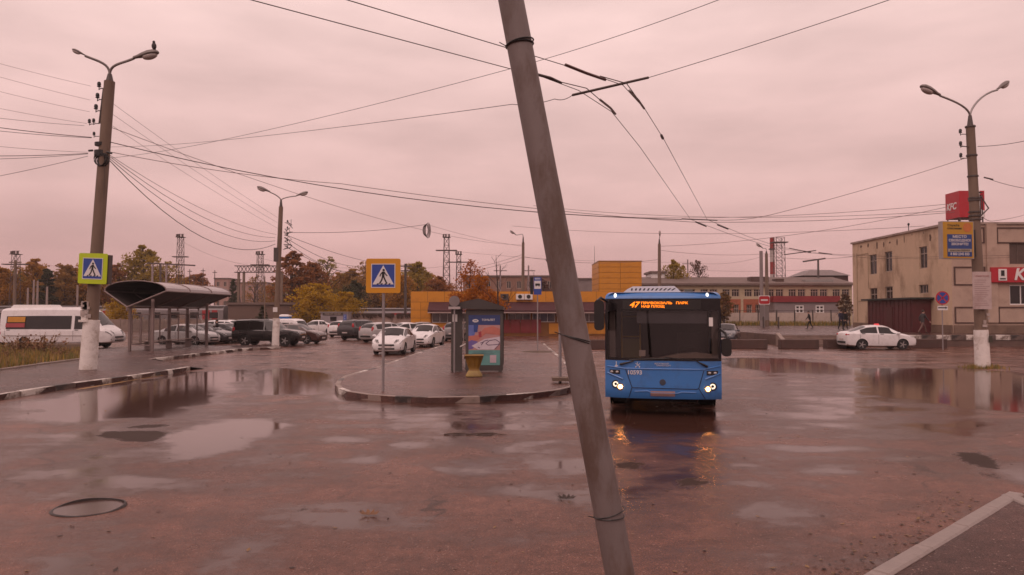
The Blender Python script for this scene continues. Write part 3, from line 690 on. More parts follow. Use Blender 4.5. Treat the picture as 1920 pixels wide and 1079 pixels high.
# tower
ty0, tx0, tx1, tz = 84.0, 9.8, 14.6, 8.05
wall('tower_wall', (tx0, ty0, 0), (1, 0, 0), (0, -1, 0), tx1-tx0, tz, [], OSEAM, OB); wall('tower_wall', (tx0, ty0+7, 0), (0, -1, 0), (-1, 0, 0), 7, tz, [], OSEAM, OB); wall('tower_wall', (tx1, ty0, 0), (0, 1, 0), (1, 0, 0), 7, tz, [], OSEAM, OB)
B().box(((tx0+tx1)/2, ty0+3.5, tz+.03), (tx1-tx0+.14, 7.14, .1)).build('tower_cap', M('tower cap', (.25, .12, .03), .5), OB)
for r in range(7):
    for c in range(2): panel(2.4, .62, tx0+1.2+c*2.4, tz-.33-r*.62, ty0-.03, OB)
    for c in range(3): panel(2.33, .62, 0, 0, 0, OB, PI/2).location = (tx0-.03, ty0+1.17+c*2.33, tz-.33-r*.62)
for (px, lb) in ((975, 'white air conditioner on the orange wall, left of the far lamp pole'), (991, 'white air conditioner on the orange wall, right of the far lamp pole'), (946, 'small dark ventilator on the orange wall above the awning')):
    t = thing('air_conditioner', lb, 'air conditioner', (X(px, oy), oy-.06, 3.55))
    B().box((0, -.18, .27), (.78, .3, .54)).build('casing', WHITEPL if px > 950 else DSTEEL, t); b = B(); b.lathe([(.2, -.345), (.2, -.335)], 14, (0, 0, .27), 'y'); b.build('fan_grille', BLACK, t)
    B().box((0, -.15, -.02), (.7, .26, .03)).build('bracket', STEEL, t)
o = B().tube([(0, 0, 0), (0, 0, 2.0)], [.04, .02], 6).build('roof_mast', STEEL, None, (X(1115, 88), 88, tz+.08)); tag(o, 'thin pole standing on the orange tower roof', 'mast')

# ---- far industrial building on the right
CRM = M('cream plaster', (.46, .37, .25), .85, .15, .6, dirt=(.25, .17, .11)); BRK = M('weathered brick', (.33, .10, .05), .85, .2, 3); DWIN = M('dim window', (.035, .022, .02), .25, .3, 2)
IB = thing('factory_building', 'long two-storey cream and brick works building with rows of paired windows', 'building', (0, 0, 0))
iy, ix0, ix1, ih = 106.0, 17.0, 48.3, 6.15
n = 10; bay = (ix1-ix0)/n; ho = []
for k in range(n):
    for q in (.12, .54): ho.append((k*bay+q*bay, k*bay+(q+.34)*bay, 4.55, 5.6))
    if k < 7:
        for q in (.2, .6): ho.append((k*bay+q*bay, k*bay+(q+.24)*bay, 1.6, 3.4))
wall('wall', (ix0, iy, 0), (1, 0, 0), (0, -1, 0), ix1-ix0, ih, ho, CRM, IB, .25)
for h in ho: window(IB, (ix0, iy, 0), (1, 0, 0), (0, -1, 0), *h, M('pale frame', (.42, .33, .28), .6), 3, 2, False, .2, .06, DWIN)
for k in range(8):
    b = B(); x0, x1 = ix0+k*bay+.22, ix0+(k+1)*bay-.22
    for (u0, u1) in ((.06, .2), (.44, .6), (.84, .94)): obox(b, (ix0, iy, 0), (1, 0, 0), (0, -1, 0), k*bay+u0*bay, k*bay+u1*bay, 1.2, 4.2, .003, .06)
    for (u0, u1) in ((.2, .44), (.6, .84)): obox(b, (ix0, iy, 0), (1, 0, 0), (0, -1, 0), k*bay+u0*bay, k*bay+u1*bay, 3.42, 4.2, .003, .06); obox(b, (ix0, iy, 0), (1, 0, 0), (0, -1, 0), k*bay+u0*bay, k*bay+u1*bay, 1.2, 1.58, .003, .06)
    b.build('brick_panel', BRK, IB)
wall('wall', (ix1, iy, 0), (0, 1, 0), (1, 0, 0), 14, ih, [], CRM, IB)
B().prism([(iy-.5, ih), (iy-.5, ih+.28), (iy+7, ih+1.5), (iy+14, ih+.28), (iy+14, ih)], ix0-.3, ix1+.3, plane='yz').build('roof', M('grey roofing', (.15, .105, .09), .8, .2, .5), IB)
for k, (x, w, h) in enumerate(((35.6, 2.6, .9), (38.5, 1.2, .6), (44.2, 4.0, .5))): B().box((x, iy+2, ih+h/2+.4), (w, 1.6, h)).build('roof_vent', BRN if k != 2 else STEEL, IB)
# grey annex with red band
AX = thing('grey_annex', 'low grey annex with a red roof band and white-framed windows before the works', 'annex', (0, 0, 0))
ax0, ax1, ay = X(1452, 103), X(1572, 103), 103.0
ho = [(X(a, 103)-ax0, X(c, 103)-ax0, 1.75, 3.3) for a, c in ((1491, 1507), (1529, 1545))]
wall('wall', (ax0, ay, 0), (1, 0, 0), (0, -1, 0), ax1-ax0, 4.5, ho, M('grey cladding', (.22, .18, .18), .6, .12, 1), AX); wall('wall', (ax0, ay+2.9, 0), (0, -1, 0), (-1, 0, 0), 2.9, 4.5, [], MATS['grey cladding'], AX)
for h in ho: window(AX, (ax0, ay, 0), (1, 0, 0), (0, -1, 0), *h, WHITEPL, 2, 3, False, .1, .16, DWIN)
B().box(((ax0+ax1)/2, ay+1.3, 4.15), (ax1-ax0+.3, 3.1, .85)).build('red_band', M('red band', (.22, .015, .02), .6, .2, 1), AX)
# dark block with hipped cap
t = thing('dark_tower_block', 'squat dark brick block with a hipped grey cap rising over the works', 'building', (X(1547, 128), 128, 0))
B().box((0, 3, 4.3), (7.6, 7, 8.6)).build('wall', M('dark brick', (.075, .035, .03), .9, .25, 1), t)
b = B(); n0 = [(-4.1, -.9, 8.62), (4.1, -.9, 8.62), (4.1, 6.9, 8.62), (-4.1, 6.9, 8.62)]; n1 = [(-1.9, 1.6, 9.7), (1.9, 1.6, 9.7), (1.9, 4.6, 9.7), (-1.9, 4.6, 9.7)]
for i in range(4): j = (i+1) % 4; b.quad(n0[i], n0[j], n1[j], n1[i])
b.quad(*n1); b.quad(*reversed(n0)); b.build('roof', M('cap metal', (.17, .13, .125), .5), t)
b = B(); b.tube([(-6.2, 1, 5), (-6.2, 1, 7.6), (-5.4, 1, 8.2), (-4.2, 1, 7.4), (-3.8, 1, 6.5)], .35, 8); b.build('duct', BRN, t)

# ---- chimney
t = thing('chimney', 'tall thin red and white banded chimney behind the works', 'chimney', (X(1449, 162), 162, 0))
cr, cw = M('chimney red', (.27, .03, .03), .8), M('chimney white', (.42, .36, .34), .8)
zt = Z(446, 162)
for k in range(7):
    h = zt/7; B().lathe([(.58-.015*k, k*h), (.565-.015*k, (k+1)*h)], 12).build('band', cr if k % 2 == 0 else cw, t)
B().lathe([(.75, zt-2.6), (.75, zt-2.4)], 12).build('platform', DSTEEL, t)

# ---- far blocks of flats and sheds
def block(name, label, px0, px1, d, pytop, mat, depth=12, rows=0, cols=0, roof=None, cat='building', wm=None):
    x0, x1, zt = X(px0, d), X(px1, d), Z(pytop, d)
    t = thing(name, label, cat, ((x0+x1)/2, d, -.3)); w = x1-x0; H = zt+.3
    ho = []
    for r in range(rows):
        for c in range(cols):
            cw_, rh = w/cols, 2.9; z1 = H-.9-r*rh
            ho.append((c*cw_+cw_*.28, c*cw_+cw_*.72, z1-1.5, z1))
    wall('wall', (-w/2, 0, 0), (1, 0, 0), (0, -1, 0), w, H, ho, mat, t)
    for h in ho: window(t, (-w/2, 0, 0), (1, 0, 0), (0, -1, 0), *h, M('pale frame', (.42, .33, .28), .6), 2, 1, False, .15, .09, DWIN)
    wall('wall', (-w/2, depth, 0), (0, -1, 0), (-1, 0, 0), depth, H, [], mat, t); wall('wall', (w/2, 0, 0), (0, 1, 0), (1, 0, 0), depth, H, [], mat, t)
    B().box((0, depth/2, H+.1), (w+.5, depth+.5, .3)).build('roof', roof or M('grey roofing', (.15, .105, .09), .8), t); return t
PNK = M('pink plaster', (.36, .22, .19), .85, .12, .4); TAN = M('tan brick', (.24, .13, .095), .85, .15, .6); GRB = M('grey block', (.21, .17, .165), .85, .15, .6)
block('apartment_block', 'pink block of flats behind the railway, right of the roofed left shelter', 424, 500, 230, 531, PNK, 14, 3, 6)
block('apartment_block', 'taller pink stair tower rising from the pink block of flats', 402, 428, 226, 523, PNK, 10, 3, 2)
block('brick_house', 'brown brick block behind the orange pavilion near the bare rowan', 868, 1040, 150, 519, TAN, 12, 2, 9)
block('concrete_house', 'grey block behind the orange pavilion left of its tower', 1062, 1113, 145, 524, GRB, 10, 0, 0)
block('white_hut', 'white rooftop plant room behind the pole above the bus', 1222, 1247, 112, 512, WHITEPL, 5)
# brown platform wall and railway fence on the left
block('platform_building', 'long plain brown platform shed behind the parked cars at left', 428, 560, 104, 571, M('brown render', (.135, .085, .068), .85, .15, .4), 5, cat='shed')
def fence(name, label, x0, x1, y, z, h, plen, pmat, postmat, topwire=False, cap=None, pw=.16, ph=.15):
    t = thing(name, label, 'fence', (x0, y, z)); n = round((x1-x0)/plen); w = (x1-x0)/n
    pm = B().box((0, 0, h/2), (w-pw*1.1, .09, h)).mesh('fence_panel', pmat); po = B().box((0, -.02, (h+ph)/2), (pw, pw, h+ph)).mesh('post', postmat)
    for k in range(n): o = link('fence_panel', pm, t, (w*(k+.5), 0, 0)); o.rotation_euler = (rnd.uniform(-.02, .02), rnd.uniform(-.006, .006), 0)
    for k in range(n+1): o = link('post', po, t, (w*k, 0, 0)); o.rotation_euler = (rnd.uniform(-.02, .02), rnd.uniform(-.03, .03), 0)
    if topwire: B().tube([(w*k*.5, -.05, h+ph*.8 + rnd.uniform(-.05, .05)) for k in range(2*n+1)], .03, 5).build('top_pipe', DSTEEL, t)
    return t
FCON = M('fence concrete', (.24, .18, .15), .85, .2, .8, dirt=(.10, .065, .05), dirt_amt=.6)
fence('concrete_fence', 'grey concrete railway fence behind the left car park', X(-60, 92), X(552, 92), 92, -.1, 1.55, 2.6, FCON, FCON)
fence('concrete_fence', 'tall grey concrete fence with ragged top left of the orange pavilion', X(655, 90), X(775, 90), 90, -.1, 2.1, 2.4, M('pale fence concrete', (.33, .25, .22), .85, .2, .8, dirt=(.12, .08, .06), dirt_amt=.5), FCON)
b = B()
for k in range(70):                                      # creeper hanging over that fence
    x = X(660+rnd.random()*115, 89.8); h = rnd.uniform(.15, .6); b.quad((x-.15, 89.85, 2.15), (x+.15, 89.8, 2.2), (x+.1, 89.75, 2.1-h), (x-.1, 89.8, 2.1-h*.7))
tag(b.build('creeper', M('dark creeper', (.04, .022, .015), .9)), 'dark creeper hanging over the fence left of the orange pavilion', 'creeper', kind='stuff')
WF = M('white fence panel', (.50, .41, .355), .8, .12, .6, dirt=(.25, .17, .12), dirt_amt=.5)
fence('white_fence', 'dirty white wall with dark posts and pipe in front of the works', X(1318, 93), X(1592, 93), 93, .62, 1.65, 2.3, WF, DSTEEL, True, pw=.13, ph=.35)
# foundation blocks laid along the far edge of the square
FB = M('brown concrete block', (.075, .038, .030), .7, .3, 1.5, .4, 20, dirt=(.05, .03, .025), dirt_amt=.6)
fm_ = B(); bm = bmesh.new(); bmesh.ops.create_cube(bm, size=1)
for v in bm.verts: v.co = Vector((v.co.x*2.38, v.co.y*.6, v.co.z*.58))
bmesh.ops.bevel(bm, geom=bm.edges[:], offset=.025, segments=1, affect='EDGES'); fme = bpy.data.meshes.new('foundation_block'); bm.to_mesh(fme); bm.free(); fme.materials.append(FB)
for px, d, lb in ((1107, 46.5, 'brown concrete block left of the bus behind the leaning pole'), (1400, 47, 'brown concrete block on the road edge just right of the bus'), (1496, 47, 'brown concrete block midway between the bus and the white taxi'), (1580, 47.6, 'brown concrete block half hidden by the tail of the white taxi'), (1735, 47.8, 'brown concrete block in front of the bonnet of the white taxi')):
    o = link('foundation_block', fme, None, (X(px, d), d, .288 + gz(X(px, d), d))); o.rotation_euler = (0, 0, rnd.uniform(-.03, .03)); tag(o, lb, 'concrete block', 'concrete blocks along the far road edge')
    b = B(); b.tube([(-.6, 0, .28), (-.6, 0, .35), (-.45, 0, .35), (-.45, 0, .28)], .012, 5); b.tube([(.45, 0, .28), (.45, 0, .35), (.6, 0, .35), (.6, 0, .28)], .012, 5); b.build('lifting_loop', RUST, o)
# kiosk
t = thing('kiosk', 'small grey booth with a dark sign band and blue vertical lettering', 'kiosk', (X(627, 88), 88, 0))
KG = M('kiosk panel', (.30, .27, .29), .6, .1, 1)
B().box((0, 1, 1.2), (3.2, 2, 2.2)).build('wall', KG, t); B().box((0, 1, 2.33), (3.4, 2.3, .1)).build('roof', STEEL, t)
B().box((-.15, -.03, 2.12), (2.4, .06, .34)).build('sign_band', M('dark sign band', (.06, .05, .045), .5), t)
B().box((1.27, -.03, 1.1), (.34, .04, 1.9)).build('blue_sign', M('blue sign', (.03, .09, .38), .5), t)
for k, ch in enumerate('РЕМОНТ'): text('lettering', ch, .26, WHITEPL, t, (1.27, -.055, 1.85-k*.29))
text('lettering', 'РЕМОНТ ОБУВИ', .24, M('pale letters', (.5, .42, .36), .6), t, (-.15, -.065, 2.12))
B().box((-.1, -.02, 1.55), (.75, .04, .5)).build('hatch', DGLASS, t); B().box((-1.1, -.02, .95), (.8, .03, 1.75)).build('door', M('booth door', (.25, .225, .24), .5), t)
# blue cabin
t = thing('blue_cabin', 'small blue cabin with pale roof behind the white van', 'cabin', (X(534, 72), 72, 0)); BLU = M('cabin blue', (.02, .13, .40), .5, .1, 2)
B().box((0, 0, .95), (1.05, 1.05, 1.9)).build('wall', BLU, t); B().lathe([(.78, 1.9), (.74, 2.0), (.3, 2.1)], 4).xf(Matrix.Rotation(PI/4, 4, 'Z')).build('roof', WHITEPL, t); B().box((0, -.54, .9), (.7, .03, 1.7)).build('door', M('cabin door', (.015, .10, .33), .5), t)
# ---- trains
def train(label, px0, px1, d, ztop, redspans):
    x0, x1 = X(px0, d), X(px1, d); L = x1-x0; t = thing('train_carriage', label, 'train carriage', ((x0+x1)/2, d, -1.0)); H = ztop+1.0
    gy, rd = M('train grey', (.20, .175, .18), .4, .08, 1), M('train red', (.33, .02, .025), .4, .1, 1)
    prof = [(-1.5, .9), (-1.6, 1.6), (-1.6, H-.7), (-1.3, H-.2), (-.5, H), (.5, H), (1.3, H-.2), (1.6, H-.7), (1.6, 1.6), (1.5, .9)]
    B().prism(prof, -L/2, L/2, plane='yz').build('body', gy, t)
    B().box((0, -1.2, H-.25), (L-.2, .55, .3)).build('roof_edge', M('train roof', (.085, .07, .068), .6), t)
    for a, c in redspans: B().box(((X(a, d)+X(c, d))/2-(x0+x1)/2, -1.605, H-1.55), (X(c, d)-X(a, d), .03, 1.7)).build('red_panel', rd, t)
    n = int(L/2.6); wmsh = B().box((0, 0, 0), (1.25, .03, .85)).mesh('window', DGLASS); fr = B().box((0, .008, 0), (1.45, .03, 1.02)).mesh('window_frame', M('train frame', (.30, .26, .25), .5))
    for k in range(n):
        x = -L/2 + L*(k+.5)/n; f = link('window_frame', fr, t, (x, -1.612, H-1.42)); link('window', wmsh, f, (0, -.01, 0))
    B().box((0, 0, .72), (L-1, 2.4, .5)).build('underframe', BLACK, t); return t
train('grey and red commuter carriage seen beneath the left shelter roof', 250, 427, 108, Z(573, 108), [(388, 402), (406, 416), (252, 262)])
train('grey carriage glimpsed behind the white minibus', -40, 246, 108, Z(574, 108), [(200, 212)])
train('grey and red commuter carriage left of the orange pavilion', 668, 800, 106, Z(578, 106), [(738, 756), (760, 770), (676, 681)])
# ================================================================== vehicles
def PAINT(name, col, rough=.28): return M(name, col, rough, .03, 2, coat=.5, dirt=(.10, .075, .06), dirt_amt=.16, dscale=2.5)
CARM = {'white': PAINT('white car paint', (.74, .73, .73)), 'silver': PAINT('silver car paint', (.42, .41, .41)), 'black': PAINT('black car paint', (.013, .012, .013), .2), 'dark': PAINT('graphite car paint', (.045, .042, .045), .22),
        'brown': PAINT('maroon brown car paint', (.070, .035, .030), .25), 'grey': PAINT('grey car paint', (.23, .22, .225), .25), 'navy': PAINT('dark blue grey car paint', (.038, .042, .055), .22)}
ALLOY = M('wheel alloy', (.38, .36, .35), .35, .1, 8, metal=.6)
TAIL = M('tail lamp', (.40, .012, .02), .15, .05, 3); HEAD = M('head lamp glass', (.55, .53, .52), .08, .1, 6); PLATE = M('number plate blank', (.52, .45, .43), .5)
ARCH = M('wheel arch', (.012, .010, .010), .8)
def lerp(a, b, t): return a + (b-a)*t
class Body:
    """lofted car shell; station = x, zlow, zbelt, ztop, half width at belt, half width at roof"""
    def __init__(s, st): s.st = sorted(st)
    def at(s, x):
        st = s.st
        if x <= st[0][0]: return st[0]
        for a, b in zip(st, st[1:]):
            if x <= b[0]: return tuple(lerp(p, q, (x-a[0])/(b[0]-a[0])) for p, q in zip(a, b))
        return st[-1]
    def sec(s, S):
        x, zl, zb, zt, wb, wt = S
        return [(0, zl), (.75*wb, zl), (.95*wb, zl+.07), (.995*wb, lerp(zl, zb, .32)), (wb, lerp(zl, zb, .68)), (.985*wb, zb-.02), (.955*wb, zb+.012*(zt-zb > .08)), (lerp(.945*wb, wt, .88), lerp(zb, zt, .88)), (wt*.86, zt-.018*(1+(zt-zb > .1))), (wt*.45, zt+.002), (0, zt+.012)]
    def side(s, x, t, sgn, off=.008):
        c = s.sec(s.at(x)); a, b = c[6], c[7]; y, z = lerp(a[0], b[0], t), lerp(a[1], b[1], t)
        off += .012*(len(s.st) > 11 and c[8][1] > 1.9); return (x, sgn*(y+off), z+off*.35)
    def low(s, x, t, sgn, off=.004):
        c = s.sec(s.at(x))[2:7]; f = t*4; i = min(3, int(f)); y, z = lerp(c[i][0], c[i+1][0], f-i), lerp(c[i][1], c[i+1][1], f-i); return (x, sgn*(y+off), z)
    def top(s, x, w, off=.008):
        c = s.sec(s.at(x))[7:][::-1]; f = min(2.999, abs(w)*3); i = int(f); y, z = lerp(c[i][0], c[i+1][0], f-i), lerp(c[i][1], c[i+1][1], f-i)
        return (x, math.copysign(y, w), z + off)
    def loft(s):
        b = B(); rings = []
        for S in s.st:
            h = s.sec(S); full = [(y, z) for y, z in h] + [(-y, z) for y, z in h[-2:0:-1]]
            rings.append(len(b.v)); b.v += [(S[0], y, z) for y, z in full]; n = len(full)
        for i in range(len(rings)-1):
            for j in range(n): b.f.append((rings[i]+j, rings[i]+(j+1) % n, rings[i+1]+(j+1) % n, rings[i+1]+j)); b.m.append(0)
        b.f.append(tuple(rings[0]+j for j in range(n))); b.f.append(tuple(rings[-1]+j for j in reversed(range(n)))); b.m += [0, 0]
        return b
def grid(b, fn, us, vs, mi=0):
    n = len(b.v)
    for u in us:
        for v in vs: b.v.append(fn(u, v))
    k = len(vs)
    for i in range(len(us)-1):
        for j in range(k-1): b.f.append((n+i*k+j, n+(i+1)*k+j, n+(i+1)*k+j+1, n+i*k+j+1)); b.m.append(mi)
    return b
def lin(a, b, n): return [a+(b-a)*i/n for i in range(n+1)]
WCACHE = {}
def wheel(parent, x, y, r, w=.2, side=1):
    k = (r, side)
    if k not in WCACHE:
        b = B(); b.lathe([(r*.6, -w*.25), (r*.66, -w/2), (r*.93, -w/2), (r, -w/2+.03), (r, w/2-.03), (r*.93, w/2), (r*.66, w/2), (r*.6, w*.25)], 22, axis='y'); ty = b.mesh('tyre', RUBBER, 35)
        b = B(); d = side
        b.lathe([(r*.66, d*w*.30), (r*.66, d*w*.47), (r*.58, d*w*.47), (r*.56, d*w*.36), (.02, d*w*.34)], 22, axis='y', mi=1)
        for i in range(5):
            a = 2*PI*i/5; c = (math.cos(a)*r*.33, d*w*.42, math.sin(a)*r*.33); b.box(c, (r*.60, .03, r*.17), M4=Matrix.Rotation(-a, 4, 'Y'))
        b.lathe([(r*.15, d*w*.36), (r*.13, d*w*.5)], 10, axis='y')
        WCACHE[k] = (ty, b.mesh('rim', [ALLOY, ARCH], 35))
    ty, rm = WCACHE[k]; o = link('wheel', ty, parent, (x, y, r)); o.name = 'wheel'; link('rim', rm, o); return o
CARP = {}
KINDS = dict(
 sedan=dict(st=[(-2.24,.40,.84,.86,.73,.56),(-2.2,.26,.92,.95,.79,.60),(-2.08,.22,.95,1.02,.83,.64),(-1.5,.2,.95,1.07,.865,.68),(-.78,.19,.95,1.41,.875,.585),(-.3,.18,.945,1.47,.875,.60),(.25,.18,.935,1.455,.875,.60),(.45,.18,.93,1.42,.875,.59),(1.22,.18,.91,.99,.865,.70),(1.7,.2,.85,.91,.85,.66),(2.0,.2,.76,.83,.83,.64),(2.14,.2,.69,.76,.79,.60),(2.21,.24,.62,.68,.73,.54),(2.24,.31,.57,.61,.67,.48)],
   wx=(-1.32,1.32), wr=.315, ws=(.47,1.18), rw=(-1.46,-.80), panes=[(-1.18,-.28),(-.18,1.0)], fr=2.1, rr=-2.13, hl=(2.12,.60,.70), tl=(-2.16,.62,.86), L=4.44),
 liftback=dict(st=[(-2.13,.42,.88,.90,.70,.54),(-2.09,.28,.97,1.01,.77,.60),(-1.95,.22,1.0,1.09,.82,.63),(-1.55,.2,.985,1.17,.85,.64),(-.85,.19,.98,1.44,.85,.57),(-.3,.18,.965,1.5,.85,.585),(.25,.18,.945,1.48,.85,.585),(.42,.18,.94,1.45,.85,.575),(1.18,.18,.91,1.01,.845,.68),(1.62,.2,.85,.92,.83,.65),(1.92,.2,.77,.83,.81,.62),(2.05,.2,.70,.77,.77,.58),(2.12,.24,.63,.69,.71,.52),(2.15,.31,.58,.62,.65,.47)],
   wx=(-1.24,1.25), wr=.315, ws=(.44,1.14), rw=(-1.83,-.88), panes=[(-1.30,-.28),(-.18,.98)], fr=2.02, rr=-2.06, hl=(2.03,.58,.72), tl=(-2.05,.62,.92), L=4.25),
 hatch=dict(st=[(-2.0,.45,.85,.90,.74,.60),(-1.95,.30,.98,1.10,.83,.60),(-1.78,.22,1.0,1.32,.86,.60),(-1.55,.2,1.0,1.46,.87,.58),(-.8,.19,.98,1.53,.875,.60),(.2,.18,.95,1.53,.875,.60),(.45,.18,.94,1.49,.875,.59),(1.25,.18,.93,1.02,.865,.70),(1.7,.2,.86,.92,.84,.64),(1.98,.22,.74,.80,.78,.60),(2.1,.30,.62,.68,.68,.50)],
   wx=(-1.25,1.3), wr=.32, ws=(.47,1.21), rw=(-1.94,-1.6), panes=[(-1.55,-.85),(-.78,-.06),(.04,1.05)], fr=2.0, rr=-1.97, hl=(1.98,.58,.73), tl=(-1.93,.70,1.0), L=4.1),
 suv=dict(st=[(-2.32,.5,1.0,1.08,.80,.68),(-2.28,.42,1.05,1.35,.86,.67),(-2.2,.38,1.07,1.72,.89,.66),(-2.02,.36,1.07,1.80,.90,.66),(-1.0,.35,1.06,1.83,.90,.67),(.1,.35,1.05,1.82,.90,.67),(.42,.35,1.04,1.76,.90,.66),(1.02,.35,1.03,1.17,.89,.74),(1.6,.37,1.02,1.09,.87,.72),(2.12,.38,.95,1.02,.84,.68),(2.3,.42,.85,.92,.80,.62),(2.36,.5,.72,.78,.72,.55)],
   wx=(-1.38,1.38), wr=.37, ws=(.44,.99), rw=(-2.27,-2.17), panes=[(-2.0,-1.15),(-1.05,-.1),(0.0,.88)], fr=2.3, rr=-2.28, hl=(2.2,.62,.86), tl=(-2.2,.80,1.08), L=4.68),
 crossover=dict(st=[(-2.25,.5,.95,1.0,.78,.64),(-2.2,.38,1.03,1.2,.85,.63),(-2.02,.34,1.06,1.48,.88,.62),(-1.7,.32,1.06,1.64,.89,.62),(-.9,.3,1.05,1.69,.89,.63),(.1,.3,1.03,1.68,.89,.63),(.4,.3,1.02,1.63,.89,.62),(1.15,.3,1.0,1.12,.88,.72),(1.65,.32,.95,1.02,.86,.68),(2.08,.34,.85,.91,.81,.62),(2.26,.42,.72,.78,.72,.54)],
   wx=(-1.35,1.33), wr=.35, ws=(.42,1.11), rw=(-2.18,-1.74), panes=[(-1.75,-1.0),(-.92,-.1),(0.0,.98)], fr=2.2, rr=-2.2, hl=(2.12,.62,.85), tl=(-2.12,.74,1.18), L=4.5),
 minibus=dict(st=[(-3.55,.5,1.16,2.3,.88,.74),(-3.5,.36,1.17,2.5,.95,.74),(-3.3,.32,1.17,2.56,.985,.75),(-1.0,.32,1.17,2.60,.99,.76),(1.2,.32,1.17,2.60,.99,.76),(1.7,.32,1.17,2.55,.985,.75),(2.1,.32,1.16,2.36,.98,.74),(2.9,.33,1.14,1.42,.965,.78),(3.25,.34,1.06,1.20,.94,.74),(3.44,.36,.94,1.04,.90,.68),(3.53,.40,.84,.90,.85,.62),(3.56,.46,.74,.78,.79,.56)],
   wx=(-1.9,2.25), wr=.35, ws=(2.13,2.86), rw=(-3.54,-3.5), panes=[(-3.1,1.0),(1.2,2.6)], fr=3.42, rr=-3.5, hl=(3.3,.70,.86), tl=(-3.46,.88,.95), L=7.0, pt=(.03,.70)))
def car(kind, paint, label, pos, heading, glow=False, group=None, tailglow=False):
    """heading: direction of the bonnet in degrees, 0 = +x"""
    key = (kind, paint); K = KINDS[kind]
    if key in CARP:
        o = copy_tree(CARP[key]); o.location = pos; o.rotation_euler.z = math.radians(heading); o['label'] = label
        if group: o['group'] = group
        return o
    bd = Body(K['st']); pm = CARM[paint]
    t = thing('parked_car' if kind != 'minibus' else 'minibus', label, 'car' if kind != 'minibus' else 'minibus', pos, math.radians(heading), group)
    body = bd.loft().build('body', [pm, ARCH], t)
    cb = B()
    for wx in K['wx']: cb.lathe([(K['wr']+.055, -1.3), (K['wr']+.055, 1.3)], 24, (wx, 0, K['wr']), 'y')
    cut = cb.build('cut', ARCH, t)
    md = body.modifiers.new('b', 'BOOLEAN'); md.object = cut; md.operation = 'DIFFERENCE'; md.solver = 'EXACT'; md.material_mode = 'TRANSFER'; md.use_self = True
    dg = bpy.context.evaluated_depsgraph_get(); nm = bpy.data.meshes.new_from_object(body.evaluated_get(dg)); body.modifiers.clear()
    if len(nm.polygons) > 50: body.data = nm
    bpy.data.objects.remove(cut); shade(body.data, 32)
    for wx in K['wx']: B().box((wx, 0, K['wr']+.02), (K['wr']*1.7, 1.1, K['wr']*1.3)).build('wheel_well', ARCH, t)
    for wx in K['wx']:
        for sg in (1, -1): wheel(t, wx, sg*(bd.at(wx)[4]-.115), K['wr'], side=sg)
    a, c = K['ws']; g = grid(B(), lambda x, w: bd.top(x, w), lin(a, c, 6), lin(-.93, .93, 10)); wsn = g.build('windscreen', DGLASS, t, smooth=True)
    a, c = K['rw']; grid(B(), lambda x, w: bd.top(x, w), lin(a, c, 6), lin(-.9, .9, 10)).build('rear_window', DGLASS, t, smooth=True)
    t0, t1 = K.get('pt', (.06, .90))
    for sg in (1, -1):
        for x0, x1 in K['panes']: grid(B(), lambda x, v: bd.side(x, v, sg), lin(x0, x1, 14), lin(t0, t1, 3)).build('side_window', DGLASS, t, smooth=True)
        b = B()
        for x0, x1 in K['panes'][-2:]:
            xx = x0 - .05; grid(b, lambda q, v: bd.low(q, v, sg), [xx-.008, xx+.008], lin(.12, 1, 6))
        xx = K['panes'][-1][1] + .02; grid(b, lambda q, v: bd.low(q, v, sg), [xx-.008, xx+.008], lin(.12, .97, 6)); b.build('door_seam', ARCH, t)
        for x0, x1 in K['panes'][-2:]: p = bd.low(x0+.16, .88, sg, .012); B().box(p, (.2, .03, .035)).build('door_handle', pm if paint != 'white' else ARCH, t)
        mx = K['ws'][1]-.16; p = bd.side(mx, .05, sg); b = B(); b.ell((mx-.02, p[1]+sg*.11, p[2]+.06), (.09, .12, .075)); b.box((mx, p[1]+sg*.02, p[2]+.02), (.06, .12, .04)); b.build('mirror', pm, t, smooth=True)
        xe = K['st'][-1][0]; b = B()
        if kind == 'minibus': grid(b, lambda q, v: bd.low(q, v, sg, .012), lin(xe-.42, xe-.03, 8), lin(.72, 1, 3))
        else: grid(b, lambda q, v: bd.low(q, v, sg, .010), lin(xe-.44, xe-.025, 8), lin(.78, 1, 3))
        grid(b, lambda q, v: bd.top(q, sg*v, .010), lin(xe-.24, xe-.015, 6), lin(.58, .999, 4)); hb = b.build('headlight', M('head lamp dark', (.10, .095, .095), .12, .2, 8), t, smooth=True)
        b = B()
        for q, w_ in ((.05, .72), (.11, .95)): p = bd.top(xe-q, sg*w_, -.004); b.ell(p, (.035, .07, .028), 10, 6)
        b.build('lens', HEAD, hb, smooth=True)
        x, y, z = K['tl']; b = B()
        if kind in ('suv', 'hatch', 'crossover', 'minibus'): b.ell((x+.03, sg*y, z), (.12, .09, .22), 10, 7)
        else: b.ell((x+.07, sg*y, z), (.19, .19, .085), 10, 7)
        b.build('tail_light', TAIL, t, smooth=True)
    S = K['st'][-1]; xe, zl, zb = S[0], S[1], S[2]; hgt = zb - zl
    B().box((xe, 0, zb-.03), (.05, S[4]*1.25, min(.10, hgt*.3))).build('grille', ARCH, t)
    b = B(); b.box((xe, 0, zl+.035), (.05, S[4]*1.3, .075)); b.build('bumper_vent', ARCH, t)
    for sg in (1, -1): p = bd.low(xe-.06, .30, sg, .0); B().box((p[0]-.03, p[1]-sg*.05, p[2]), (.10, .12, .07)).build('fog_lamp_recess', ARCH, t)
    B().box((xe+.025, 0, lerp(zl+.07, zb-.08, .5)), (.02, .52, .112)).build('number_plate', PLATE, t); B().box((K['st'][0][0]-.012, 0, .62 if kind not in ('suv', 'minibus') else .8), (.02, .52, .112)).build('number_plate', PLATE, t)
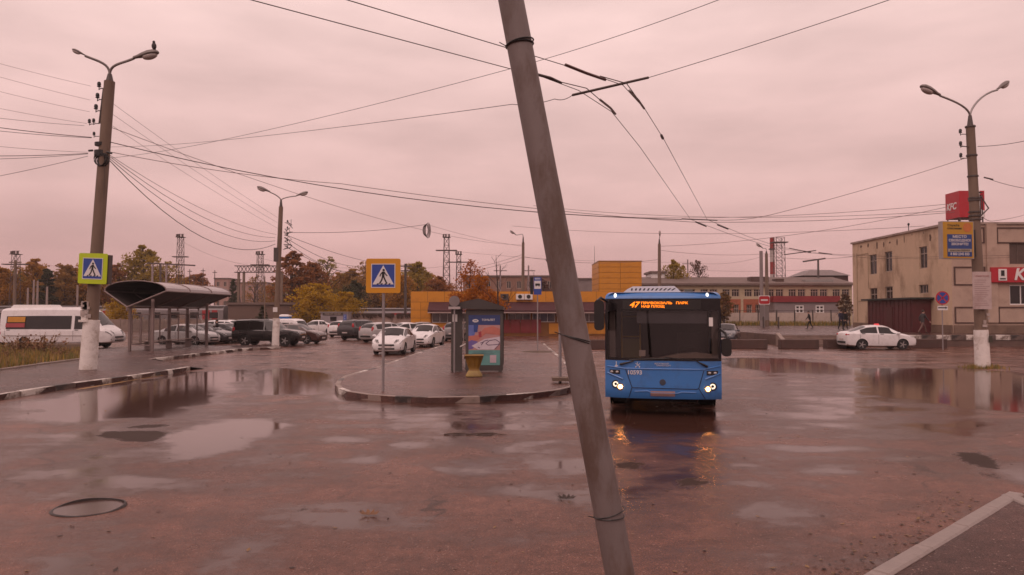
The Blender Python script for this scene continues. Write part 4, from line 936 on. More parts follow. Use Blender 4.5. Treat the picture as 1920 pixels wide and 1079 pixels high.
    B().box((K['st'][0][0]-.0, 0, K['st'][0][1]+.03), (.05, 1.1, .12)).build('rear_bumper_insert', ARCH, t)
    b = B()
    for sg in (-.35, .2): b.tube([bd.top(K['ws'][1]-.01, sg, .025), bd.top(K['ws'][1]-.12, sg+.5, .025)], .009, 4)
    b.build('wiper', ARCH, t)
    if kind in ('suv', 'crossover'):
        for sg in (1, -1): B().tube([bd.top(x, sg*.8, .06) for x in lin(-1.9, .2, 6)], .018, 6).build('roof_rail', ARCH, t)
    if kind == 'suv':
        for wx in K['wx']:
            for sg in (1, -1):
                y = bd.at(wx)[4]; b = B(); pts = [(wx + (K['wr']+.07)*math.cos(a), sg*y, K['wr'] + (K['wr']+.07)*math.sin(a)) for a in lin(-.1, PI+.1, 14)]; b.tube(pts, .035, 6); b.build('arch_trim', ARCH, t)
    CARP[key] = t; return t
def put(px, d): return (X(px, d), d, gz(X(px, d), d))

# hero parked cars first
car('sedan', 'white', 'white saloon facing the camera at the kerb, just behind the yellow crossing sign post', (-6.55, 41.9, 0), -93, group='parked cars')
t = car('liftback', 'white', 'white taxi saloon with a red roof lamp seen from the side before the beige building', put(1641, 46.4), 0); t.name = 'taxi'; t['category'] = 'taxi'
B().box((.05, 0, 1.535), (.16, .46, .1), top=.7).build('roof_lamp', EM('taxi lamp', (.9, .06, .07), .5), t)
CARP.pop(('liftback', 'white'))
car('liftback', 'white', 'white saloon with dark front bumper parked second in line by the island kerb', (-5.75, 50.3, 0), -99, group='parked cars')
car('suv', 'black', 'boxy black off-road estate seen side-on behind the whitewashed middle lamp post', (-16.6, 51.2, 0), -4)
car('sedan', 'silver', 'silver saloon facing right seen through the glass of the left shelter', (-22.9, 52.6, 0), -14, group='parked cars')
car('sedan', 'black', 'black saloon with its lit-looking headlamp beside the man in dark clothes', (-22.0, 57.5, 0), -18, group='parked cars')
car('sedan', 'dark', 'graphite saloon between the silver and the black saloons behind the left shelter', (-22.6, 55.0, 0), -16, group='parked cars')
car('hatch', 'white', 'white hatchback behind the black saloon near the fence', (-23.6, 63.0, 0), -8, group='parked cars')
car('crossover', 'white', 'white crossover with pale roof behind the man in dark clothes', (-22.6, 60.0, 0), -15, group='parked cars')
car('sedan', 'brown', 'maroon brown saloon poking out beyond the bonnet of the black off-road car', (-16.0, 55.2, 0), -12)
car('minibus', 'white', 'small white van behind the middle lamp post', (-20.2, 68.0, 0), -30); CARP[('minibus', 'white')].name = 'white_van'; CARP[('minibus', 'white')]['category'] = 'van'; CARP[('minibus', 'white')].scale = (.62, .8, .66)
vanproto = CARP.pop(('minibus', 'white'))
car('sedan', 'white', 'white saloon alone in front of the grey booth', (-21.2, 81.0, 0), 196, group='parked cars')
car('hatch', 'white', 'white hatchback far back beside the rear of the dark grey crossover', (-15.6, 70.5, 0), 70, group='parked cars')
car('crossover', 'dark', 'dark grey crossover seen from behind with tall red tail lamps', (-12.6, 63.0, 0), 62)
car('hatch', 'silver', 'silver hatchback seen from behind left of the yellow crossing sign post', (-9.75, 57.6, 0), 52)
car('sedan', 'white', 'white saloon hidden between the silver hatchback and the grey saloon', (-8.6, 61.6, 0), 40, group='parked cars')
car('sedan', 'grey', 'grey saloon side-on behind the two white saloons', (-7.7, 65.5, 0), 20, group='parked cars')
car('hatch', 'grey', 'grey hatchback whose tail shows just left of the bus shelter', (-4.2, 60.5, 0), 75)
car('sedan', 'navy', 'dark blue-grey saloon facing the camera just right of the bus', (15.6, 54.5, gz(15.6, 54.5)), -112)
car('sedan', 'black', 'black car at the photo edge behind the tail of the white minibus', (-35.0, 48.5, 0), 0, group='parked cars')

# white long minibus with rooftop unit and window advert
t = car('minibus', 'white', 'long white high-roof minibus with yellow and red window advert behind the whitewashed pole', (X(121, 48), 48, 0), 0)
B().box((-1.75, 0, 2.64), (2.7, 1.2, .24), top=.86).build('roof_unit', WHITEPL, t)
for sg in (1, -1):
    B().box((-2.45, sg*.915, 1.83), (1.1, .02, .34), M4=Matrix.Rotation(sg*.15, 4, 'X')).build('yellow_advert', M('advert yellow', (.50, .22, .012), .5), t)
    B().box((-2.5, sg*.965, 1.47), (1.2, .02, .26), M4=Matrix.Rotation(sg*.15, 4, 'X')).build('red_advert', M('advert red', (.32, .04, .05), .5), t)
    b = B(); b.box((-.3, sg*1.0, .82), (5.6, .03, .05)); b.build('side_rub_strip', M('grey strip', (.4, .36, .34), .5), t)
    b = B(); b.box((-3.53, sg*.86, 1.0), (.1, .2, .5)); b.build('rear_lamp', TAIL, t)

# ------------------------------------------------------------------ the bus
BB = M('bus blue', (.045, .19, .50), .3, .05, 1.5, coat=.4, dirt=(.05, .09, .18), dirt_amt=.35, dscale=2); BB2 = M('bus blue shade line', (.020, .065, .20), .4)
BGL = GLASS('bus windscreen', (.68, .65, .62), .9, .02); FRIT = M('black glazing band', (.010, .008, .009), .22, .1, 3, spec=.35)
bd_ = 16.25; bx = X(1241.5, bd_)
bus = thing('city_bus', 'blue city bus driving towards the camera with lit headlamps and amber display', 'bus', (bx, bd_, 0), -math.atan2(bx, bd_) * .97)
HW, Lb, RZ = 1.25, 9.5, 2.70
def yf(x, z):                                            # curved front face
    return .17*abs(x/HW)**3.2 + .05*max(0, z-1.2)/1.4 + (.10*max(0, (.5-z))/.2 if z < .5 else 0)
def front(b, x0, x1, z0, z1, off=0, nx_=20, nz_=5, mi=0): return grid(b, lambda x, z: (x, yf(x, z)-off, z), lin(x0, x1, nx_), lin(z0, z1, nz_), mi)
b = B(); ysd = yf(HW, 1.2)+.01
# shell: sides, roof with rounded shoulders, rear, floor
prof = [(-HW, .36)] + [(-HW, z) for z in (.9, 1.2, 2.3)] + [(-HW+.02, 2.5)] + [(-HW+.22-.2*math.cos(a), 2.5+.2*math.sin(a)) for a in lin(.3, PI/2, 5)] + [(HW-.22+.2*math.sin(a), 2.5+.2*math.cos(a)) for a in lin(0, PI/2-.3, 5)] + [(HW-.02, 2.5)] + [(HW, z) for z in (2.3, 1.2, .9, .36)]
ys_ = [.2, .3, 3, 6, 9.3, 9.5]; n0 = len(b.v)
for y in ys_:
    for x, z in prof: b.v.append((x, y if y > .25 else yf(x, z)+.012, z))
k = len(prof)
for i in range(len(ys_)-1):
    for j in range(k-1): b.f.append((n0+i*k+j, n0+i*k+j+1, n0+(i+1)*k+j+1, n0+(i+1)*k+j)); b.m.append(0)
b.f.append(tuple(n0+(len(ys_)-1)*k+j for j in range(k))); b.m.append(0)
me = bpy.data.meshes.new('body'); me.from_pydata(b.v, [], b.f); me.materials.append(BB); shade(me, 35); link('body', me, bus)
# front: lower fascia
b = front(B(), -HW, HW, .38, 1.205, 0, 30, 8); lo = b.build('front_fascia', BB, bus, smooth=True)
b = B(); grid(b, lambda x, a: (x*(1-.10*(1-math.cos(a))), yf(x, 2.57)+.22*(1-math.cos(a)), 2.565+.145*math.sin(a)), lin(-HW, HW, 24), lin(0, PI/2, 6)); b.build('roof_brow', BB, bus, smooth=True)
# glass and black band
front(B(), -1.19, 1.19, 1.27, 2.30, 0, 24, 6).build('windscreen', BGL, bus, smooth=True)
b = front(B(), -HW+.01, HW-.01, 2.30, 2.568, -.006, 24, 3); front(b, -HW+.01, HW-.01, 1.205, 1.27, -.006, 24, 2); front(b, -HW+.01, -1.19, 1.27, 2.3, -.006, 3, 5); front(b, 1.19, HW-.01, 1.27, 2.3, -.006, 3, 5); b.build('glazing_band', FRIT, bus, smooth=True)
# destination display
AMB = EM('amber display', (1.0, .22, .01), 1.8)
led = B(); front(led, -.86, .82, 2.325, 2.53, .004, 16, 3); led.build('display_panel', BLACK, bus)
text('lettering', '47', .17, AMB, bus, (-.61, yf(-.6, 2.43)-.012, 2.425), shear=.3, bold=.004, ext=.004, sx=1.15)
text('lettering', 'ПРИВОКЗАЛЬ', .072, AMB, bus, (-.12, yf(.1, 2.43)-.012, 2.462), bold=.002, ext=.004, sx=1.35)
text('lettering', 'НАЯ ПЛОЩ', .072, AMB, bus, (-.20, yf(.1, 2.43)-.012, 2.388), bold=.002, ext=.004, sx=1.25)
text('lettering', 'ПАРК', .072, AMB, bus, (.42, yf(.4, 2.43)-.012, 2.462), bold=.002, ext=.004, sx=1.3)
# bonnet flap outline, ridge, bumper seams
def line(pts, w, off=.006, n=8):
    b = B()
    for (x0, z0), (x1, z1) in zip(pts, pts[1:]):
        L = math.hypot(x1-x0, z1-z0); nx0, nz0 = -(z1-z0)/L*w/2, (x1-x0)/L*w/2
        for i in range(n):
            a, c = i/n, (i+1)/n; P = lambda t, s: (lerp(x0, x1, t)+s*nx0, yf(lerp(x0, x1, t)+s*nx0, lerp(z0, z1, t)+s*nz0)-off, lerp(z0, z1, t)+s*nz0)
            b.quad(P(a, -1), P(c, -1), P(c, 1), P(a, 1))
    return b
line([(-.80, 1.03), (-.66, .62), (-.64, .615), (.72, .605), (.76, .62), (.87, 1.0)], .016).build('bonnet_seam', M('panel gap', (.008, .014, .035), .6), bus)
line([(-.66, .62), (-.73, .39)], .014).build('bumper_seam', MATS['panel gap'], bus); line([(.76, .62), (.90, .39)], .014).build('bumper_seam', MATS['panel gap'], bus)
b = B()                                                  # raised ridge across the bonnet and slanted cheeks
for pts in ([(-1.2, 1.075), (-.82, 1.03)], [(-.82, 1.03), (.86, 1.03)], [(.86, 1.03), (1.22, 1.10)]):
    q = [(x, yf(x, z)-.004, z) for x, z in ((lerp(pts[0][0], pts[1][0], i/8), lerp(pts[0][1], pts[1][1], i/8)) for i in range(9))]; b.tube(q, .016, 6)
for s_, xa, xb in ((-1, -1.2, -.86), (1, 1.22, .90)):
    q = [(lerp(xa, xb, i/6), yf(lerp(xa, xb, i/6), .9)-.002, lerp(.93, .80, i/6) if s_ < 0 else lerp(.94, .82, i/6)) for i in range(7)]; b.tube(q, .022, 6)
q = [(x, yf(x, .5)-.004, z) for x, z in ((-.6, .535), (-.32, .55), (-.26, .52), (.32, .51), (.40, .54), (.70, .53))]; b.tube(q, .014, 6)
b.build('fascia_ridge', BB, bus, smooth=True)
WARM = EM('headlamp filament', (1.0, .36, .08), 60); DRL = EM('running light ring', (1.0, .82, .62), 1.3); CHR = M('lamp chrome', (.5, .5, .5), .12, .05, 5, metal=.9)
for sg, xr, zr, xl, zl in ((-1, -1.015, .685, -.915, .63), (1, 1.055, .665, .955, .61)):
    hl = B().lathe([(.088, -.012), (.085, .03)], 18, (xr, yf(xr, zr)-.0, zr), 'y').build('headlight', BLACK, bus)
    b = B(); n = 24
    for i in range(n):
        a0, a1 = 2*PI*i/n, 2*PI*(i+1)/n; y = yf(xr, zr)-.016
        P = lambda a, r, d: (xr+r*math.cos(a), y-d, zr+r*math.sin(a))
        b.quad(P(a0, .03, 0), P(a1, .03, 0), P(a1, .058, .008), P(a0, .058, .008))
    b.build('light_ring', DRL, hl)
    fl = B().lathe([(.080, -.012), (.078, .03)], 18, (xl, yf(xl, zl)-.002, zl), 'y').build('headlight', CHR, bus)
    B().ell((xl, yf(xl, zl)-.012, zl), (.045, .016, .045), 14, 8).build('lit_bulb', WARM, fl, smooth=True)
    hb = front(B(), -1.15 if sg < 0 else .93, -.92 if sg < 0 else 1.17, .905, 1.0, .008, 6, 2).build('indicator_cluster', BLACK, bus)
    for q in (0, .12):
        xx = (-1.10+q) if sg < 0 else (.99+q); B().ell((xx, yf(xx, .95)-.012, .955 - .01*q), (.035, .016, .024), 10, 6).build('lens', HEAD, hb, smooth=True)
    mk = B().ell((sg*.99 - .03, yf(.99, 2.62)+.02, 2.635), (.032, .03, .05), 10, 6).build('marker_lamp', EM('marker lamp', (1.0, .95, .88), 1.6), bus, smooth=True)
# emblem, numbers, small signs
B().lathe([(.068, -.004), (.06, -.014), (.03, -.014)], 18, (.0, yf(0, .75), .745), 'y').build('emblem', M('emblem grey', (.05, .06, .085), .4), bus)
BW = M('bus white print', (.62, .62, .64), .5)
text('lettering', '10593', .125, BW, bus, (-.60, yf(-.6, .93)-.012, .945), bold=.003, sx=1.05)
text('lettering', 'МОСКОВСКИЙ', .042, BW, bus, (-.02, yf(0, 1.13)-.01, 1.145), sx=1.0); text('lettering', 'ТРАНСПОРТ', .042, BW, bus, (.02, yf(0, 1.1)-.01, 1.105), sx=1.25)
b = B(); x0 = -1.0; yy = lambda x: yf(x, 1.12)-.008
b.ell((x0, yy(x0), 1.165), (.014, .003, .014), 8, 5); b.box((x0, yy(x0), 1.12), (.016, .004, .06)); b.box((x0+.02, yy(x0), 1.09), (.05, .004, .014)); b.lathe([(.030, -.002), (.030, .002)], 12, (x0-.004, yy(x0)+.004, 1.078), 'y'); b.build('wheelchair_symbol', BW, bus)
b = B(); x0 = -.54
b.box((x0, yy(x0), 1.12), (.10, .004, .012), M4=Matrix.Rotation(.6, 4, 'Y')); b.box((x0+.02, yy(x0), 1.115), (.10, .004, .012), M4=Matrix.Rotation(-.7, 4, 'Y')); b.box((x0, yy(x0), 1.155), (.012, .004, .05)); b.ell((x0-.035, yy(x0), 1.07), (.016, .003, .016), 8, 5); b.ell((x0+.045, yy(x0), 1.07), (.016, .003, .016), 8, 5); b.build('pushchair_symbol', BW, bus)
front(B(), -.26, .26, .44, .555, .014, 6, 2).build('number_plate', M('bus plate', (.34, .22, .21), .5), bus)
# wipers
b = B()
for (x0, z0, x1, z1) in ((-.92, 1.12, -.62, 1.20), (.95, 1.09, .72, 1.21)):
    pts = [(lerp(x0, x1, i/3), yf(lerp(x0, x1, i/3), 1.2)-.03, lerp(z0, z1, i/3)) for i in range(4)]; b.tube(pts, [.028, .024, .016, .012], 6)
b.tube([(-.72, yf(.6, 1.25)-.03, 1.225), (-.2, yf(.2, 1.25)-.03, 1.25), (.15, yf(.1, 1.25)-.03, 1.262)], .012, 5); b.tube([(.72, yf(.6, 1.25)-.03, 1.225), (.4, yf(.3, 1.25)-.03, 1.25), (.05, yf(.1, 1.25)-.03, 1.285)], .012, 5); b.build('wiper', BLACK, bus)
# mirrors on their arms
b = B(); b.tube([(-1.2, .1, 2.50), (-1.32, -.12, 2.58), (-1.40, -.22, 2.5)], .03, 6); b.prism(rrect(.21, .66, .08, 4, -1.35, 2.20), -.28, -.12); b.build('mirror', BLACK, bus)
b = B(); b.tube([(1.22, .1, 1.9), (1.31, -.08, 1.82), (1.34, -.16, 1.7)], .03, 6); b.prism(rrect(.20, .38, .08, 4, 1.325, 1.52), -.24, -.10); b.build('mirror', BLACK, bus)
# notice in the windscreen, roof equipment
front(B(), .99, 1.075, 1.96, 2.15, .004, 3, 3).build('windscreen_notice', WHITEPL, bus)
b = B(); b.prism([(-.92, 2.69), (-.78, 2.80), (-.66, 2.86), (.28, 2.865), (.36, 2.80), (.46, 2.69)], .9, 3.4); ac = b.build('air_conditioner', WHITEPL, bus)
b = B()
for i in range(11):
    x = -.62+i*.085; lean = (i-5)*.006; b.quad((x-.022-.03+lean, .893, 2.765), (x+.012-.03+lean, .893, 2.765), (x+.022+lean*2, .893, 2.815), (x-.012+lean*2, .893, 2.815))
b.build('louvre', BLACK, ac)
B().box((.60, 1.2, 2.735), (.21, .6, .11), top=.8).build('roof_hatch', BLACK, bus)
# side windows, rear window, wheels, floor, underbody
for sg in (-1, 1):
    b = B(); b.box((sg*(HW+.004), 4.9, 1.75), (.012, 8.9, 1.05)); b.build('side_window', FRIT, bus)
    for y in (2.45, 7.3):
        B().lathe([(.56, sg*HW-.006*0), (.56, sg*(HW+.006))], 22, (0, y, .48), 'x').build('wheel_arch', ARCH, bus)
        w = B().lathe([(.3, sg*.87), (.44, sg*.87), (.475, sg*.91), (.475, sg*1.20), (.44, sg*1.245), (.3, sg*1.235)], 24, (0, y, .475), 'x').build('wheel', RUBBER, bus, smooth=35); B().lathe([(.3, sg*1.20), (.25, sg*1.22), (.08, sg*1.26), (.02, sg*1.262)], 18, (0, y, .475), 'x').build('rim', ALLOY, w)
B().box((0, 4.9, .40), (2.3, 9.0, .1)).build('floor', M('bus floor', (.04, .035, .035), .7), bus); B().box((0, 9.48, 1.9), (2.2, .02, 1.0)).build('rear_panel', FRIT, bus)
B().box((0, 5.0, .33), (1.5, 8.6, .16)).build('underbody', ARCH, bus)
# inside seen through the windscreen
INT = M('bus interior dark', (.028, .024, .024), .7, .2, 3); YEL = M('handrail yellow', (.30, .20, .03), .5); OLV = M('olive partition', (.115, .10, .035), .6); GRYI = M('interior grey', (.14, .115, .11), .6)
B().box((0, 3.2, 1.5), (2.35, .05, 2.0)).build('cab_bulkhead', INT, bus)
b = B(); b.box((.35, .5, 1.16), (1.65, .55, .16)); b.prism([(-.1, 1.24), (1.1, 1.24), (1.1, 1.33), (.75, 1.37), (.35, 1.34)], .42, .75); b.build('dashboard', M('dashboard top', (.16, .12, .10), .6, .2, 3), bus)
for x in (-1.1, 1.13): B().box((x, .45, 1.78), (.13, .12, 1.1)).build('corner_pillar', GRYI, bus)
b = B(); b.box((-.70, 1.1, 1.42), (.42, .04, .46)); b.build('door_panel', OLV, bus)
b = B(); b.tube([(-.92, 1.0, .5), (-.92, 1.0, 2.28)], .022, 6); b.tube([(-.50, 1.05, .5), (-.50, 1.05, 2.3)], .022, 6); b.tube([(-.92, 1.0, 1.70), (-.50, 1.05, 1.70)], .018, 6); b.tube([(-.95, 1.2, 2.16), (-.3, 1.2, 2.18)], .022, 6); b.build('handrail', YEL, bus)
b = B(); b.lathe([(.23, 0), (.245, .012), (.23, .024)], 20).xf(Matrix.Translation((.62, .78, 1.36)) @ Matrix.Rotation(math.radians(-35), 4, 'X')); b.build('steering_wheel', BLACK, bus)
b = B(); b.box((.62, 1.55, 1.35), (.52, .14, .85)); b.box((.62, 1.30, .95), (.52, .5, .14)); b.build('driver_seat', INT, bus)
front(B(), -.55, .95, 2.02, 2.29, -.09, 8, 2).build('sun_blind', M('sun blind', (.045, .045, .06), .6), bus)
B().box((-.44, .42, 1.35), (.14, .1, .13)).build('ticket_machine', M('ticket box', (.32, .27, .25), .5), bus)
# ================================================================== poles, lamps, signs
LAMPG = M('lamp housing', (.20, .17, .16), .45, .1, 4, metal=.3); LENS = M('lamp lens', (.42, .36, .34), .15, .1, 3)
def lamp_head(parent, base, direction, L=.95, pale=False):
    """cobra-head luminaire: shell and lens, nose pointing along direction"""
    d = Vector(direction).normalized(); q = Vector((1, 0, 0)).rotation_difference(d).to_matrix().to_4x4()
    sd = d.cross(Vector((0, 0, 1))).normalized(); up = sd.cross(d); R = Matrix((d, -sd, up)).transposed().to_4x4()
    b = B(); st = [(0, .05, .05), (.15, .065, .06), (.35, .12, .09), (.6, .165, .11), (.82, .16, .10), (.95, .10, .06), (1.0, .03, .02)]
    n = 12
    for i, (t, w, h) in enumerate(st):
        for j in range(n): a = 2*PI*j/n; b.v.append((t*L, w*L*math.cos(a), h*L*1.35*math.sin(a)*(1.0 if math.sin(a) > 0 else .55) + .02))
    for i in range(len(st)-1):
        for j in range(n): b.f.append((i*n+j, i*n+(j+1) % n, (i+1)*n+(j+1) % n, (i+1)*n+j)); b.m.append(0)
    b.f.append(tuple(range(n))); b.f.append(tuple((len(st)-1)*n+j for j in reversed(range(n)))); b.m += [0, 0]
    me = b.xf(Matrix.Translation(base) @ R).build('lamp_head', LAMPG if not pale else WHITEPL, parent, smooth=True)
    b = B(); b.ell((.64*L, 0, -.045*L), (.30*L, .14*L, .13*L), 12, 8).xf(Matrix.Translation(base) @ R); b.build('lens', LENS, me, smooth=True); return me
def arm_curve(p0, p1, rise, n=8):
    """starts up, bends over towards p1"""
    p0, p1 = Vector(p0), Vector(p1); c = p0 + Vector((0, 0, rise))
    c2 = p0.lerp(p1, .42); c2.z = lerp(p0.z, p1.z, .80)
    return [tuple((1-t)**3*p0 + 3*(1-t)**2*t*c + 3*(1-t)*t*t*c2 + t**3*p1) for t in [i/n for i in range(n+1)]]
def street_lamp(label, pxb, pyb, d, pxt, pyt, arms, r0=.2, r1=.14, white=None, wr=1.25, cat='street lamp', neck=.5, rise=.6, z0=0, stag=True, bracket=False):
    """arms: (px, py, tip px, tip py, extra depth) of arm end and lamp nose"""
    x0, x1 = X(pxb, d), X(pxt, d); zt = Z(pyt, d); t = thing('street_lamp', label, cat, (x0, d, z0)); zt -= z0
    P = lambda px, py, dd=0: (X(px, d+dd)-x0, dd, Z(py, d+dd)-z0)
    b = B(); b.tube([(0, 0, 0), ((x1-x0)*.5, 0, zt*.5), (x1-x0, 0, zt)], [r0, (r0+r1)/2, r1], 12); b.build('pole', CONC, t, smooth=True)
    if white: 
        wz = Z(white, d)-z0; k = (x1-x0)*wz/zt
        b = B(); b.tube([(0, 0, -.05), (k*.5, 0, wz*.5), (k, 0, wz)], [r0*wr, r0*wr*.97, r0*wr*.93], 14); b.build('whitewashed_base', WHITEWASH, t, smooth=True)
    B().tube([(x1-x0, 0, zt-.02), (x1-x0, 0, zt+neck)], [r1*.75, r1*.4], 10).build('neck', DSTEEL, t, smooth=True)
    for (ax, ay, tx, ty, dd) in arms:
        a = P(ax, ay, dd); e = P(tx, ty, dd*1.25); v = Vector(e)-Vector(a)
        B().tube(arm_curve((x1-x0, 0, zt+neck-.04), a, rise), r1*.25, 8).build('lamp_arm', STEEL, t, smooth=True); lamp_head(t, a, v, max(.45, v.length), False)
    return t, P
def insulator(b, p, s=1.0, left=True):
    x, y, z = p; sg = -1 if left else 1
    b.tube([(x, y, z), (x+sg*.18*s, y, z), (x+sg*.24*s, y, z-.05*s), (x+sg*.24*s, y, z+.06*s)], .018*s, 5); b.lathe([(.03*s, .04*s), (.07*s, .06*s), (.045*s, .10*s), (.065*s, .12*s), (.05*s, .2*s), (.02*s, .22*s)], 8, (x+sg*.24*s, y, z))
LP, PL = street_lamp('tall concrete lamp post at left with a bird on its lamp and a whitewashed base', 167, 701, 28.0, 198, 153, [(150, 105, 133, 97, -.6), (243, 110, 290, 99, -.8)], .235, .19, 600, 1.30, neck=.28, rise=.45)
b = B(); b.tube([PL(166, 600), PL(166, 604)], .325, 14); b.tube([PL(167, 566), PL(167, 600)], [.245, .25], 12); b.build('whitewash_collar', WHITEWASH, LP)
b = B()
for py in (166, 187, 208): insulator(b, PL(192 - (py-166)*.12, py), 1.15)
insulator(b, PL(180, 232), .9); insulator(b, PL(172, 233), .9); insulator(b, PL(180, 256), .8); b.build('insulator', BLACK, LP)
b = B(); p, q = PL(187, 166), PL(180, 232); b.tube([p, q], .035, 6); b.build('insulator_bracket', DSTEEL, LP)
b = B(); c = Vector(PL(185, 289)); b.lathe([(.245, -.12), (.25, .12)], 14, c); b.lathe([(.235, .30), (.24, .42)], 14, c)
for k in range(4): 
    a = rnd.uniform(-.4, .4); R = Matrix.Translation(c + Vector((.06+.04*k, -.23, -.25))) @ Matrix.Rotation(a, 4, 'Y'); b.tube([tuple(R @ Vector((.2*math.cos(2*PI*i/14), .02*k, .24*math.sin(2*PI*i/14)))) for i in range(15)], .022, 5)
b.tube([tuple(c + Vector(v)) for v in ((-.25, -.15, .1), (-.42, -.1, .1))], .04, 6); b.tube([tuple(c + Vector(v)) for v in ((.25, -.1, .05), (.45, -.1, .0))], .04, 6); b.build('cable_coil', BLACK, LP)
b = B()
for k in range(4): p = Vector(PL(189, 320+k*16)); b.tube([tuple(p + Vector((.16, -.21, .16))), tuple(p + Vector((.17, -.22, -.16)))], .01, 4)
b.build('down_cable', DSTEEL, LP)
b = B()
for k in range(9): p = Vector(PL(168+rnd.uniform(-6, 7), 580+rnd.uniform(-12, 14))); b.box(tuple(p + Vector((0, -.262, 0))), (rnd.uniform(.1, .2), .006, rnd.uniform(.1, .25)))
b.build('paper_scrap', M('torn notices', (.42, .36, .33), .8, .25, 9, dirt=(.2, .13, .1)), LP)
# bird
bp = Vector(PL(281, 96, -1.0)) + Vector((LP.location.x, LP.location.y, 0)) + Vector((0, 0, .02))
t = thing('pigeon', 'small dark bird perched on the right lamp of the tall left post', 'bird', tuple(bp)); FE = M('bird feathers', (.05, .04, .042), .7, .2, 20)
b = B(); b.ell((0, 0, .16), (.085, .09, .13), 12, 8); b.ell((0, -.02, .30), (.05, .055, .055), 10, 7); b.tube([(0, -.01, .22), (0, -.02, .3)], [.06, .04], 8); b.tube([(0, .03, .1), (0, .12, -.02)], [.05, .03], 6); b.build('body', FE, t, smooth=True)
b = B(); b.tube([(-.03, 0, 0), (-.03, 0, .06)], .01, 5); b.tube([(.03, 0, 0), (.03, 0, .06)], .01, 5); b.tube([(0, -.07, .3), (0, -.11, .29)], [.014, .003], 5); b.build('beak_and_legs', BLACK, t)

MP, PM = street_lamp('middle lamp post with whitewashed base standing before the black off-road car', 517, 651, 48.5, 525, 388, [(504, 361, 479, 351, -.5), (554, 368, 576, 361, .3)], .185, .14, 597, 1.25, neck=.45, rise=.12)
b = B()
for k in range(9):
    c = Vector(PM(532, 418+k*6)); a = [tuple(c + Vector((rnd.uniform(-.1, .55), rnd.uniform(-.1, .1), rnd.uniform(-.3, .3)))) for _ in range(4)]; b.tube(a, .02, 4)
    if k % 2 == 0: insulator(b, tuple(c), .8, False)
b.build('cable_tangle', BLACK, MP); B().box(tuple(Vector(PM(518, 478))), (.3, .35, .9)).build('junction_box', DSTEEL, MP)
B().box(tuple(Vector(PM(518, 581)) + Vector((0, -.2, 0))), (.28, .02, .3)).build('paper_notice', WHITEPL, MP)
RP, PR = street_lamp('right lamp post with advert box, notice board and whitewashed base', 1840, 690, 30.6, 1826, 236, [(1770, 180, 1733, 162, -.8), (1879, 169, 1901, 154, .8)], .235, .165, 619, 1.22, neck=.42, rise=.35)
b = B(); insulator(b, PR(1818, 252), 1.0); insulator(b, PR(1818, 275), 1.0); insulator(b, PR(1818, 297), 1.0); b.build('insulator', BLACK, RP)
for py, r in ((238, .2), (292, .21), (331, .21), (372, .22), (376, .22), (405, .24), (412, .24), (398, .235)):
    c = PR(1826 + (py-236)*.031, py); B().lathe([(r, -.03), (r, .03)], 14, c).build('band_clamp', DSTEEL, RP)
b = B()
b.tube([tuple(Vector(PR(1833, 370))+Vector((.1, -.2, 0))), tuple(Vector(PR(1840, 392))+Vector((.25, -.2, 0))), tuple(Vector(PR(1834, 408))+Vector((0, -.25, 0)))], .03, 5); b.build('cable_loop', DSTEEL, RP)
b = B()
for k in range(4): p = Vector(PR(1842+rnd.uniform(-5, 5), 590+k*7)); b.box(tuple(p + Vector((0, -.245, 0))), (rnd.uniform(.1, .22), .006, rnd.uniform(.1, .2)))
b.build('paper_scrap', MATS['torn notices'], RP)
B().box(tuple(Vector(PR(1845, 636)) + Vector((.05, -.29, 0))), (.16, .006, .26)).build('sticker', M('sticker dark', (.05, .045, .03), .5), RP)
# advert box on the right post
t = thing('advert_box', 'yellow advert box with blue panel fixed to the left of the right lamp post', 'advertising sign', (X(1795, 30.2), 30.2, Z(451, 30.2)), .10); YS = M('advert box yellow', (.47, .25, .02), .4, .06, 2); SB = M('advert blue', (.022, .055, .20), .4, .06, 3)
B().box((0, 0, 0), (1.36, .24, 1.52)).build('casing', M('advert casing', (.36, .31, .29), .5), t); B().box((.0, -.123, 0), (1.30, .012, 1.46)).build('yellow_face', YS, t); B().box((.05, -.133, -.22), (1.06, .012, .90)).build('blue_panel', SB, t); B().box((.05, -.142, -.42), (1.02, .01, .125)).build('white_strip', M('advert pale strip', (.36, .32, .26), .5), t)
AW = M('advert letters', (.62, .58, .56), .5); AK = M('advert dark letters', (.06, .045, .02), .5)
for s_, z, sz, sx in (('МЕСТО', .13, .14, 1.2), ('СВОБОДНО!', -.02, .135, 1.15), ('ЗВОНИТЕ!', -.17, .135, 1.1), ('8 800 2345 833', -.57, .15, .86)): text('lettering', s_, sz, AW, t, (.05, -.142, z), bold=.003, sx=sx)
text('lettering', 'агентство ОНЕЖКА', .09, AK, t, (.05, -.149, -.42), bold=.002)
text('lettering', 'Служба', .125, AK, t, (-.20, -.132, .59), bold=.003, sx=1.1); text('lettering', 'спасения', .125, AK, t, (-.16, -.132, .47), bold=.003, sx=1.1)
B().lathe([(.19, -.136), (.18, -.129)], 20, (.40, 0, .51), 'y').build('orange_mark', M('advert orange mark', (.50, .16, .04), .5), t)
b = B(); b.tube([(.6, .05, .45), (.95, .2, .45)], .03, 6); b.tube([(.6, .05, -.5), (.95, .2, -.5)], .03, 6); b.build('bracket', DSTEEL, t)
B().box((.92, .35, -.1), (.25, .4, 1.1)).build('ballast_box', BLACK, t)
t = thing('notice_board', 'pale weathered notice board strapped to the front of the right lamp post', 'notice board', (X(1841.5, 30.25), 30.25, Z(545, 30.25)), .02)
B().box((0, 0, 0), (.76, .03, 1.52)).build('panel', M('notice paper', (.50, .40, .38), .7, .08, 3, dirt=(.3, .2, .18), dirt_amt=.5), t)
b = B()
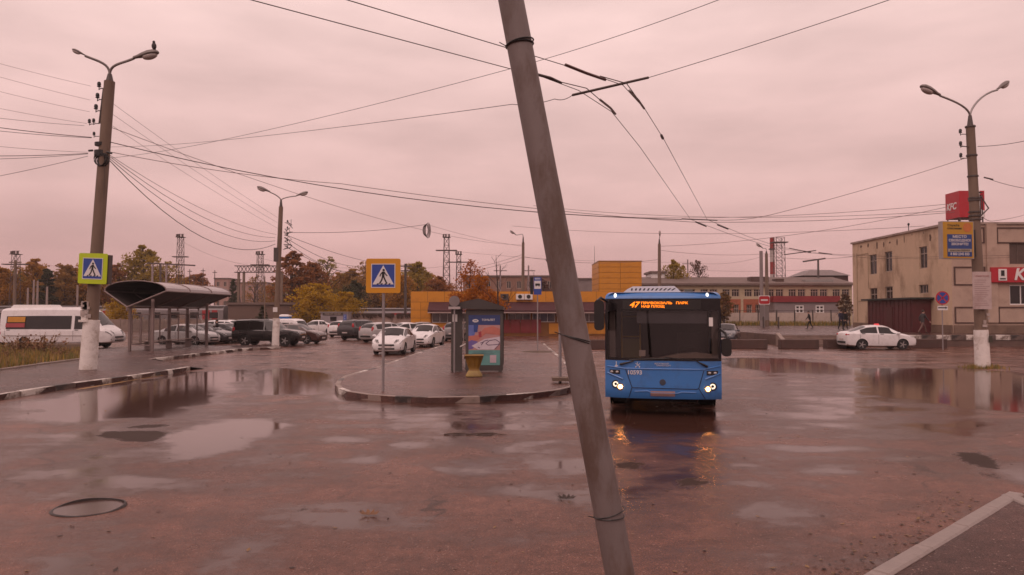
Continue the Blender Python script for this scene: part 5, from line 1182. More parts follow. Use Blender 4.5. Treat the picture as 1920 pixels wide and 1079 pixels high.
for k in range(13): w = rnd.uniform(.35, .62); b.box((-.31+w/2, -.018, .42-k*.085), (w, .004, .02))
b.build('print_lines', M('faint print', (.33, .22, .21), .7), t); text('lettering', 'ОБЪЯВЛЕНИЯ', .085, M('faded red print', (.36, .15, .14), .6), t, (0, -.018, .58))
street_lamp('far lamp post with one lamp and whitewashed base before the orange pavilion', 980, 627, 79.0, 981, 455, [(967, 441, 956, 433, -.3)], .19, .14, 586, 1.2, neck=.6)
street_lamp('lamp post with a single dark lamp rising behind the bus roof', 1236, 622, 76.0, 1237, 458, [(1238, 445, 1238, 433, -.3)], .2, .15, None, neck=.5, rise=.3)
street_lamp('dark lamp post with curved arm beside the banded chimney', 1438, 612, 88.0, 1438, 476, [(1431, 466, 1419, 457, 0)], .24, .17, None, z0=.7, neck=.3)
street_lamp('thin curved lamp behind the railway gantry at left', 337+160, 600, 96, 496, 520, [(488, 503, 480, 499, 0)], .09, .07, None, neck=.2)
o = B().tube([(0, 0, 0), (0, 0, Z(471, 86)-.7)], [.22, .2], 4).build('square_post', M('grey square post', (.24, .20, .195), .7, .12, 2), None, (X(1428, 86), 86, .7)); tag(o, 'tall plain grey square post left of the curved-arm lamp post', 'post')
# trolley span posts and utility poles far away
for px, pt, pb, d, lb in ((27, 488, 600, 98, 'brown concrete pylon post at the left photo edge'), (760, 495, 600, 95, 'dark wooden pole right of the yellow crossing sign'), (1535, 488, 560, 112, 'railway T post above the works roof')):
    b = B(); b.tube([(0, 0, 0), (0, 0, Z(pt, d))], [.2, .15], 8)
    if d == 112: b.box((-.6, 0, Z(pt, d)), (3.4, .2, .22), M4=Matrix.Rotation(-.14, 4, 'Y'))
    else: b.box((0, 0, Z(pt, d)-.3), (1.6, .14, .14)); b.box((0, 0, Z(pt, d)-.9), (1.2, .14, .14))
    tag(b.build('utility_pole', DSTEEL if d != 98 else CONC, None, (X(px, d), d, 0)), lb, 'utility pole')
for px, d, h, lb in ((63, 90, 525, 'left one of two close slim posts above the minibus roof unit'), (70, 90, 527, 'right one of two close slim posts above the minibus roof unit'), (52, 92, 540, 'shorter slim post left of the close pair behind the minibus'), (145, 94, 535, 'slim pale post just left of the lime sign pole'), (88, 90, 538, 'slim pale post beside the dark conifer behind the minibus')):
    o = B().tube([(0, 0, 0), (0, 0, Z(h, d))], [.14, .11], 6).build('thin_post', M('pale post', (.30, .24, .22), .8), None, (X(px, d), d, 0)); tag(o, lb, 'post', 'slim posts behind the minibus')

# leaning pole close to the camera
dl = 6.1; p0 = Vector(G(1190, 587 + FPX*CAM_H/dl)); x0, x1 = X(1161, dl), X(958, dl); zb, zt = Z(1079, dl), Z(0, dl); sl = (x1-x0)/(zt-zb)
base = Vector((x0 - sl*zb, dl, 0)); t = thing('leaning_pole', 'grey metal pole leaning left across the view close to the camera', 'pole', tuple(base)); H = 7.5
LPM = M('weathered grey pole', (.17, .138, .132), .6, .2, 2.5, .15, 60, dirt=(.10, .062, .046), dirt_amt=.8, dscale=3.2, stretch=(1, 1, .35), dthr=.46)
B().tube([(0, 0, -.02), (sl*H*.5, 0, H*.5), (sl*H, 0, H)], [.120, .109, .098], 20).build('shaft', LPM, t, smooth=True)
for py, tl, sp in ((85, .12, .03), (636, -.32, .02), (968, .06, .06)):
    z = Z(py, dl); b = B(); c = Vector((sl*z, 0, z)); r = .120 - .003*z
    for off in (0, sp):
        b.tube([tuple(c + Vector(((r+.008)*math.cos(a), (r+.008)*math.sin(a), off*(.5+.5*math.cos(a)) + tl*.12*math.cos(a)))) for a in lin(0, 2*PI, 20)], .0045 if py != 85 else .007, 5, caps=False)
    b.tube([tuple(c + Vector((-r-.005, -.02, -tl*.12))), tuple(c + Vector((-r-.06, -.05, -tl*.12+.02)))], .004, 5); b.build('wire_tie', BLACK, t)
o = B().lathe([(.24, 0), (.22, .03), (.15, .06)], 18).build('base_collar', DSTEEL, t)

# ------------------------------------------------------------------ road signs
SBLUE = M('sign blue', (.014, .055, .30), .3, .05, 3, coat=.3); SWHITE = M('sign white', (.68, .66, .66), .3, .04, 4); SBLK = M('sign black', (.012, .012, .012), .4); SYEL = M('sign amber yellow', (.60, .27, .012), .35, .05, 2); SLIME = M('sign fluorescent lime', (.46, .60, .012), .35, .05, 2); SRED = M('sign red', (.42, .02, .03), .35, .05, 3); SBACK = M('sign back grey', (.22, .19, .185), .5, .1, 3, metal=.3)
def pedestrian(b, y, s):
    """walking figure of the crossing sign, feet at -0.5*s"""
    def limb(pts, w):
        for (a, c) in zip(pts, pts[1:]):
            a, c = Vector((a[0], 0, a[1]))*s, Vector((c[0], 0, c[1]))*s; d = (c-a).normalized(); n = Vector((-d.z, 0, d.x))*w*s/2; a, c = a-d*w*s*.25, c+d*w*s*.25
            b.prism([(q.x, q.z) for q in (a+n, a-n, c-n, c+n)], y, y-.004)
    b.prism([(.03*s + .085*s*math.cos(t), .44*s + .085*s*math.sin(t)) for t in lin(0, 2*PI, 12)[:-1]], y, y-.004)
    b.prism([(-.08*s, .33*s), (.09*s, .34*s), (.08*s, -.02*s), (-.09*s, -.02*s)], y, y-.004)
    limb([(.07, .29), (.19, .12), (.27, .05)], .075); limb([(-.06, .29), (-.17, .16), (-.22, .02)], .075)
    limb([(.03, .0), (.12, -.22), (.25, -.48)], .10); limb([(-.04, .0), (-.10, -.24), (-.24, -.48)], .10)
    for k in range(4):
        x = (-.46 + k*.27)*s; b.prism([(x, -.55*s), (x+.14*s, -.55*s), (x+.17*s, -.47*s), (x+.06*s, -.47*s)], y, y-.003)
def crossing_sign(label, loc, rz, size, edge, post=None, tilt=0.0, backbox=False):
    t = thing('crossing_sign', label, 'road sign', loc, rz); T = Matrix.Rotation(tilt, 4, 'Y'); s = size
    def pl(name, b, m, par=t): return b.xf(T).build(name, m, par)
    pl('backing_plate', B().prism(rrect(s, s, .05*s), .012, -.012), edge)
    w = s*.70; pl('blue_field', B().prism(rrect(w, w, .035*s), -.012, -.018), SBLUE)
    b = B()
    for q in ((0, w*.485, w, w*.03), (0, -w*.485, w, w*.03)): b.box((q[0], -.020, q[1]), (q[2], .004, q[3]))
    for q in ((w*.485, 0), (-w*.485, 0)): b.box((q[0], -.020, 0), (w*.03, .004, w*.94))
    pl('white_border', b, SWHITE)
    pl('white_triangle', B().prism([(-w*.44, -w*.36), (w*.44, -w*.36), (0, w*.44)], -.018, -.023), SWHITE)
    b = B(); pedestrian(b, -.023, w*.60); b.v = [(x, y, z - w*.03) for x, y, z in b.v]; pl('walking_figure', b, SBLK)
    if backbox: pl('lamp_housing', B().box((.06, .14, -.02), (s*.96, .2, s*.96)), DSTEEL)
    if post:
        b = B(); b.tube([(0, .05, -loc[2]+.14), (0, .05, s*.48)], .038, 10); b.build('post', GPAINT, t, smooth=True)
        b = B(); b.box((0, .02, s*.3), (.3, .03, .04)); b.box((0, .02, -s*.3), (.3, .03, .04)); b.build('clamp', STEEL, t)
    return t
dS = G(718, 734, .15)[1]
crossing_sign('amber-framed pedestrian crossing sign on a grey post at the island tip', (X(718.5, dS), dS, Z(517.5, dS)), 0, 64.5/FPX*dS, SYEL, True)
crossing_sign('lime-framed pedestrian crossing sign fixed to the tall left lamp post', (X(173, 27.6), 27.6, Z(504, 27.6)), -.10, 1.13, SLIME, None, math.radians(2.0), True)
def post_sign(name, label, px, pyb, py, d, build, top=None, r=.03, z0=.0):
    t = thing(name, label, 'road sign', (X(px, d), d, z0)); zc = Z(py, d)-z0; B().tube([(0, .04, 0), (0, .04, zc + (top or .3))], r, 8).build('post', GPAINT, t, smooth=True); build(t, zc); return t
def disc(r, y0, y1, zc, n=24): return [(r*math.cos(2*PI*i/n), zc + r*math.sin(2*PI*i/n)) for i in range(n)]
def nostop(t, zc):
    B().prism(disc(.42, 0, 0, zc), 0, -.02).build('red_rim', SRED, t); B().prism(disc(.34, 0, 0, zc), -.02, -.024).build('blue_disc', SBLUE, t)
    b = B()
    for s_ in (1, -1): b.box((0, -.027, zc), (.72, .004, .075), M4=Matrix.Rotation(s_*PI/4, 4, 'Y'))
    b.build('red_cross', SRED, t)
    b = B().box((0, -.01, zc-.62), (.62, .02, .26)); b.build('supplement_plate', SWHITE, t); b = B(); b.box((-.05, -.022, zc-.6), (.44, .004, .07)); b.prism([(.17, zc-.68), (.28, zc-.6), (.17, zc-.52)], -.02, -.025); b.build('arrow_symbol', SBLK, t)
post_sign('no_stopping_sign', 'round no-stopping sign with arrow plate in front of the maroon lean-to', 1767, 650, 559, 45.5, nostop, .3, .035)
def noentry(t, zc):
    B().prism(rrect(1.15, .95, .08, 4, 0, zc), 0, -.02).build('white_plate', SWHITE, t); B().prism(rrect(1.1, .82, .2, 5, 0, zc), -.02, -.024).build('red_field', SRED, t); B().box((0, -.027, zc), (.72, .004, .16)).build('white_bar', SWHITE, t)
    B().box((0, .02, zc-1.35), (1.0, .03, 1.5)).build('grey_panel', SBACK, t)
post_sign('no_entry_sign', 'red no-entry sign above a grey plate in front of the white wall', 1433, 630, 563, 78, noentry, .45, .05, gz(X(1433, 78), 78))
def stopsign(t, zc):
    B().prism(rrect(.42, .95, .02, 2, 0, zc), 0, -.02).build('blue_plate', SBLUE, t); B().box((.0, -.023, zc+.06), (.36, .005, .44)).build('white_panel', SWHITE, t); B().box((0, -.023, zc+.39), (.30, .005, .09)).build('white_text_band', M('pale sign band', (.35, .38, .5), .5), t)
    b = B(); b.prism(rrect(.26, .12, .03, 3, 0, zc+.07), -.0255, -.029); b.ell((-.08, -.027, zc), (.03, .004, .03), 8, 5); b.ell((.08, -.027, zc), (.03, .004, .03), 8, 5); b.build('bus_symbol', SBLK, t)
    B().box((-.32, .06, zc), (.16, .04, .92)).build('second_plate', SBLK, t)
post_sign('bus_stop_sign', 'blue and white bus stop sign on a grey post on the island', 1008, 660, 536.5, 40.5, stopsign, .5, .035, .14)
b = B(); b.lathe([(.9, 0), (.7, .03), (.2, .05)], 14); tag(b.build('post_footing', SOIL, None, (X(1008, 40.5), 40.5, .142)), 'dark earth patch round the foot of the bus stop sign post', 'footing')
d5 = G(1050, 717, .15)[1]
def giveway(t, zc):
    B().prism([(-.45, zc+.3), (.45, zc+.3), (0, zc-.48)], .012, -.012).build('triangle_plate', SBACK, t)
t = post_sign('give_way_sign', 'back of a triangular road sign mostly hidden behind the leaning pole', 1050, 717, 505, d5, giveway, .45, .045, .14); B().box((0, -.12, .12), (.5, .5, .1)).build('footing', CONC, t)
t = post_sign('round_sign', 'round grey sign seen from behind above the left end of the bus shelter', 852, 690, 565, 26.4, lambda t, zc: (B().prism(disc(.19, 0, 0, zc), 0, -.02).build('disc', SBACK, t), B().box((0, -.012, zc-.24), (.42, .02, .09)).build('small_plate', M('pale small plate', (.4, .35, .34), .5), t)), .15, .03, .14)
for px, d, lb in ((1431, 76, 'dark stub post left of the paired bollards'), (1459, 75, 'dark bollard right of the no-entry sign post')):
    o = B().lathe([(.09, 0), (.09, 1.15), (.06, 1.2), (.02, 1.22)], 10).build('bollard', DSTEEL, None, (X(px, d), d, gz(X(px, d), d))); tag(o, lb, 'bollard')

# ================================================================== bus shelters
SHG = M('shelter grey green', (.075, .066, .060), .45, .15, 2, dirt=(.04, .03, .026), dirt_amt=.5); SHR = M('shelter dark roof', (.055, .048, .045), .35, .15, 2)
ds = G(905, 697, .15)[1]; xa, xb = X(874, ds), X(943, ds)
sh = thing('bus_shelter', 'dark grey glazed bus shelter with a lit poster box at its near end', 'bus shelter', (0, 0, .142))
x0, x1, y0, y1 = X(846, ds), xb, ds, ds+4.4
b = B(); b.prism([(x0-.05, 2.40), (x0-.05, 2.28), (x1+.02, 2.22), (x1+.02, 2.34), (x0+1.0, 2.62)], y0-.35, y1+.2); b.build('roof', SHR, sh)
for x, y in ((x0+.06, y0+.05), (x0+.06, y1-.1), (x1-.06, y1-.1), (x0+.06, (y0+y1)/2)): B().box((x, y, 1.14), (.09, .09, 2.28)).build('post', SHG, sh)
B().box((x0+.20, y0+.02, 1.13), (.40, .10, 2.22)).build('end_panel', SHG, sh)
for k in range(3): B().box((x0+.06, y0+.75+k*1.38, 1.25), (.014, 1.25, 1.8)).build('glass_panel', CLEAR, sh)
B().box(((x0+x1)/2, y1-.1, 1.25), (x1-x0-.25, .014, 1.8)).build('glass_panel', CLEAR, sh)
b = B(); b.box((x0+.62, y0+1.9, .45), (.4, 2.4, .06)); b.build('bench', M('bench wood', (.12, .07, .04), .6), sh)
b = B(); b.box((x0+.62, y0+.9, .21), (.32, .06, .42)); b.box((x0+.62, y0+2.9, .21), (.32, .06, .42)); b.build('bench_leg', SHG, sh)
b = B(); b.tube([(x0+.45, y0-.03, 1.9), (x0+.45, y0-.03, 1.0)], .02, 6); b.box((x0+.13, y0-.045, 1.95), (.16, .008, .22)); b.build('side_rail', M('pale rail', (.34, .28, .26), .5), sh)
B().box((x0+.14, y0-.055, 1.92), (.17, .01, .26)).build('paper_notice', WHITEPL, sh)
B().box((x0+.42, y0-.04, .95), (.22, .02, .045), M4=Matrix.Rotation(-.5, 4, 'Y')).build('sticker', WHITEPL, sh)
# poster box
cx, w, yb = (xa+xb)/2, xb-xa, ds-.18
lb_ = B().prism(rrect(w, 2.18, .04, 3, cx, 1.14), yb+.22, yb-.02).build('poster_box', SHG, sh)
pw, ph, pz = w-.20, 1.78, 1.14
def pbox(name, m, u0, u1, v0, v1, o=.0, par=None): return B().box((cx + (u0+u1-1)/2*pw, yb-.024-o, pz-ph/2+(v0+v1)/2*ph), ((u1-u0)*pw, .004, (v1-v0)*ph)).build(name, m, par or lb_)
def ppoly(name, m, pts, o): return B().prism([(cx+(a-.5)*pw, pz-ph/2+c*ph) for a, c in pts], yb-.024-o, yb-.028-o).build(name, m, lb_)
pm_ = lambda n, c: M(n, c, .25, .12, 5, coat=.3)
pbox('poster_head', pm_('poster navy', (.03, .055, .17)), 0, 1, .80, 1); pbox('poster_photo', pm_('poster pink', (.46, .25, .24)), 0, 1, .30, .80); pbox('poster_foot', pm_('poster teal', (.13, .32, .30)), 0, 1, 0, .30)
ppoly('poster_shape', pm_('poster blue', (.12, .17, .44)), [(0, .52), (.16, .56), (.30, .80), (0, .80)], .004); ppoly('poster_shape', pm_('poster deep blue', (.03, .07, .25)), [(.17, .66), (.28, .66), (.31, .80), (.16, .80)], .006)
ppoly('poster_shape', pm_('poster crimson', (.33, .05, .07)), [(.33, .56), (.42, .56), (.40, .68), (.31, .66)], .006); ppoly('poster_shape', pm_('poster coral', (.50, .17, .13)), [(.0, .46), (.3, .50), (.55, .63), (1, .60), (1, .72), (.78, .78), (.5, .74), (.3, .6), (0, .58)], .0045)
ppoly('poster_shape', pm_('poster violet', (.16, .12, .34)), [(0, .31), (.14, .33), (.30, .47), (.1, .50), (0, .47)], .005)
ppoly('poster_paper', pm_('poster paper', (.62, .55, .60)), [(.1, .385), (.3, .31), (.8, .31), (1, .44), (1, .57), (.5, .52)], .0065)
b = B()
def stroke(pts, wd):
    for a, c in zip(pts, pts[1:]):
        p, q = Vector((cx+(a[0]-.5)*pw, 0, pz-ph/2+a[1]*ph)), Vector((cx+(c[0]-.5)*pw, 0, pz-ph/2+c[1]*ph)); d = (q-p).normalized(); n = Vector((-d.z, 0, d.x))*wd
        b.prism([(r_.x, r_.z) for r_ in (p+n, p-n, q-n, q+n)], yb-.034, yb-.037)
stroke([(.55, .43), (.62, .40), (.8, .405), (.97, .42), (.98, .46), (.86, .51), (.66, .49), (.55, .43)], .012); stroke([(.40, .40), (.5, .48), (.62, .50)], .012); stroke([(.30, .36), (.36, .34)], .014); stroke([(.98, .42), (.84, .32)], .009); stroke([(.38, .44), (.48, .46)], .012)
b.build('poster_lines', pm_('poster ink', (.09, .045, .11)), lb_)
B().prism([(cx-.28*pw + .11*math.cos(a), pz+ph*.385 + .055*math.sin(a)) for a in lin(0, 2*PI, 16)[:-1]], yb-.026, yb-.031).build('poster_emblem', WHITEPL, lb_)
b = B(); b.box((cx-.28*pw, yb-.03, pz+ph*.43), (.20, .006, .02)); b.box((cx-.28*pw, yb-.033, pz+ph*.385), (.13, .006, .025)); b.build('emblem_mark', pm_('emblem blue', (.05, .09, .22)), lb_)
text('lettering', 'ТОМЬЛЕТ', .095, WHITEPL, lb_, (cx+.13*pw, yb-.03, pz+ph*.40), bold=.002)
b = B()
for k, (w_, z_) in enumerate(((.62, .265), (.70, .235), (.5, .205))): b.box((cx-.05, yb-.03, pz-ph/2+z_*ph), (w_*pw, .004, .016))
b.build('poster_print', pm_('poster dull print', (.10, .17, .20)), lb_); pbox('poster_card', pm_('poster lilac', (.52, .42, .46)), .68, .88, .05, .2, .006)
for x in (xa+.1, xb-.1): B().box((x, yb+.08, .03), (.12, .22, .06)).build('foot', SHG, sh)
# flared concrete urn
du = G(889, 706, .15)[1]; URN = M('ochre urn paint', (.25, .135, .02), .5, .2, 3, .2, 30, dirt=(.10, .05, .02), dirt_amt=.6, dscale=3)
t = thing('litter_urn', 'ochre fluted concrete urn standing before the shelter poster', 'litter urn', (X(889, du), du, .142)); b = B(); n = 40; prof = [(.27, .02), (.27, .06), (.19, .20), (.17, .26), (.20, .36), (.25, .52), (.30, .68), (.33, .70), (.31, .72), (.27, .70), (.22, .50)]
for r, z in prof:
    for j in range(n):
        a = 2*PI*j/n; k = (abs(math.cos(a))**5 + abs(math.sin(a))**5)**-.2; fl = 1 + (.06*math.cos(12*a) if .3 < z < .69 else 0); b.v.append((r*k*fl*math.cos(a), r*k*fl*math.sin(a), z))
for i in range(len(prof)-1):
    for j in range(n): b.f.append((i*n+j, i*n+(j+1) % n, (i+1)*n+(j+1) % n, (i+1)*n+j)); b.m.append(1 if prof[i+1][1] <= .21 else 0)
b.f.append(tuple(range(n))); b.f.append(tuple((len(prof)-1)*n+j for j in range(n))); b.m += [1, 0]; b.build('bowl', [URN, M('urn base paint', (.36, .26, .08), .6, .2, 4, dirt=(.15, .08, .04))], t, smooth=50)
b = B(); b.lathe([(.2, .50), (.2, .51)], 14); b.build('liner', BLACK, t)

# left shelter with barrel roof
LSM = M('left shelter steel', (.22, .165, .155), .45, .15, 3, metal=.2, dirt=(.08, .05, .04), dirt_amt=.4); LSR = M('tinted barrel roof', (.28, .235, .235), .22, .15, 1.5, spec=.7); LSU = M('roof underside', (.075, .058, .054), .6, .2, 2)
ls = thing('barrel_roof_shelter', 'long steel and glass bus shelter with a barrel roof on V struts', 'bus shelter', (-20.7, 41.0, .142), -.03); HWd, Lr, ze, zc = 1.72, 8.8, 3.30, 3.86
aN = 12; arcp = [(-HWd*math.cos(PI*i/aN), ze + (zc-ze)*math.sin(PI*i/aN)**.85) for i in range(aN+1)]
for k in range(3):
    b = B(); ya, yb_ = k*Lr/3+.02, (k+1)*Lr/3-.02
    for i in range(aN):
        (xA, zA), (xB, zB) = arcp[i], arcp[i+1]; b.quad((xA, ya, zA), (xB, ya, zB), (xB, yb_, zB), (xA, yb_, zA)); b.quad((xA, ya, zA-.03), (xA, yb_, zA-.03), (xB, yb_, zB-.03), (xB, ya, zB-.03), mi=1)
    b.build('roof_sheet', [LSR, LSU], ls, smooth=60)
for k in range(4):
    y = min(max(k*Lr/3, .03), Lr-.03); b = B(); b.tube([(x, y, z+.012) for x, z in arcp], .035, 6); b.tube([(-HWd, y, ze), (-.45, y, 2.42)], .05, 6); b.tube([(HWd, y, ze), (-.45, y, 2.42)], .05, 6); b.tube([(-.45, y, 2.42), (-.45, y, 2.2)], .05, 6); b.build('roof_rib', LSM, ls)
b = B()                                                  # sloping soffits between the V struts
b.quad((-HWd+.03, .05, ze-.04), (-.5, .05, 2.5), (-.5, Lr-.05, 2.5), (-HWd+.03, Lr-.05, ze-.04)); b.quad((HWd-.03, .05, ze-.04), (-.4, .05, 2.5), (-.4, Lr-.05, 2.5), (HWd-.03, Lr-.05, ze-.04)); b.build('soffit', LSU, ls)
b = B(); b.tube([(-HWd, 0, ze), (-HWd, Lr, ze)], .05, 6); b.tube([(HWd, 0, ze), (HWd, Lr, ze)], .05, 6); b.tube([(-.45, .2, 2.42), (-.45, Lr-.2, 2.42)], .06, 6); b.build('eaves_beam', LSM, ls)
for x, ys_l in ((-.75, (.9, 3.1, 5.4, 7.8)), (.95, (.1, 6.9))):
    for y in ys_l: B().box((x, y, 1.24 + (.0 if x < 0 else .12)), (.13, .13, 2.48 + (0 if x < 0 else .24))).build('post', LSM, ls)
B().box((.95, .1, 2.62), (.13, .13, .5)).build('strut', LSM, ls)
for (xa_, ya_, xb_2, yb2) in ((-.75, .95, -.75, 3.05), (-.75, 3.15, -.75, 5.35), (-.75, 5.45, -.75, 7.75), (-.7, .9, .9, .1), (-.7, 7.8, .9, 6.95)):
    a, c = Vector((xa_, ya_, 0)), Vector((xb_2, yb2, 0)); m_ = (a+c)/2; L = (c-a).length-.12; rz = math.atan2(c.y-a.y, c.x-a.x)
    fr = B(); fr.box((m_.x, m_.y, .32), (L, .05, .06), rz); fr.box((m_.x, m_.y, 2.02), (L, .05, .06), rz)
    for s_ in (-1, 0, 1): q = m_ + (c-a).normalized()*s_*(L/2-.03); fr.box((q.x, q.y, 1.17), (.06, .055, 1.63), rz)
    f = fr.build('glazed_frame', LSM, ls)
    for s_ in (-1, 1): q = m_ + (c-a).normalized()*s_*L/4; B().box((q.x, q.y, 1.17), (L/2-.07, .012, 1.62), rz).build('pane', CLEAR, f)
b = B()
for s_ in (-1, 0, 1): b.box((-.25+s_*.13, 4.4, .46), (.11, 5.6, .04))
b.build('bench_slats', M('bench plank', (.30, .22, .19), .6, .2, 4), ls)
for y in (1.9, 4.4, 6.9): B().box((-.25, y, .22), (.36, .07, .44)).build('bench_leg', LSM, ls)
# ================================================================== railway steelwork
def lattice(label, px, d, pyt, w0=1.3, w1=.75, platform=True, arms=(), z0=-.35, pyb=None):
    H = Z(pyt, d)-z0; t = thing('lattice_mast', label, 'lattice mast', (X(px, d), d, z0)); L = M('mast steel', (.10, .070, .065), .7, .15, 2)
    for sx in (-1, 1):
        for sy in (-1, 1): B().tube([(sx*w0/2, sy*w0/2, 0), (sx*w1/2, sy*w1/2, H)], .045, 4).build('leg', L, t)
    b = B(); n = max(6, round(H/1.25))
    for k in range(n):
        za, zb = H*k/n, H*(k+1)/n; wa, wb = lerp(w0, w1, k/n)/2, lerp(w0, w1, (k+1)/n)/2
        for s in (-1, 1):
            b.tube([(-wa, s*wa, za), (wb, s*wb, zb)], .03, 3); b.tube([(wa, s*wa, za), (-wb, s*wb, zb)], .03, 3); b.tube([(s*wa, -wa, za), (s*wb, wb, zb)], .03, 3); b.tube([(-wb, s*wb, zb), (wb, s*wb, zb)], .03, 3)
    b.build('bracing', L, t)
    if platform:
        b = B(); b.box((0, 0, H+.06), (w1+.5, w1+.5, .10)); b.box((0, 0, H+.6), (w1+.4, .06, .06))
        for s in (-1, -.2, .9): b.box((s*(w1+.2)/2, -.3, H+.34), (.26, .25, .4))
        b.build('floodlight_platform', L, t)
    for (py, hw) in arms: B().box((0, 0, Z(py, d)-z0), (hw*2, w1+.3, .14)).build('crossarm', L, t)
    return t
lattice('lattice floodlight mast above the left shelter roof', 337, 125, 446, 1.3, .75, True, [(482, 1.2)])
lattice('lattice floodlight mast left of the middle lamp post', 487, 128, 478, 1.4, .8, True, [(497, 1.5)])
lattice('tall lattice mast right of the yellow crossing sign', 837, 128, 446, 1.5, .8, True, [(470, 1.8)])
lattice('shorter lattice mast above the rowan tree', 860, 135, 478, 1.3, .7, True, [(492, 2.2)])
lattice('lattice mast near the left photo edge behind the trees', 28, 118, 478, 1.3, .8, True, [(496, 1.9)])
lattice('small lattice mast top between the left trees', 226, 140, 500, 1.0, .7, True)
lattice('twin-legged lattice mast beside the banded chimney', 1462, 118, 446, 1.6, 1.3, False, [(455, 1.2)])
# gantry over the tracks
dg_ = 116; t = thing('railway_gantry', 'railway gantry with a latticed beam left of the middle lamp post', 'gantry', (X(447, dg_), dg_, -.35)); L = MATS['mast steel']; zb0, zb1 = Z(511, dg_)+.35, Z(499, dg_)+.35; xe = X(528, dg_)-X(447, dg_)
for x in (0, .9): B().box((x*.9, 0, zb0/2), (.32, .32, zb0)).build('column', CONC, t)
for x in (X(457, dg_)-X(447, dg_),): b = B(); b.tube([(x, 0, 0), (x, 0, zb0)], .14, 6); b.tube([(x, 0, zb0*.25), (0, 0, zb0*.65)], .07, 5); b.build('brace_post', L, t)
b = B()
for z in (zb0, zb1): b.box(((xe-.6)/2, 0, z), (xe+.6, .5, .12))
for k in range(12): xa_, xb_3 = -.3+k*xe/12, -.3+(k+1)*xe/12; b.tube([(xa_, 0, zb0), (xb_3, 0, zb1)], .05, 4); b.tube([(xa_, 0, zb1), (xb_3, 0, zb0)], .05, 4)
b.build('beam', L, t); B().box((xe, 0, zb0/2), (.32, .32, zb0)).build('column', CONC, t)
# transformer frame and catenary posts behind the left shelter
t = thing('transformer_frame', 'pole-mounted frame with crossarm behind the left shelter roof', 'utility frame', (X(300, 112), 112, -.35)); z = Z(496, 112)+.35
for x in (-1.2, 0, .9): B().box((x*1.0, 0, z/2), (.22, .22, z)).build('post', MATS['mast steel'] if x == 0 else M('pale insulating post', (.28, .22, .22), .6), t)
B().box((1.6, 0, z), (7.2, .2, .2), M4=Matrix.Rotation(.05, 4, 'Y')).build('crossarm', MATS['mast steel'], t)
for px, pt, lb in ((355, 505, 'first thin catenary post right of the shelter-roof mast'), (380, 504, 'middle thin catenary post between the mast and the pink flats'), (402, 507, 'thin catenary post rising over the pink stair tower'), (363, 515, 'lowest thin catenary post right of the shelter-roof mast')):
    d = 118; o = B().tube([(0, 0, 0), (0, 0, Z(pt, d)+.35)], [.09, .06], 5).box((0, 0, Z(pt, d)), (.7, .1, .1)).build('catenary_post', MATS['mast steel'], None, (X(px, d), d, -.35)); tag(o, lb, 'catenary post', 'catenary posts beyond the railway')
for px, d, lb in ((938, 100, 'left pale catenary post of the pair behind the far lamp post'), (991, 100, 'right pale catenary post of the pair behind the far lamp post'), (1290, 120, 'twin catenary mast between the autumn trees behind the bus')):
    o = B().tube([(0, 0, 0), (0, 0, Z(498 if d == 100 else 487, d)+.35)], [.15, .11], 6).box((0, 0, Z(508 if d == 100 else 495, d)+.35), (1.8, .12, .12)).build('catenary_post', MATS['pale insulating post'], None, (X(px, d), d, -.35)); tag(o, lb, 'catenary post')

# ================================================================== trees
def leaf_cards(b, c, n, rad, s0, s1, flat=.75):
    for _ in range(n):
        u = Vector((rnd.gauss(0, 1), rnd.gauss(0, 1), rnd.gauss(0, 1))); u.normalize(); p = c + Vector((u.x, u.y, u.z*flat))*rad*rnd.random()**.45
        s = rnd.uniform(s0, s1); a = Vector((rnd.gauss(0, 1), rnd.gauss(0, 1), rnd.gauss(0, .7))).normalized()*s; v = a.orthogonal().normalized(); v.rotate(Matrix.Rotation(rnd.uniform(0, 6.28), 3, a)); v *= s*.7
        b.quad(p-a, p-v, p+a, p+v)
def tree_mesh(shape, seed, leafn, s0, s1, trunk_h=.28, gap=.0):
    """unit-height tree: list of limbs and leaf clumps; shape gives crown half width at height t"""
    R = random.Random(seed); st = rnd.getstate(); rnd.seed(seed)
    tr, cr = B(), B(); tr.tube([(0, 0, 0), (R.uniform(-.015, .015), R.uniform(-.015, .015), .35), (R.uniform(-.02, .02), R.uniform(-.02, .02), .68), (0, 0, .92)], [.022, .017, .009, .003], 7)
    n = 46; clumps = []
    for i in range(n):
        t = (i+.5)/n; z = trunk_h + (1-trunk_h)*t; w = shape(t); a = i*2.4 + R.uniform(-.5, .5); r = w*R.uniform(.45, 1.02)
        c = Vector((r*math.cos(a), r*math.sin(a), z + R.uniform(-.03, .03))); z0 = max(.12, z - r*.7 - .05)
        tr.tube([(0, 0, z0), (c.x*.5, c.y*.5, lerp(z0, c.z, .6)), tuple(c)], [.007, .005, .0015], 4)
        if R.random() < gap: continue
        clumps.append((c, w*R.uniform(.28, .5)))
        if R.random() < .6: clumps.append((c*.55 + Vector((0, 0, z*.45)), w*.35))
    for c, r in clumps: leaf_cards(cr, c, max(6, int(leafn/len(clumps))), max(.03, r), s0, s1)
    rnd.setstate(st); tm = tr.mesh('trunk', BARK); cm = bpy.data.meshes.new('crown'); cm.from_pydata(cr.v, [], cr.f); cm.materials.append(LEAF); return tm, cm
round_ = lambda t: .30*math.sin(PI*min(1, t*.92+.06))**.7
tall_ = lambda t: .19*math.sin(PI*min(1, t*.9+.08))**.6
cone_ = lambda t: .20*(1-t)**.9 + .012
wide_ = lambda t: .42*math.sin(PI*min(1, t*.85+.12))**.6
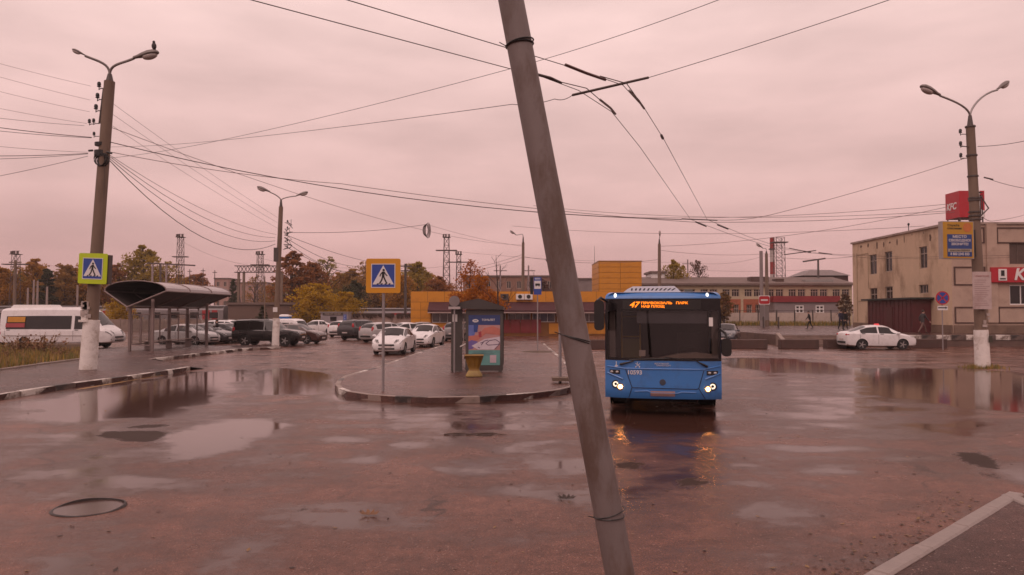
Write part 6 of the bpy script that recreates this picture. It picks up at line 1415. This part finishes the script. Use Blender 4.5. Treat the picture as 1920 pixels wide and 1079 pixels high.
TREES = {'round': [tree_mesh(round_, s, 5200, .011, .022) for s in (3, 5, 8)], 'tall': [tree_mesh(tall_, s, 4600, .010, .019, .2) for s in (11, 12)], 'cone': [tree_mesh(cone_, 21, 5000, .009, .017, .08)], 'bush': [tree_mesh(wide_, s, 6500, .014, .028, .04) for s in (31, 32)], 'thin': [tree_mesh(round_, s, 1500, .009, .016, .22, .15) for s in (41, 42)]}
def tree(label, px, d, pyt, kind, col, var=0, wid=1.0, z0=-.3, group=None, name='tree', hgt=None):
    x = X(px, d); H = Z(pyt, d) - z0; t = thing(name, label, 'tree', (x, d, z0), rnd.uniform(0, 6.28), group); tm, cm = TREES[kind][var % len(TREES[kind])]
    a = link('trunk', tm, t); c = link('crown', cm, t); c.color = (*col, 1); t.scale = (H*wid, H*wid, H); return t
OR, RU, OL, GN, YG, DK, BR, YE = (.44, .22, .038), (.34, .14, .046), (.36, .25, .045), (.28, .215, .05), (.47, .29, .018), (.075, .075, .036), (.36, .20, .058), (.40, .22, .03)
for a in (
 ('tall olive-gold poplar-like tree above the left shelter roof', 268, 128, 462, 'round', OL, 0, .95),
 ('shorter thinning olive tree just right of the poplar-like tree', 312, 131, 488, 'thin', OL, 0, 1.15),
 ('russet tree immediately right of the middle lamp post', 548, 126, 474, 'tall', RU, 0, 1.35),
 ('rust-red tree between the russet tree and the airy crown', 585, 128, 492, 'round', RU, 1, 1.0),
 ('airy olive-green tree crown left of the yellow crossing sign', 613, 132, 482, 'thin', GN, 1, 1.25),
 ('brownish tree behind the left edge of the yellow crossing sign', 660, 134, 505, 'round', BR, 2, 1.1),
 ('dark green tree in the belt below the airy crown', 665, 124, 527, 'round', DK, 0, 1.0),
 ('thin-leaved tree peeping left of the yellow crossing sign', 684, 138, 488, 'thin', BR, 0, .9),
 ('rounded olive tree right of the yellow crossing sign', 782, 126, 492, 'round', OL, 1, 1.05),
 ('amber tree left of the orange pavilion roof', 748, 122, 512, 'round', OR, 2, 1.1),
 ('rusty tree just above the orange pavilion roof', 822, 118, 520, 'round', RU, 0, 1.25),
 ('broad golden yellow tree behind the grey booth', 590, 104, 532, 'bush', YG, 0, 1.25),
 ('smaller golden bush at the right side of the grey booth', 650, 102, 548, 'bush', YG, 1, 1.05),
 ('small dark spruce behind the black off-road car', 493, 97, 574, 'cone', DK, 0, 1.9),
 ('dark pointed spruce before the pink block of flats', 437, 150, 524, 'cone', DK, 0, 1.0),
 ('brown thinning tree before the pink block of flats', 478, 140, 516, 'thin', BR, 1, .9),
 ('large amber tree at the left photo edge', 62, 122, 487, 'round', OR, 0, .95),
 ('dark conifer among the amber trees behind the minibus', 88, 118, 505, 'cone', DK, 0, 1.7),
 ('olive-brown tree left of the lime crossing sign', 122, 122, 496, 'round', BR, 1, 1.05),
 ('amber tree hidden behind the tall left lamp post', 168, 124, 490, 'round', OR, 2, 1.05),
 ('rust-coloured tree right of the lime crossing sign', 215, 126, 498, 'round', RU, 0, .95),
 ('low amber tree cut by the left photo edge', 2, 120, 502, 'round', OR, 1, 1.05),
 ('olive tree below the mast near the left photo edge', 35, 128, 510, 'round', GN, 2, 1.2),
 ('bushy green-gold tree behind the lamp post above the bus', 1264, 112, 489, 'round', OL, 2, .72),
 ('nearly bare birch with a few leaves right of the bushy tree above the bus', 1310, 114, 486, 'thin', (.16, .085, .06), 0, .75),
 ('small thin tree before the white wall right of the bus', 1357, 89, 548, 'tall', (.25, .14, .045), 1, 1.5),
 ('low brown shrub against the far corner of the beige building', 1585, 90, 552, 'tall', (.16, .08, .04), 0, 1.3),
 ('golden low tree between the minibus front and the left shelter', 225, 98, 560, 'bush', YG, 1, 1.2),
 ): tree(*a, z0=(.65 if a[1] > 1330 else -.3))
# far wood behind everything: distant tree masses, each its own tree
far_cols = [(OR, 'amber'), (BR, 'brown'), (RU, 'rust-red'), (OL, 'olive'), (BR, 'brown'), (RU, 'rust-red')]
marks = [(0, 'beyond the left photo edge'), (60, 'behind the tail of the white minibus'), (130, 'behind the middle of the white minibus'), (200, 'behind the lime crossing sign'), (260, 'behind the near end of the left shelter roof'), (330, 'behind the middle of the left shelter roof'), (400, 'behind the far end of the left shelter roof'), (540, 'beside the middle lamp post'), (600, 'behind the golden tree'), (680, 'behind the grey booth'), (740, 'behind the yellow crossing sign'), (800, 'behind the left end of the orange pavilion'), (2000, 'behind the rowan')]
seen_labels = set()
for k in range(34):
    px = -60 + k*27 + rnd.uniform(-9, 9)
    if 395 < px < 500: continue
    fc, fn = rnd.choice(far_cols); fd = 150 + rnd.uniform(0, 25)
    lk = ('nearer' if fd < 162 else 'farther', fn, [m for a, m in marks if px <= a][0])
    if lk in seen_labels: fd = 175 if lk[0] == 'nearer' else 152; lk = ('farther' if lk[0] == 'nearer' else 'nearer',) + lk[1:]
    if lk in seen_labels: continue
    seen_labels.add(lk)
    tree('%s %s tree of the far wood, %s' % ('nearer' if fd < 162 else 'farther', fn, [m for a, m in marks if px <= a][0]), px, fd, rnd.uniform(510, 532), 'round', fc, k, rnd.uniform(1.1, 1.5), -.3, 'trees of the wood beyond the railway')
for px, pyt, lb in ((1012, 522, 'dull brown treetop above the orange roof beside the leaning pole'), (1395, 523, 'dull brown treetop over the works roof midway to the square post'), (1420, 526, 'dull brown treetop over the works roof beside the square post'), (1330, 524, 'dull brown treetop over the works roof beside the bare birch')): tree(lb, px, 150, pyt, 'round', (.18, .09, .07), int(px), 1.0, -.3, 'treetops beyond the works')
# rowan and bare tree
def bare(label, px, d, pyt, seed, spread=.5, lean=0.0, leaves=None, z0=0.0, name='bare_tree', nb=9, depth=4):
    R = random.Random(seed); H = Z(pyt, d)-z0; t = thing(name, label, 'tree', (X(px, d), d, z0)); b = B(); tips = []
    def br(p, v, L, r, k):
        q = p + v*L*.5 + Vector((R.gauss(0, .05), R.gauss(0, .05), 0))*L; e = q + (v + Vector((R.gauss(0, .15), R.gauss(0, .15), .12))).normalized()*L*.5
        b.tube([tuple(p), tuple(q), tuple(e)], [r, r*.8, r*.55], 5 if k > 2 else 3, caps=False)
        if k == 0: tips.append(e); return
        tips.append(q)
        for i in range(2 + (R.random() < .6)):
            a = R.uniform(0, 6.28); w = (v + Vector((math.cos(a), math.sin(a), R.uniform(-.1, .5)))*spread*R.uniform(.7, 1.3)).normalized(); br(p.lerp(e, R.uniform(.55, 1)), w, L*R.uniform(.55, .8), r*.52, k-1)
    top = Vector((lean, 0, H*.97)); b.tube([(0, 0, 0), (lean*.2, 0, H*.33), (lean*.6, 0, H*.66), tuple(top)], [.10, .075, .045, .012], 7)
    for i in range(nb):
        f = lerp(.28, .92, i/(nb-1)); a = i*2.4; p = Vector((lean*f, 0, H*f)); br(p, Vector((math.cos(a)*spread*1.6, math.sin(a)*spread*1.6, 1)).normalized(), H*.26*(1.15-f), .035*(1.1-f)+.008, depth-1)
    b.build('trunk', M('dark twig bark', (.05, .030, .025), .85, .2, 4), t)
    if leaves:
        c = B()
        for e in tips:
            n = leaves[1] if e.z < H*leaves[3] else leaves[4]
            if R.random() < .9: leaf_cards(c, e, n, .42, .06, .13, 1)
        cm = bpy.data.meshes.new('crown'); cm.from_pydata(c.v, [], c.f); cm.materials.append(LEAF); o = link('crown', cm, t); o.color = (*leaves[0], 1)
    return t
bare('red-leaved rowan with bare upper twigs behind the bus shelter', 878, 64, 494, 5, .62, .2, ((.38, .12, .018), 16, .07, .60, 3), name='rowan_tree', nb=12, depth=4)
bare('lower orange-leaved rowan stem touching the shelter roof', 905, 62, 520, 9, .7, -.3, ((.42, .15, .018), 16, .07, .75, 5), name='rowan_tree', nb=10, depth=4)
bare('slender bare tree with upright leader right of the rowan', 936, 58, 474, 14, .45, -.25, None, nb=9, depth=3)
bare('bare-branched tree beside the pale catenary post', 1000, 96, 505, 19, .6, .1, None, nb=8, depth=3, z0=-.3)

# ================================================================== people
SKIN = M('skin', (.42, .25, .19), .6)
def person(label, px, d, z0, face, jacket, trousers, H=1.7, stride=.28, bend=0.0, hair=(.03, .02, .015), arms=.15):
    """one skinned body walking along local +x"""
    t = thing('person', label, 'person', (X(px, d), d, z0), face); s = H/1.72
    J = {}; V = []; R = []; E = []
    def add(n, p, r, par=None):
        J[n] = len(V); V.append(Vector(p)*s); R.append(r*s)
        if par: E.append((J[par], J[n]))
    lx = bend
    add('pel', (0, 0, .94), .13); add('sp', (lx*.3, 0, 1.15), .135, 'pel'); add('ch', (lx*.7, 0, 1.36), .15, 'sp'); add('nk', (lx, 0, 1.49), .06, 'ch'); add('hd', (lx+.02, 0, 1.60), .09, 'nk'); add('ht', (lx+.02, 0, 1.66), .085, 'hd')
    for sg, n in ((1, 'L'), (-1, 'R')):
        st = stride*sg
        add('hip'+n, (0, sg*.09, .90), .105, 'pel'); add('kn'+n, (st*.55 + .04, sg*.09, .50), .068, 'hip'+n); add('an'+n, (st - (.06 if st < 0 else 0), sg*.09, .09 + (.05 if st < 0 else 0)), .045, 'kn'+n); add('to'+n, (st + .15, sg*.10, .04), .04, 'an'+n)
        add('sh'+n, (lx*.8, sg*.19, 1.40), .068, 'ch'); add('el'+n, (lx*.6 - st*.35, sg*.25, 1.14), .05, 'sh'+n); add('wr'+n, (lx*.5 - st*.55 + arms, sg*.24, .92), .036, 'el'+n)
    me = bpy.data.meshes.new('body'); me.from_pydata(V, E, []); o = link('body', me, t)
    sk = o.modifiers.new('s', 'SKIN'); sk.use_smooth_shade = True
    for i, v in enumerate(me.skin_vertices[0].data): v.radius = (R[i], R[i]); v.use_root = (i == 0)
    sub = o.modifiers.new('u', 'SUBSURF'); sub.levels = 1
    nm = bpy.data.meshes.new_from_object(o.evaluated_get(bpy.context.evaluated_depsgraph_get())); o.modifiers.clear(); o.data = nm
    nm.materials.clear()
    for m in (jacket, trousers, SKIN, BLACK): nm.materials.append(m)
    for p in nm.polygons: z = p.center.z/s; p.material_index = 2 if z > 1.50 else (0 if z > .84 else (1 if z > .12 else 3)); p.use_smooth = True
    b = B(); b.ell(tuple(Vector((lx-.0, 0, 1.66))*s), (.105*s, .095*s, .10*s), 12, 8); b.build('hair', M('dark hair %.2f' % hair[0], hair, .8), t, smooth=True)
    b = B()
    for e_ in (-.035, .035): b.ell(tuple(Vector((lx+.105, e_, 1.615))*s), (.01, .012, .008), 6, 4)
    b.build('eyes', BLACK, t); b = B(); b.tube([tuple(Vector((lx+.10, 0, 1.61))*s), tuple(Vector((lx+.128, 0, 1.575))*s)], [.012, .018], 6)
    for e_ in (-.098, .098): b.ell(tuple(Vector((lx+.01, e_, 1.60))*s), (.025, .012, .035), 8, 5)
    b.build('nose_and_ears', SKIN, t)
    for n in 'LR':
        w = V[J['wr'+n]]; dr = (w - V[J['el'+n]]).normalized(); b = B(); b.ell(tuple(w + dr*.06), (.045, .022, .055), 10, 6)
        for k in range(4): f = w + dr*.09 + Vector(((k-1.5)*.02, 0, 0)); L = (.07, .08, .075, .06)[k]; b.tube([tuple(f), tuple(f + dr*L*.6), tuple(f + dr*L + Vector((.012, 0, 0)))], [.010, .009, .007], 5)
        b.tube([tuple(w + dr*.03 + Vector((.035, 0, 0))), tuple(w + dr*.08 + Vector((.06, 0, 0)))], [.012, .009], 5); b.build('hand', SKIN, t)
    return t
JN, JD, JB, JG = M('navy cloth', (.022, .022, .045), .9, .2, 6), M('black cloth', (.014, .012, .013), .9, .2, 6), M('blue black cloth', (.018, .017, .026), .9, .2, 6), M('grey cloth', (.045, .04, .042), .9, .2, 6); TB = M('brown trousers', (.15, .09, .075), .9, .2, 6)
person('person in dark clothes standing at the rear of the black off-road car', 409, 55.5, 0, -2.6, JD, JB, 1.74, .1, .06)
person('person in a dark jacket walking left before the white wall', 1518, 70, TZ+.005, 2.9, JD, JD, 1.68, .24, .12)
person('person in a navy jacket near the far corner of the beige building', 1576, 66, TZ+.005, -1.3, JN, JD, 1.76, .18, .04)
person('person in black close behind the navy-jacketed one', 1584, 67.4, TZ+.005, -1.2, JD, JD, 1.7, .15, .04)
person('person in a grey hooded jacket and brown trousers striding right past the lean-to', 1729, 54.0, TZ+.005, .1, JG, TB, 1.72, .36, .05)

# ================================================================== overhead wires
def wire(label, pts, r=.008, sag=0.0, name='overhead_wire', mat=None, cat='overhead wire', n=14):
    """pts are (px, py, depth); sag is the drop in metres at mid span"""
    P = [Vector(W(*p)) for p in pts]; q = []
    for a, c in zip(P, P[1:]):
        for i in range(n): t = i/n; v = a.lerp(c, t); v.z -= 4*sag*t*(1-t); q.append(v)
    q.append(P[-1]); o0 = q[0].copy(); b = B(); b.tube([tuple(v-o0) for v in q], r, 5)
    return tag(b.build(name, mat or WIRE, None, tuple(o0), smooth=True), label, cat)
# trolley contact wires with the crossing frog overhead
wire('left trolleybus contact wire running from the top edge to the far hanger', [(330, -38, 7.9), (470, 0, 8.6), (955, 129, 11.2), (1010, 142, 11.5), (1085, 170, 12.3), (1147, 210, 13.5), (1200, 276, 16.5), (1295, 412, 29)], .0065, n=6)
wire('right trolleybus contact wire running from the top edge to the far hanger', [(500, -43, 8.0), (650, 0, 8.7), (1010, 108, 10.8), (1062, 124, 11.0), (1168, 160, 12.1), (1210, 206, 13.3), (1245, 262, 16), (1326, 412, 29)], .0065, n=6)
wire('left trolleybus wire beyond the hanger towards the beige building', [(1295, 412, 29), (1370, 440, 34), (1442, 462, 40), (1510, 474, 45), (1640, 485, 47), (1775, 486, 49), (1960, 482, 50)], .009, n=5)
wire('right trolleybus wire beyond the hanger towards the beige building', [(1326, 412, 29), (1400, 443, 35), (1460, 463, 41), (1540, 476, 45.5), (1700, 483, 48), (1960, 478, 50.5)], .009, n=5)
def rod(label, pts, r, mat=DSTEEL, name='wire_fitting'): return wire(label, pts, r, 0, name, mat, 'wire fitting', 3)
rod('insulated bar of the trolley wire crossing, right of the leaning pole', [(1073, 179, 12.0), (1216, 146, 12.2)], .022, WIRE)
rod('thick red-brown guide on the right contact wire above the crossing bar', [(1060, 122, 11.0), (1100, 138, 11.3), (1135, 150, 11.7)], .024, M('copper brown', (.09, .035, .028), .5))
rod('thick guide on the left contact wire just right of the leaning pole', [(1006, 140, 11.45), (1033, 147, 11.7), (1052, 156, 12.0)], .024, WIRE)
rod('pale curve bar on the left contact wire below the crossing', [(1125, 187, 12.9), (1145, 203, 13.3), (1154, 214, 13.7)], .022, STEEL)
rod('pale curve bar on the right contact wire below the crossing', [(1180, 170, 12.3), (1197, 188, 12.8), (1208, 204, 13.2)], .02, STEEL)
rod('second guide wire looping beside the left contact wire at the crossing', [(1050, 154, 11.9), (1100, 166, 12.0), (1130, 192, 13), (1150, 209, 13.5)], .008, WIRE)
rod('second guide wire looping beside the right contact wire at the crossing', [(1125, 143, 11.6), (1175, 157, 12), (1196, 186, 12.8), (1208, 203, 13.2)], .008, WIRE)
rod('small clamp on the right contact wire halfway to the hanger', [(1240, 254, 15.6), (1243, 260, 15.9)], .03, DSTEEL)
rod('far insulated hanger bar carrying both trolley wires', [(1278, 411, 29), (1345, 413.5, 29)], .022, WIRE)
for i, (a, c, lb) in enumerate((((1305, 417, 29.5), (1324, 425, 30.6), 'left dark insulator just beyond the far hanger'), ((1345, 422, 30.6), (1365, 430, 32), 'right dark insulator just beyond the far hanger'), ((1480, 466, 43), (1520, 474, 44.5), 'upper dark switch bar before the beige building'), ((1470, 478, 44), (1530, 470, 44.5), 'crossing switch bar before the beige building'), ((1535, 474, 45.3), (1560, 477, 46), 'short insulator before the beige building corner'))): rod(lb, [a, c], .028, WIRE)
# span wires
wire('upper span wire from the left post to beyond the top right edge', [(205, 297, 28), (420, 262, 25), (955, 130, 17.5), (1348, 0, 14), (1700, -125, 11.8)], .0065, .06)
wire('lower span wire from the left post to the trolley crossing bar', [(205, 276, 28), (400, 265, 25), (960, 196, 13.4), (1040, 186, 12.0), (1073, 179, 12.0)], .006, .04)
wire('span wire from the crossing bar to beyond the top right edge', [(1216, 146, 12.2), (1668, 0, 10.2), (1900, -78, 9.2)], .0055, .02)
wire('long slack cable from the left post to the far hanger bar', [(203, 266, 28), (1278, 412, 29)], .016, .62)
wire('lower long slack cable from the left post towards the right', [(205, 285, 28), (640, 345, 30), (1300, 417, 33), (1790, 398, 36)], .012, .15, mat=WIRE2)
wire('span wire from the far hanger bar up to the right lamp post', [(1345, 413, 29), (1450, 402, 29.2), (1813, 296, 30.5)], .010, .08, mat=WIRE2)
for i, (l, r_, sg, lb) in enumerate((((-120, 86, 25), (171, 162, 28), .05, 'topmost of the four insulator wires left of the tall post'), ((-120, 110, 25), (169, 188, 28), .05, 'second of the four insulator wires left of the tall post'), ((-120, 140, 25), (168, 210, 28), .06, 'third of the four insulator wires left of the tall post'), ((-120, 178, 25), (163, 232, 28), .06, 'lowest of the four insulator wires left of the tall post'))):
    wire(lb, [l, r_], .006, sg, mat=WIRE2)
for l, r_, w_, lb in (((-120, 206, 24), (158, 236, 28), .007, 'cable reaching the low paired insulators from the left edge'), ((-120, 222, 24), (172, 258, 28), .013, 'upper thick bundled cable entering the left post from the left edge'), ((-120, 232, 24), (172, 259, 28), .009, 'lower of the crossing thick cables entering the left post'), ((-120, 262, 24), (165, 286, 28), .006, 'thin cable just above the coil on the left post'), ((-120, 291, 24), (165, 288, 28), .011, 'dark level cable meeting the coil on the left post'), ((-120, 300, 24), (165, 289, 28), .008, 'second level cable meeting the coil on the left post'), ((-120, 352, 24), (165, 293, 28), .008, 'rising cable from the left edge to the coil on the left post')): wire(lb, [l, r_], w_, .06)
for a, c, w_, sg, m_, lb in (((206, 302, 28), (516, 458, 48.5), .016, 1.5, WIRE, 'lowest deeply sagging cable between the left and middle lamp posts'), ((206, 298, 28), (516, 452, 48.5), .012, 1.0, WIRE, 'second sagging cable between the left and middle lamp posts'), ((206, 294, 28), (516, 446, 48.5), .012, .75, WIRE2, 'third sagging cable between the left and middle lamp posts'), ((204, 290, 28), (518, 440, 48.5), .010, .5, WIRE2, 'shallow sagging cable between the left and middle lamp posts'),
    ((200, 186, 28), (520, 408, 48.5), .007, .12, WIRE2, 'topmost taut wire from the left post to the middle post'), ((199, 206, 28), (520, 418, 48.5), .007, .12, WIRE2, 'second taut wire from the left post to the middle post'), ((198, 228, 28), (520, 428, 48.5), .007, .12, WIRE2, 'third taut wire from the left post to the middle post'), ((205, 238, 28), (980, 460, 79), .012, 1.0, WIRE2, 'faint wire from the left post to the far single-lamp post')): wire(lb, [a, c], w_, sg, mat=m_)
wire('nearly level cable from the middle post to the hanging cable coil', [(532, 436, 48.5), (800, 421, 62)], .016, .25)
wire('cable from the hanging coil on towards the far single-lamp post', [(800, 421, 62), (979, 462, 79)], .012, .2, mat=WIRE2)
b = B(); c = Vector(W(800, 421, 62))
for k in range(5): b.tube([(.22*math.cos(2*PI*i/12)+.05*k-.1, .03*k, -.5 + (.45+.05*k)*math.sin(2*PI*i/12)) for i in range(13)], .022, 4)
tag(b.build('cable_coil', WIRE, None, tuple(c)), 'loose coil of cable hanging in mid air above the car park', 'cable coil')
for a, c_, sg, lb in (((534, 445, 48.5), (690, 497, 92), .8, 'upper cable from the middle post down to the trees'), ((534, 452, 48.5), (684, 505, 92), 1.0, 'middle cable from the middle post down to the trees'), ((534, 462, 48.5), (760, 500, 95), 1.6, 'lower cable from the middle post to the dark wooden pole'), ((534, 440, 48.5), (760, 497, 95), .6, 'highest cable from the middle post to the dark wooden pole')): wire(lb, [a, c_], .018, sg)
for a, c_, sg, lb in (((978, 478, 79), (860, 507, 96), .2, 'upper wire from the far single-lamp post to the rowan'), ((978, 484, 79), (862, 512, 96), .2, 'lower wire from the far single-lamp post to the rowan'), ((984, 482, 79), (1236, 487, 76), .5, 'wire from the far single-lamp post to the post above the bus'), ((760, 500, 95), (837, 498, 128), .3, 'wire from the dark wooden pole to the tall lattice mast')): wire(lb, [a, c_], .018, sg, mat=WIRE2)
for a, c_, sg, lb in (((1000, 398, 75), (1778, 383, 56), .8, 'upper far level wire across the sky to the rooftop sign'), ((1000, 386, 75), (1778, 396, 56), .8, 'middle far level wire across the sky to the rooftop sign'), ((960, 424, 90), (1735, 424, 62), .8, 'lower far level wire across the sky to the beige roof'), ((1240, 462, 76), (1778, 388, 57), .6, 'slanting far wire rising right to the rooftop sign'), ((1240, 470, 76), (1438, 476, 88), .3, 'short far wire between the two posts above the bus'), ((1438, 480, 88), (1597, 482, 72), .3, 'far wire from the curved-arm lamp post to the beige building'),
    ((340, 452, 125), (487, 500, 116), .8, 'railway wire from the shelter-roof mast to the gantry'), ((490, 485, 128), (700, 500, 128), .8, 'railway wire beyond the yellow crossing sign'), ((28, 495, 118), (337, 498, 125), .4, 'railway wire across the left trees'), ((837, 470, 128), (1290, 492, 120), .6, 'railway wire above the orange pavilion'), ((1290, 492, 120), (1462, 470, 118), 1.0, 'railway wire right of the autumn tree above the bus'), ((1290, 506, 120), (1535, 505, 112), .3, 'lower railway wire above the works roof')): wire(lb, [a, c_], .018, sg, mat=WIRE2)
wire('dark cable leaving the right post for the right photo edge', [(1833, 275, 30.6), (1925, 264, 29), (2100, 236, 26)], .012, .05)
wire('lower cable from a dark fitting on the right post to the right edge', [(1846, 333, 30.4), (1925, 354, 29), (2100, 405, 26)], .010, .05)
rod('dark insulator at the right post cable', [(1845, 333, 30.4), (1862, 337, 30.1)], .03, WIRE)
wire('faint cable from the right post over the shop front', [(1842, 407, 30.6), (1860, 415, 34), (1925, 402, 50)], .012, .05, mat=WIRE2)
rod('dark hook fitting left of the right post insulators', [(1800, 274, 30.4), (1816, 276, 30.5)], .022, WIRE)

# ================================================================== rain haze in the air
hm = bpy.data.materials.new('rain haze'); hm.use_nodes = True; hm.node_tree.nodes.clear()
_o = hm.node_tree.nodes.new('ShaderNodeOutputMaterial'); _v = hm.node_tree.nodes.new('ShaderNodeVolumePrincipled'); _v.inputs['Color'].default_value = (.93, .90, .89, 1); _v.inputs['Density'].default_value = .0004
hm.node_tree.links.new(_v.outputs[0], _o.inputs['Volume'])
tag(B().box((0, 600, 11.8), (3060, 1860, 26.3)).build('haze', hm), kind='stuff')
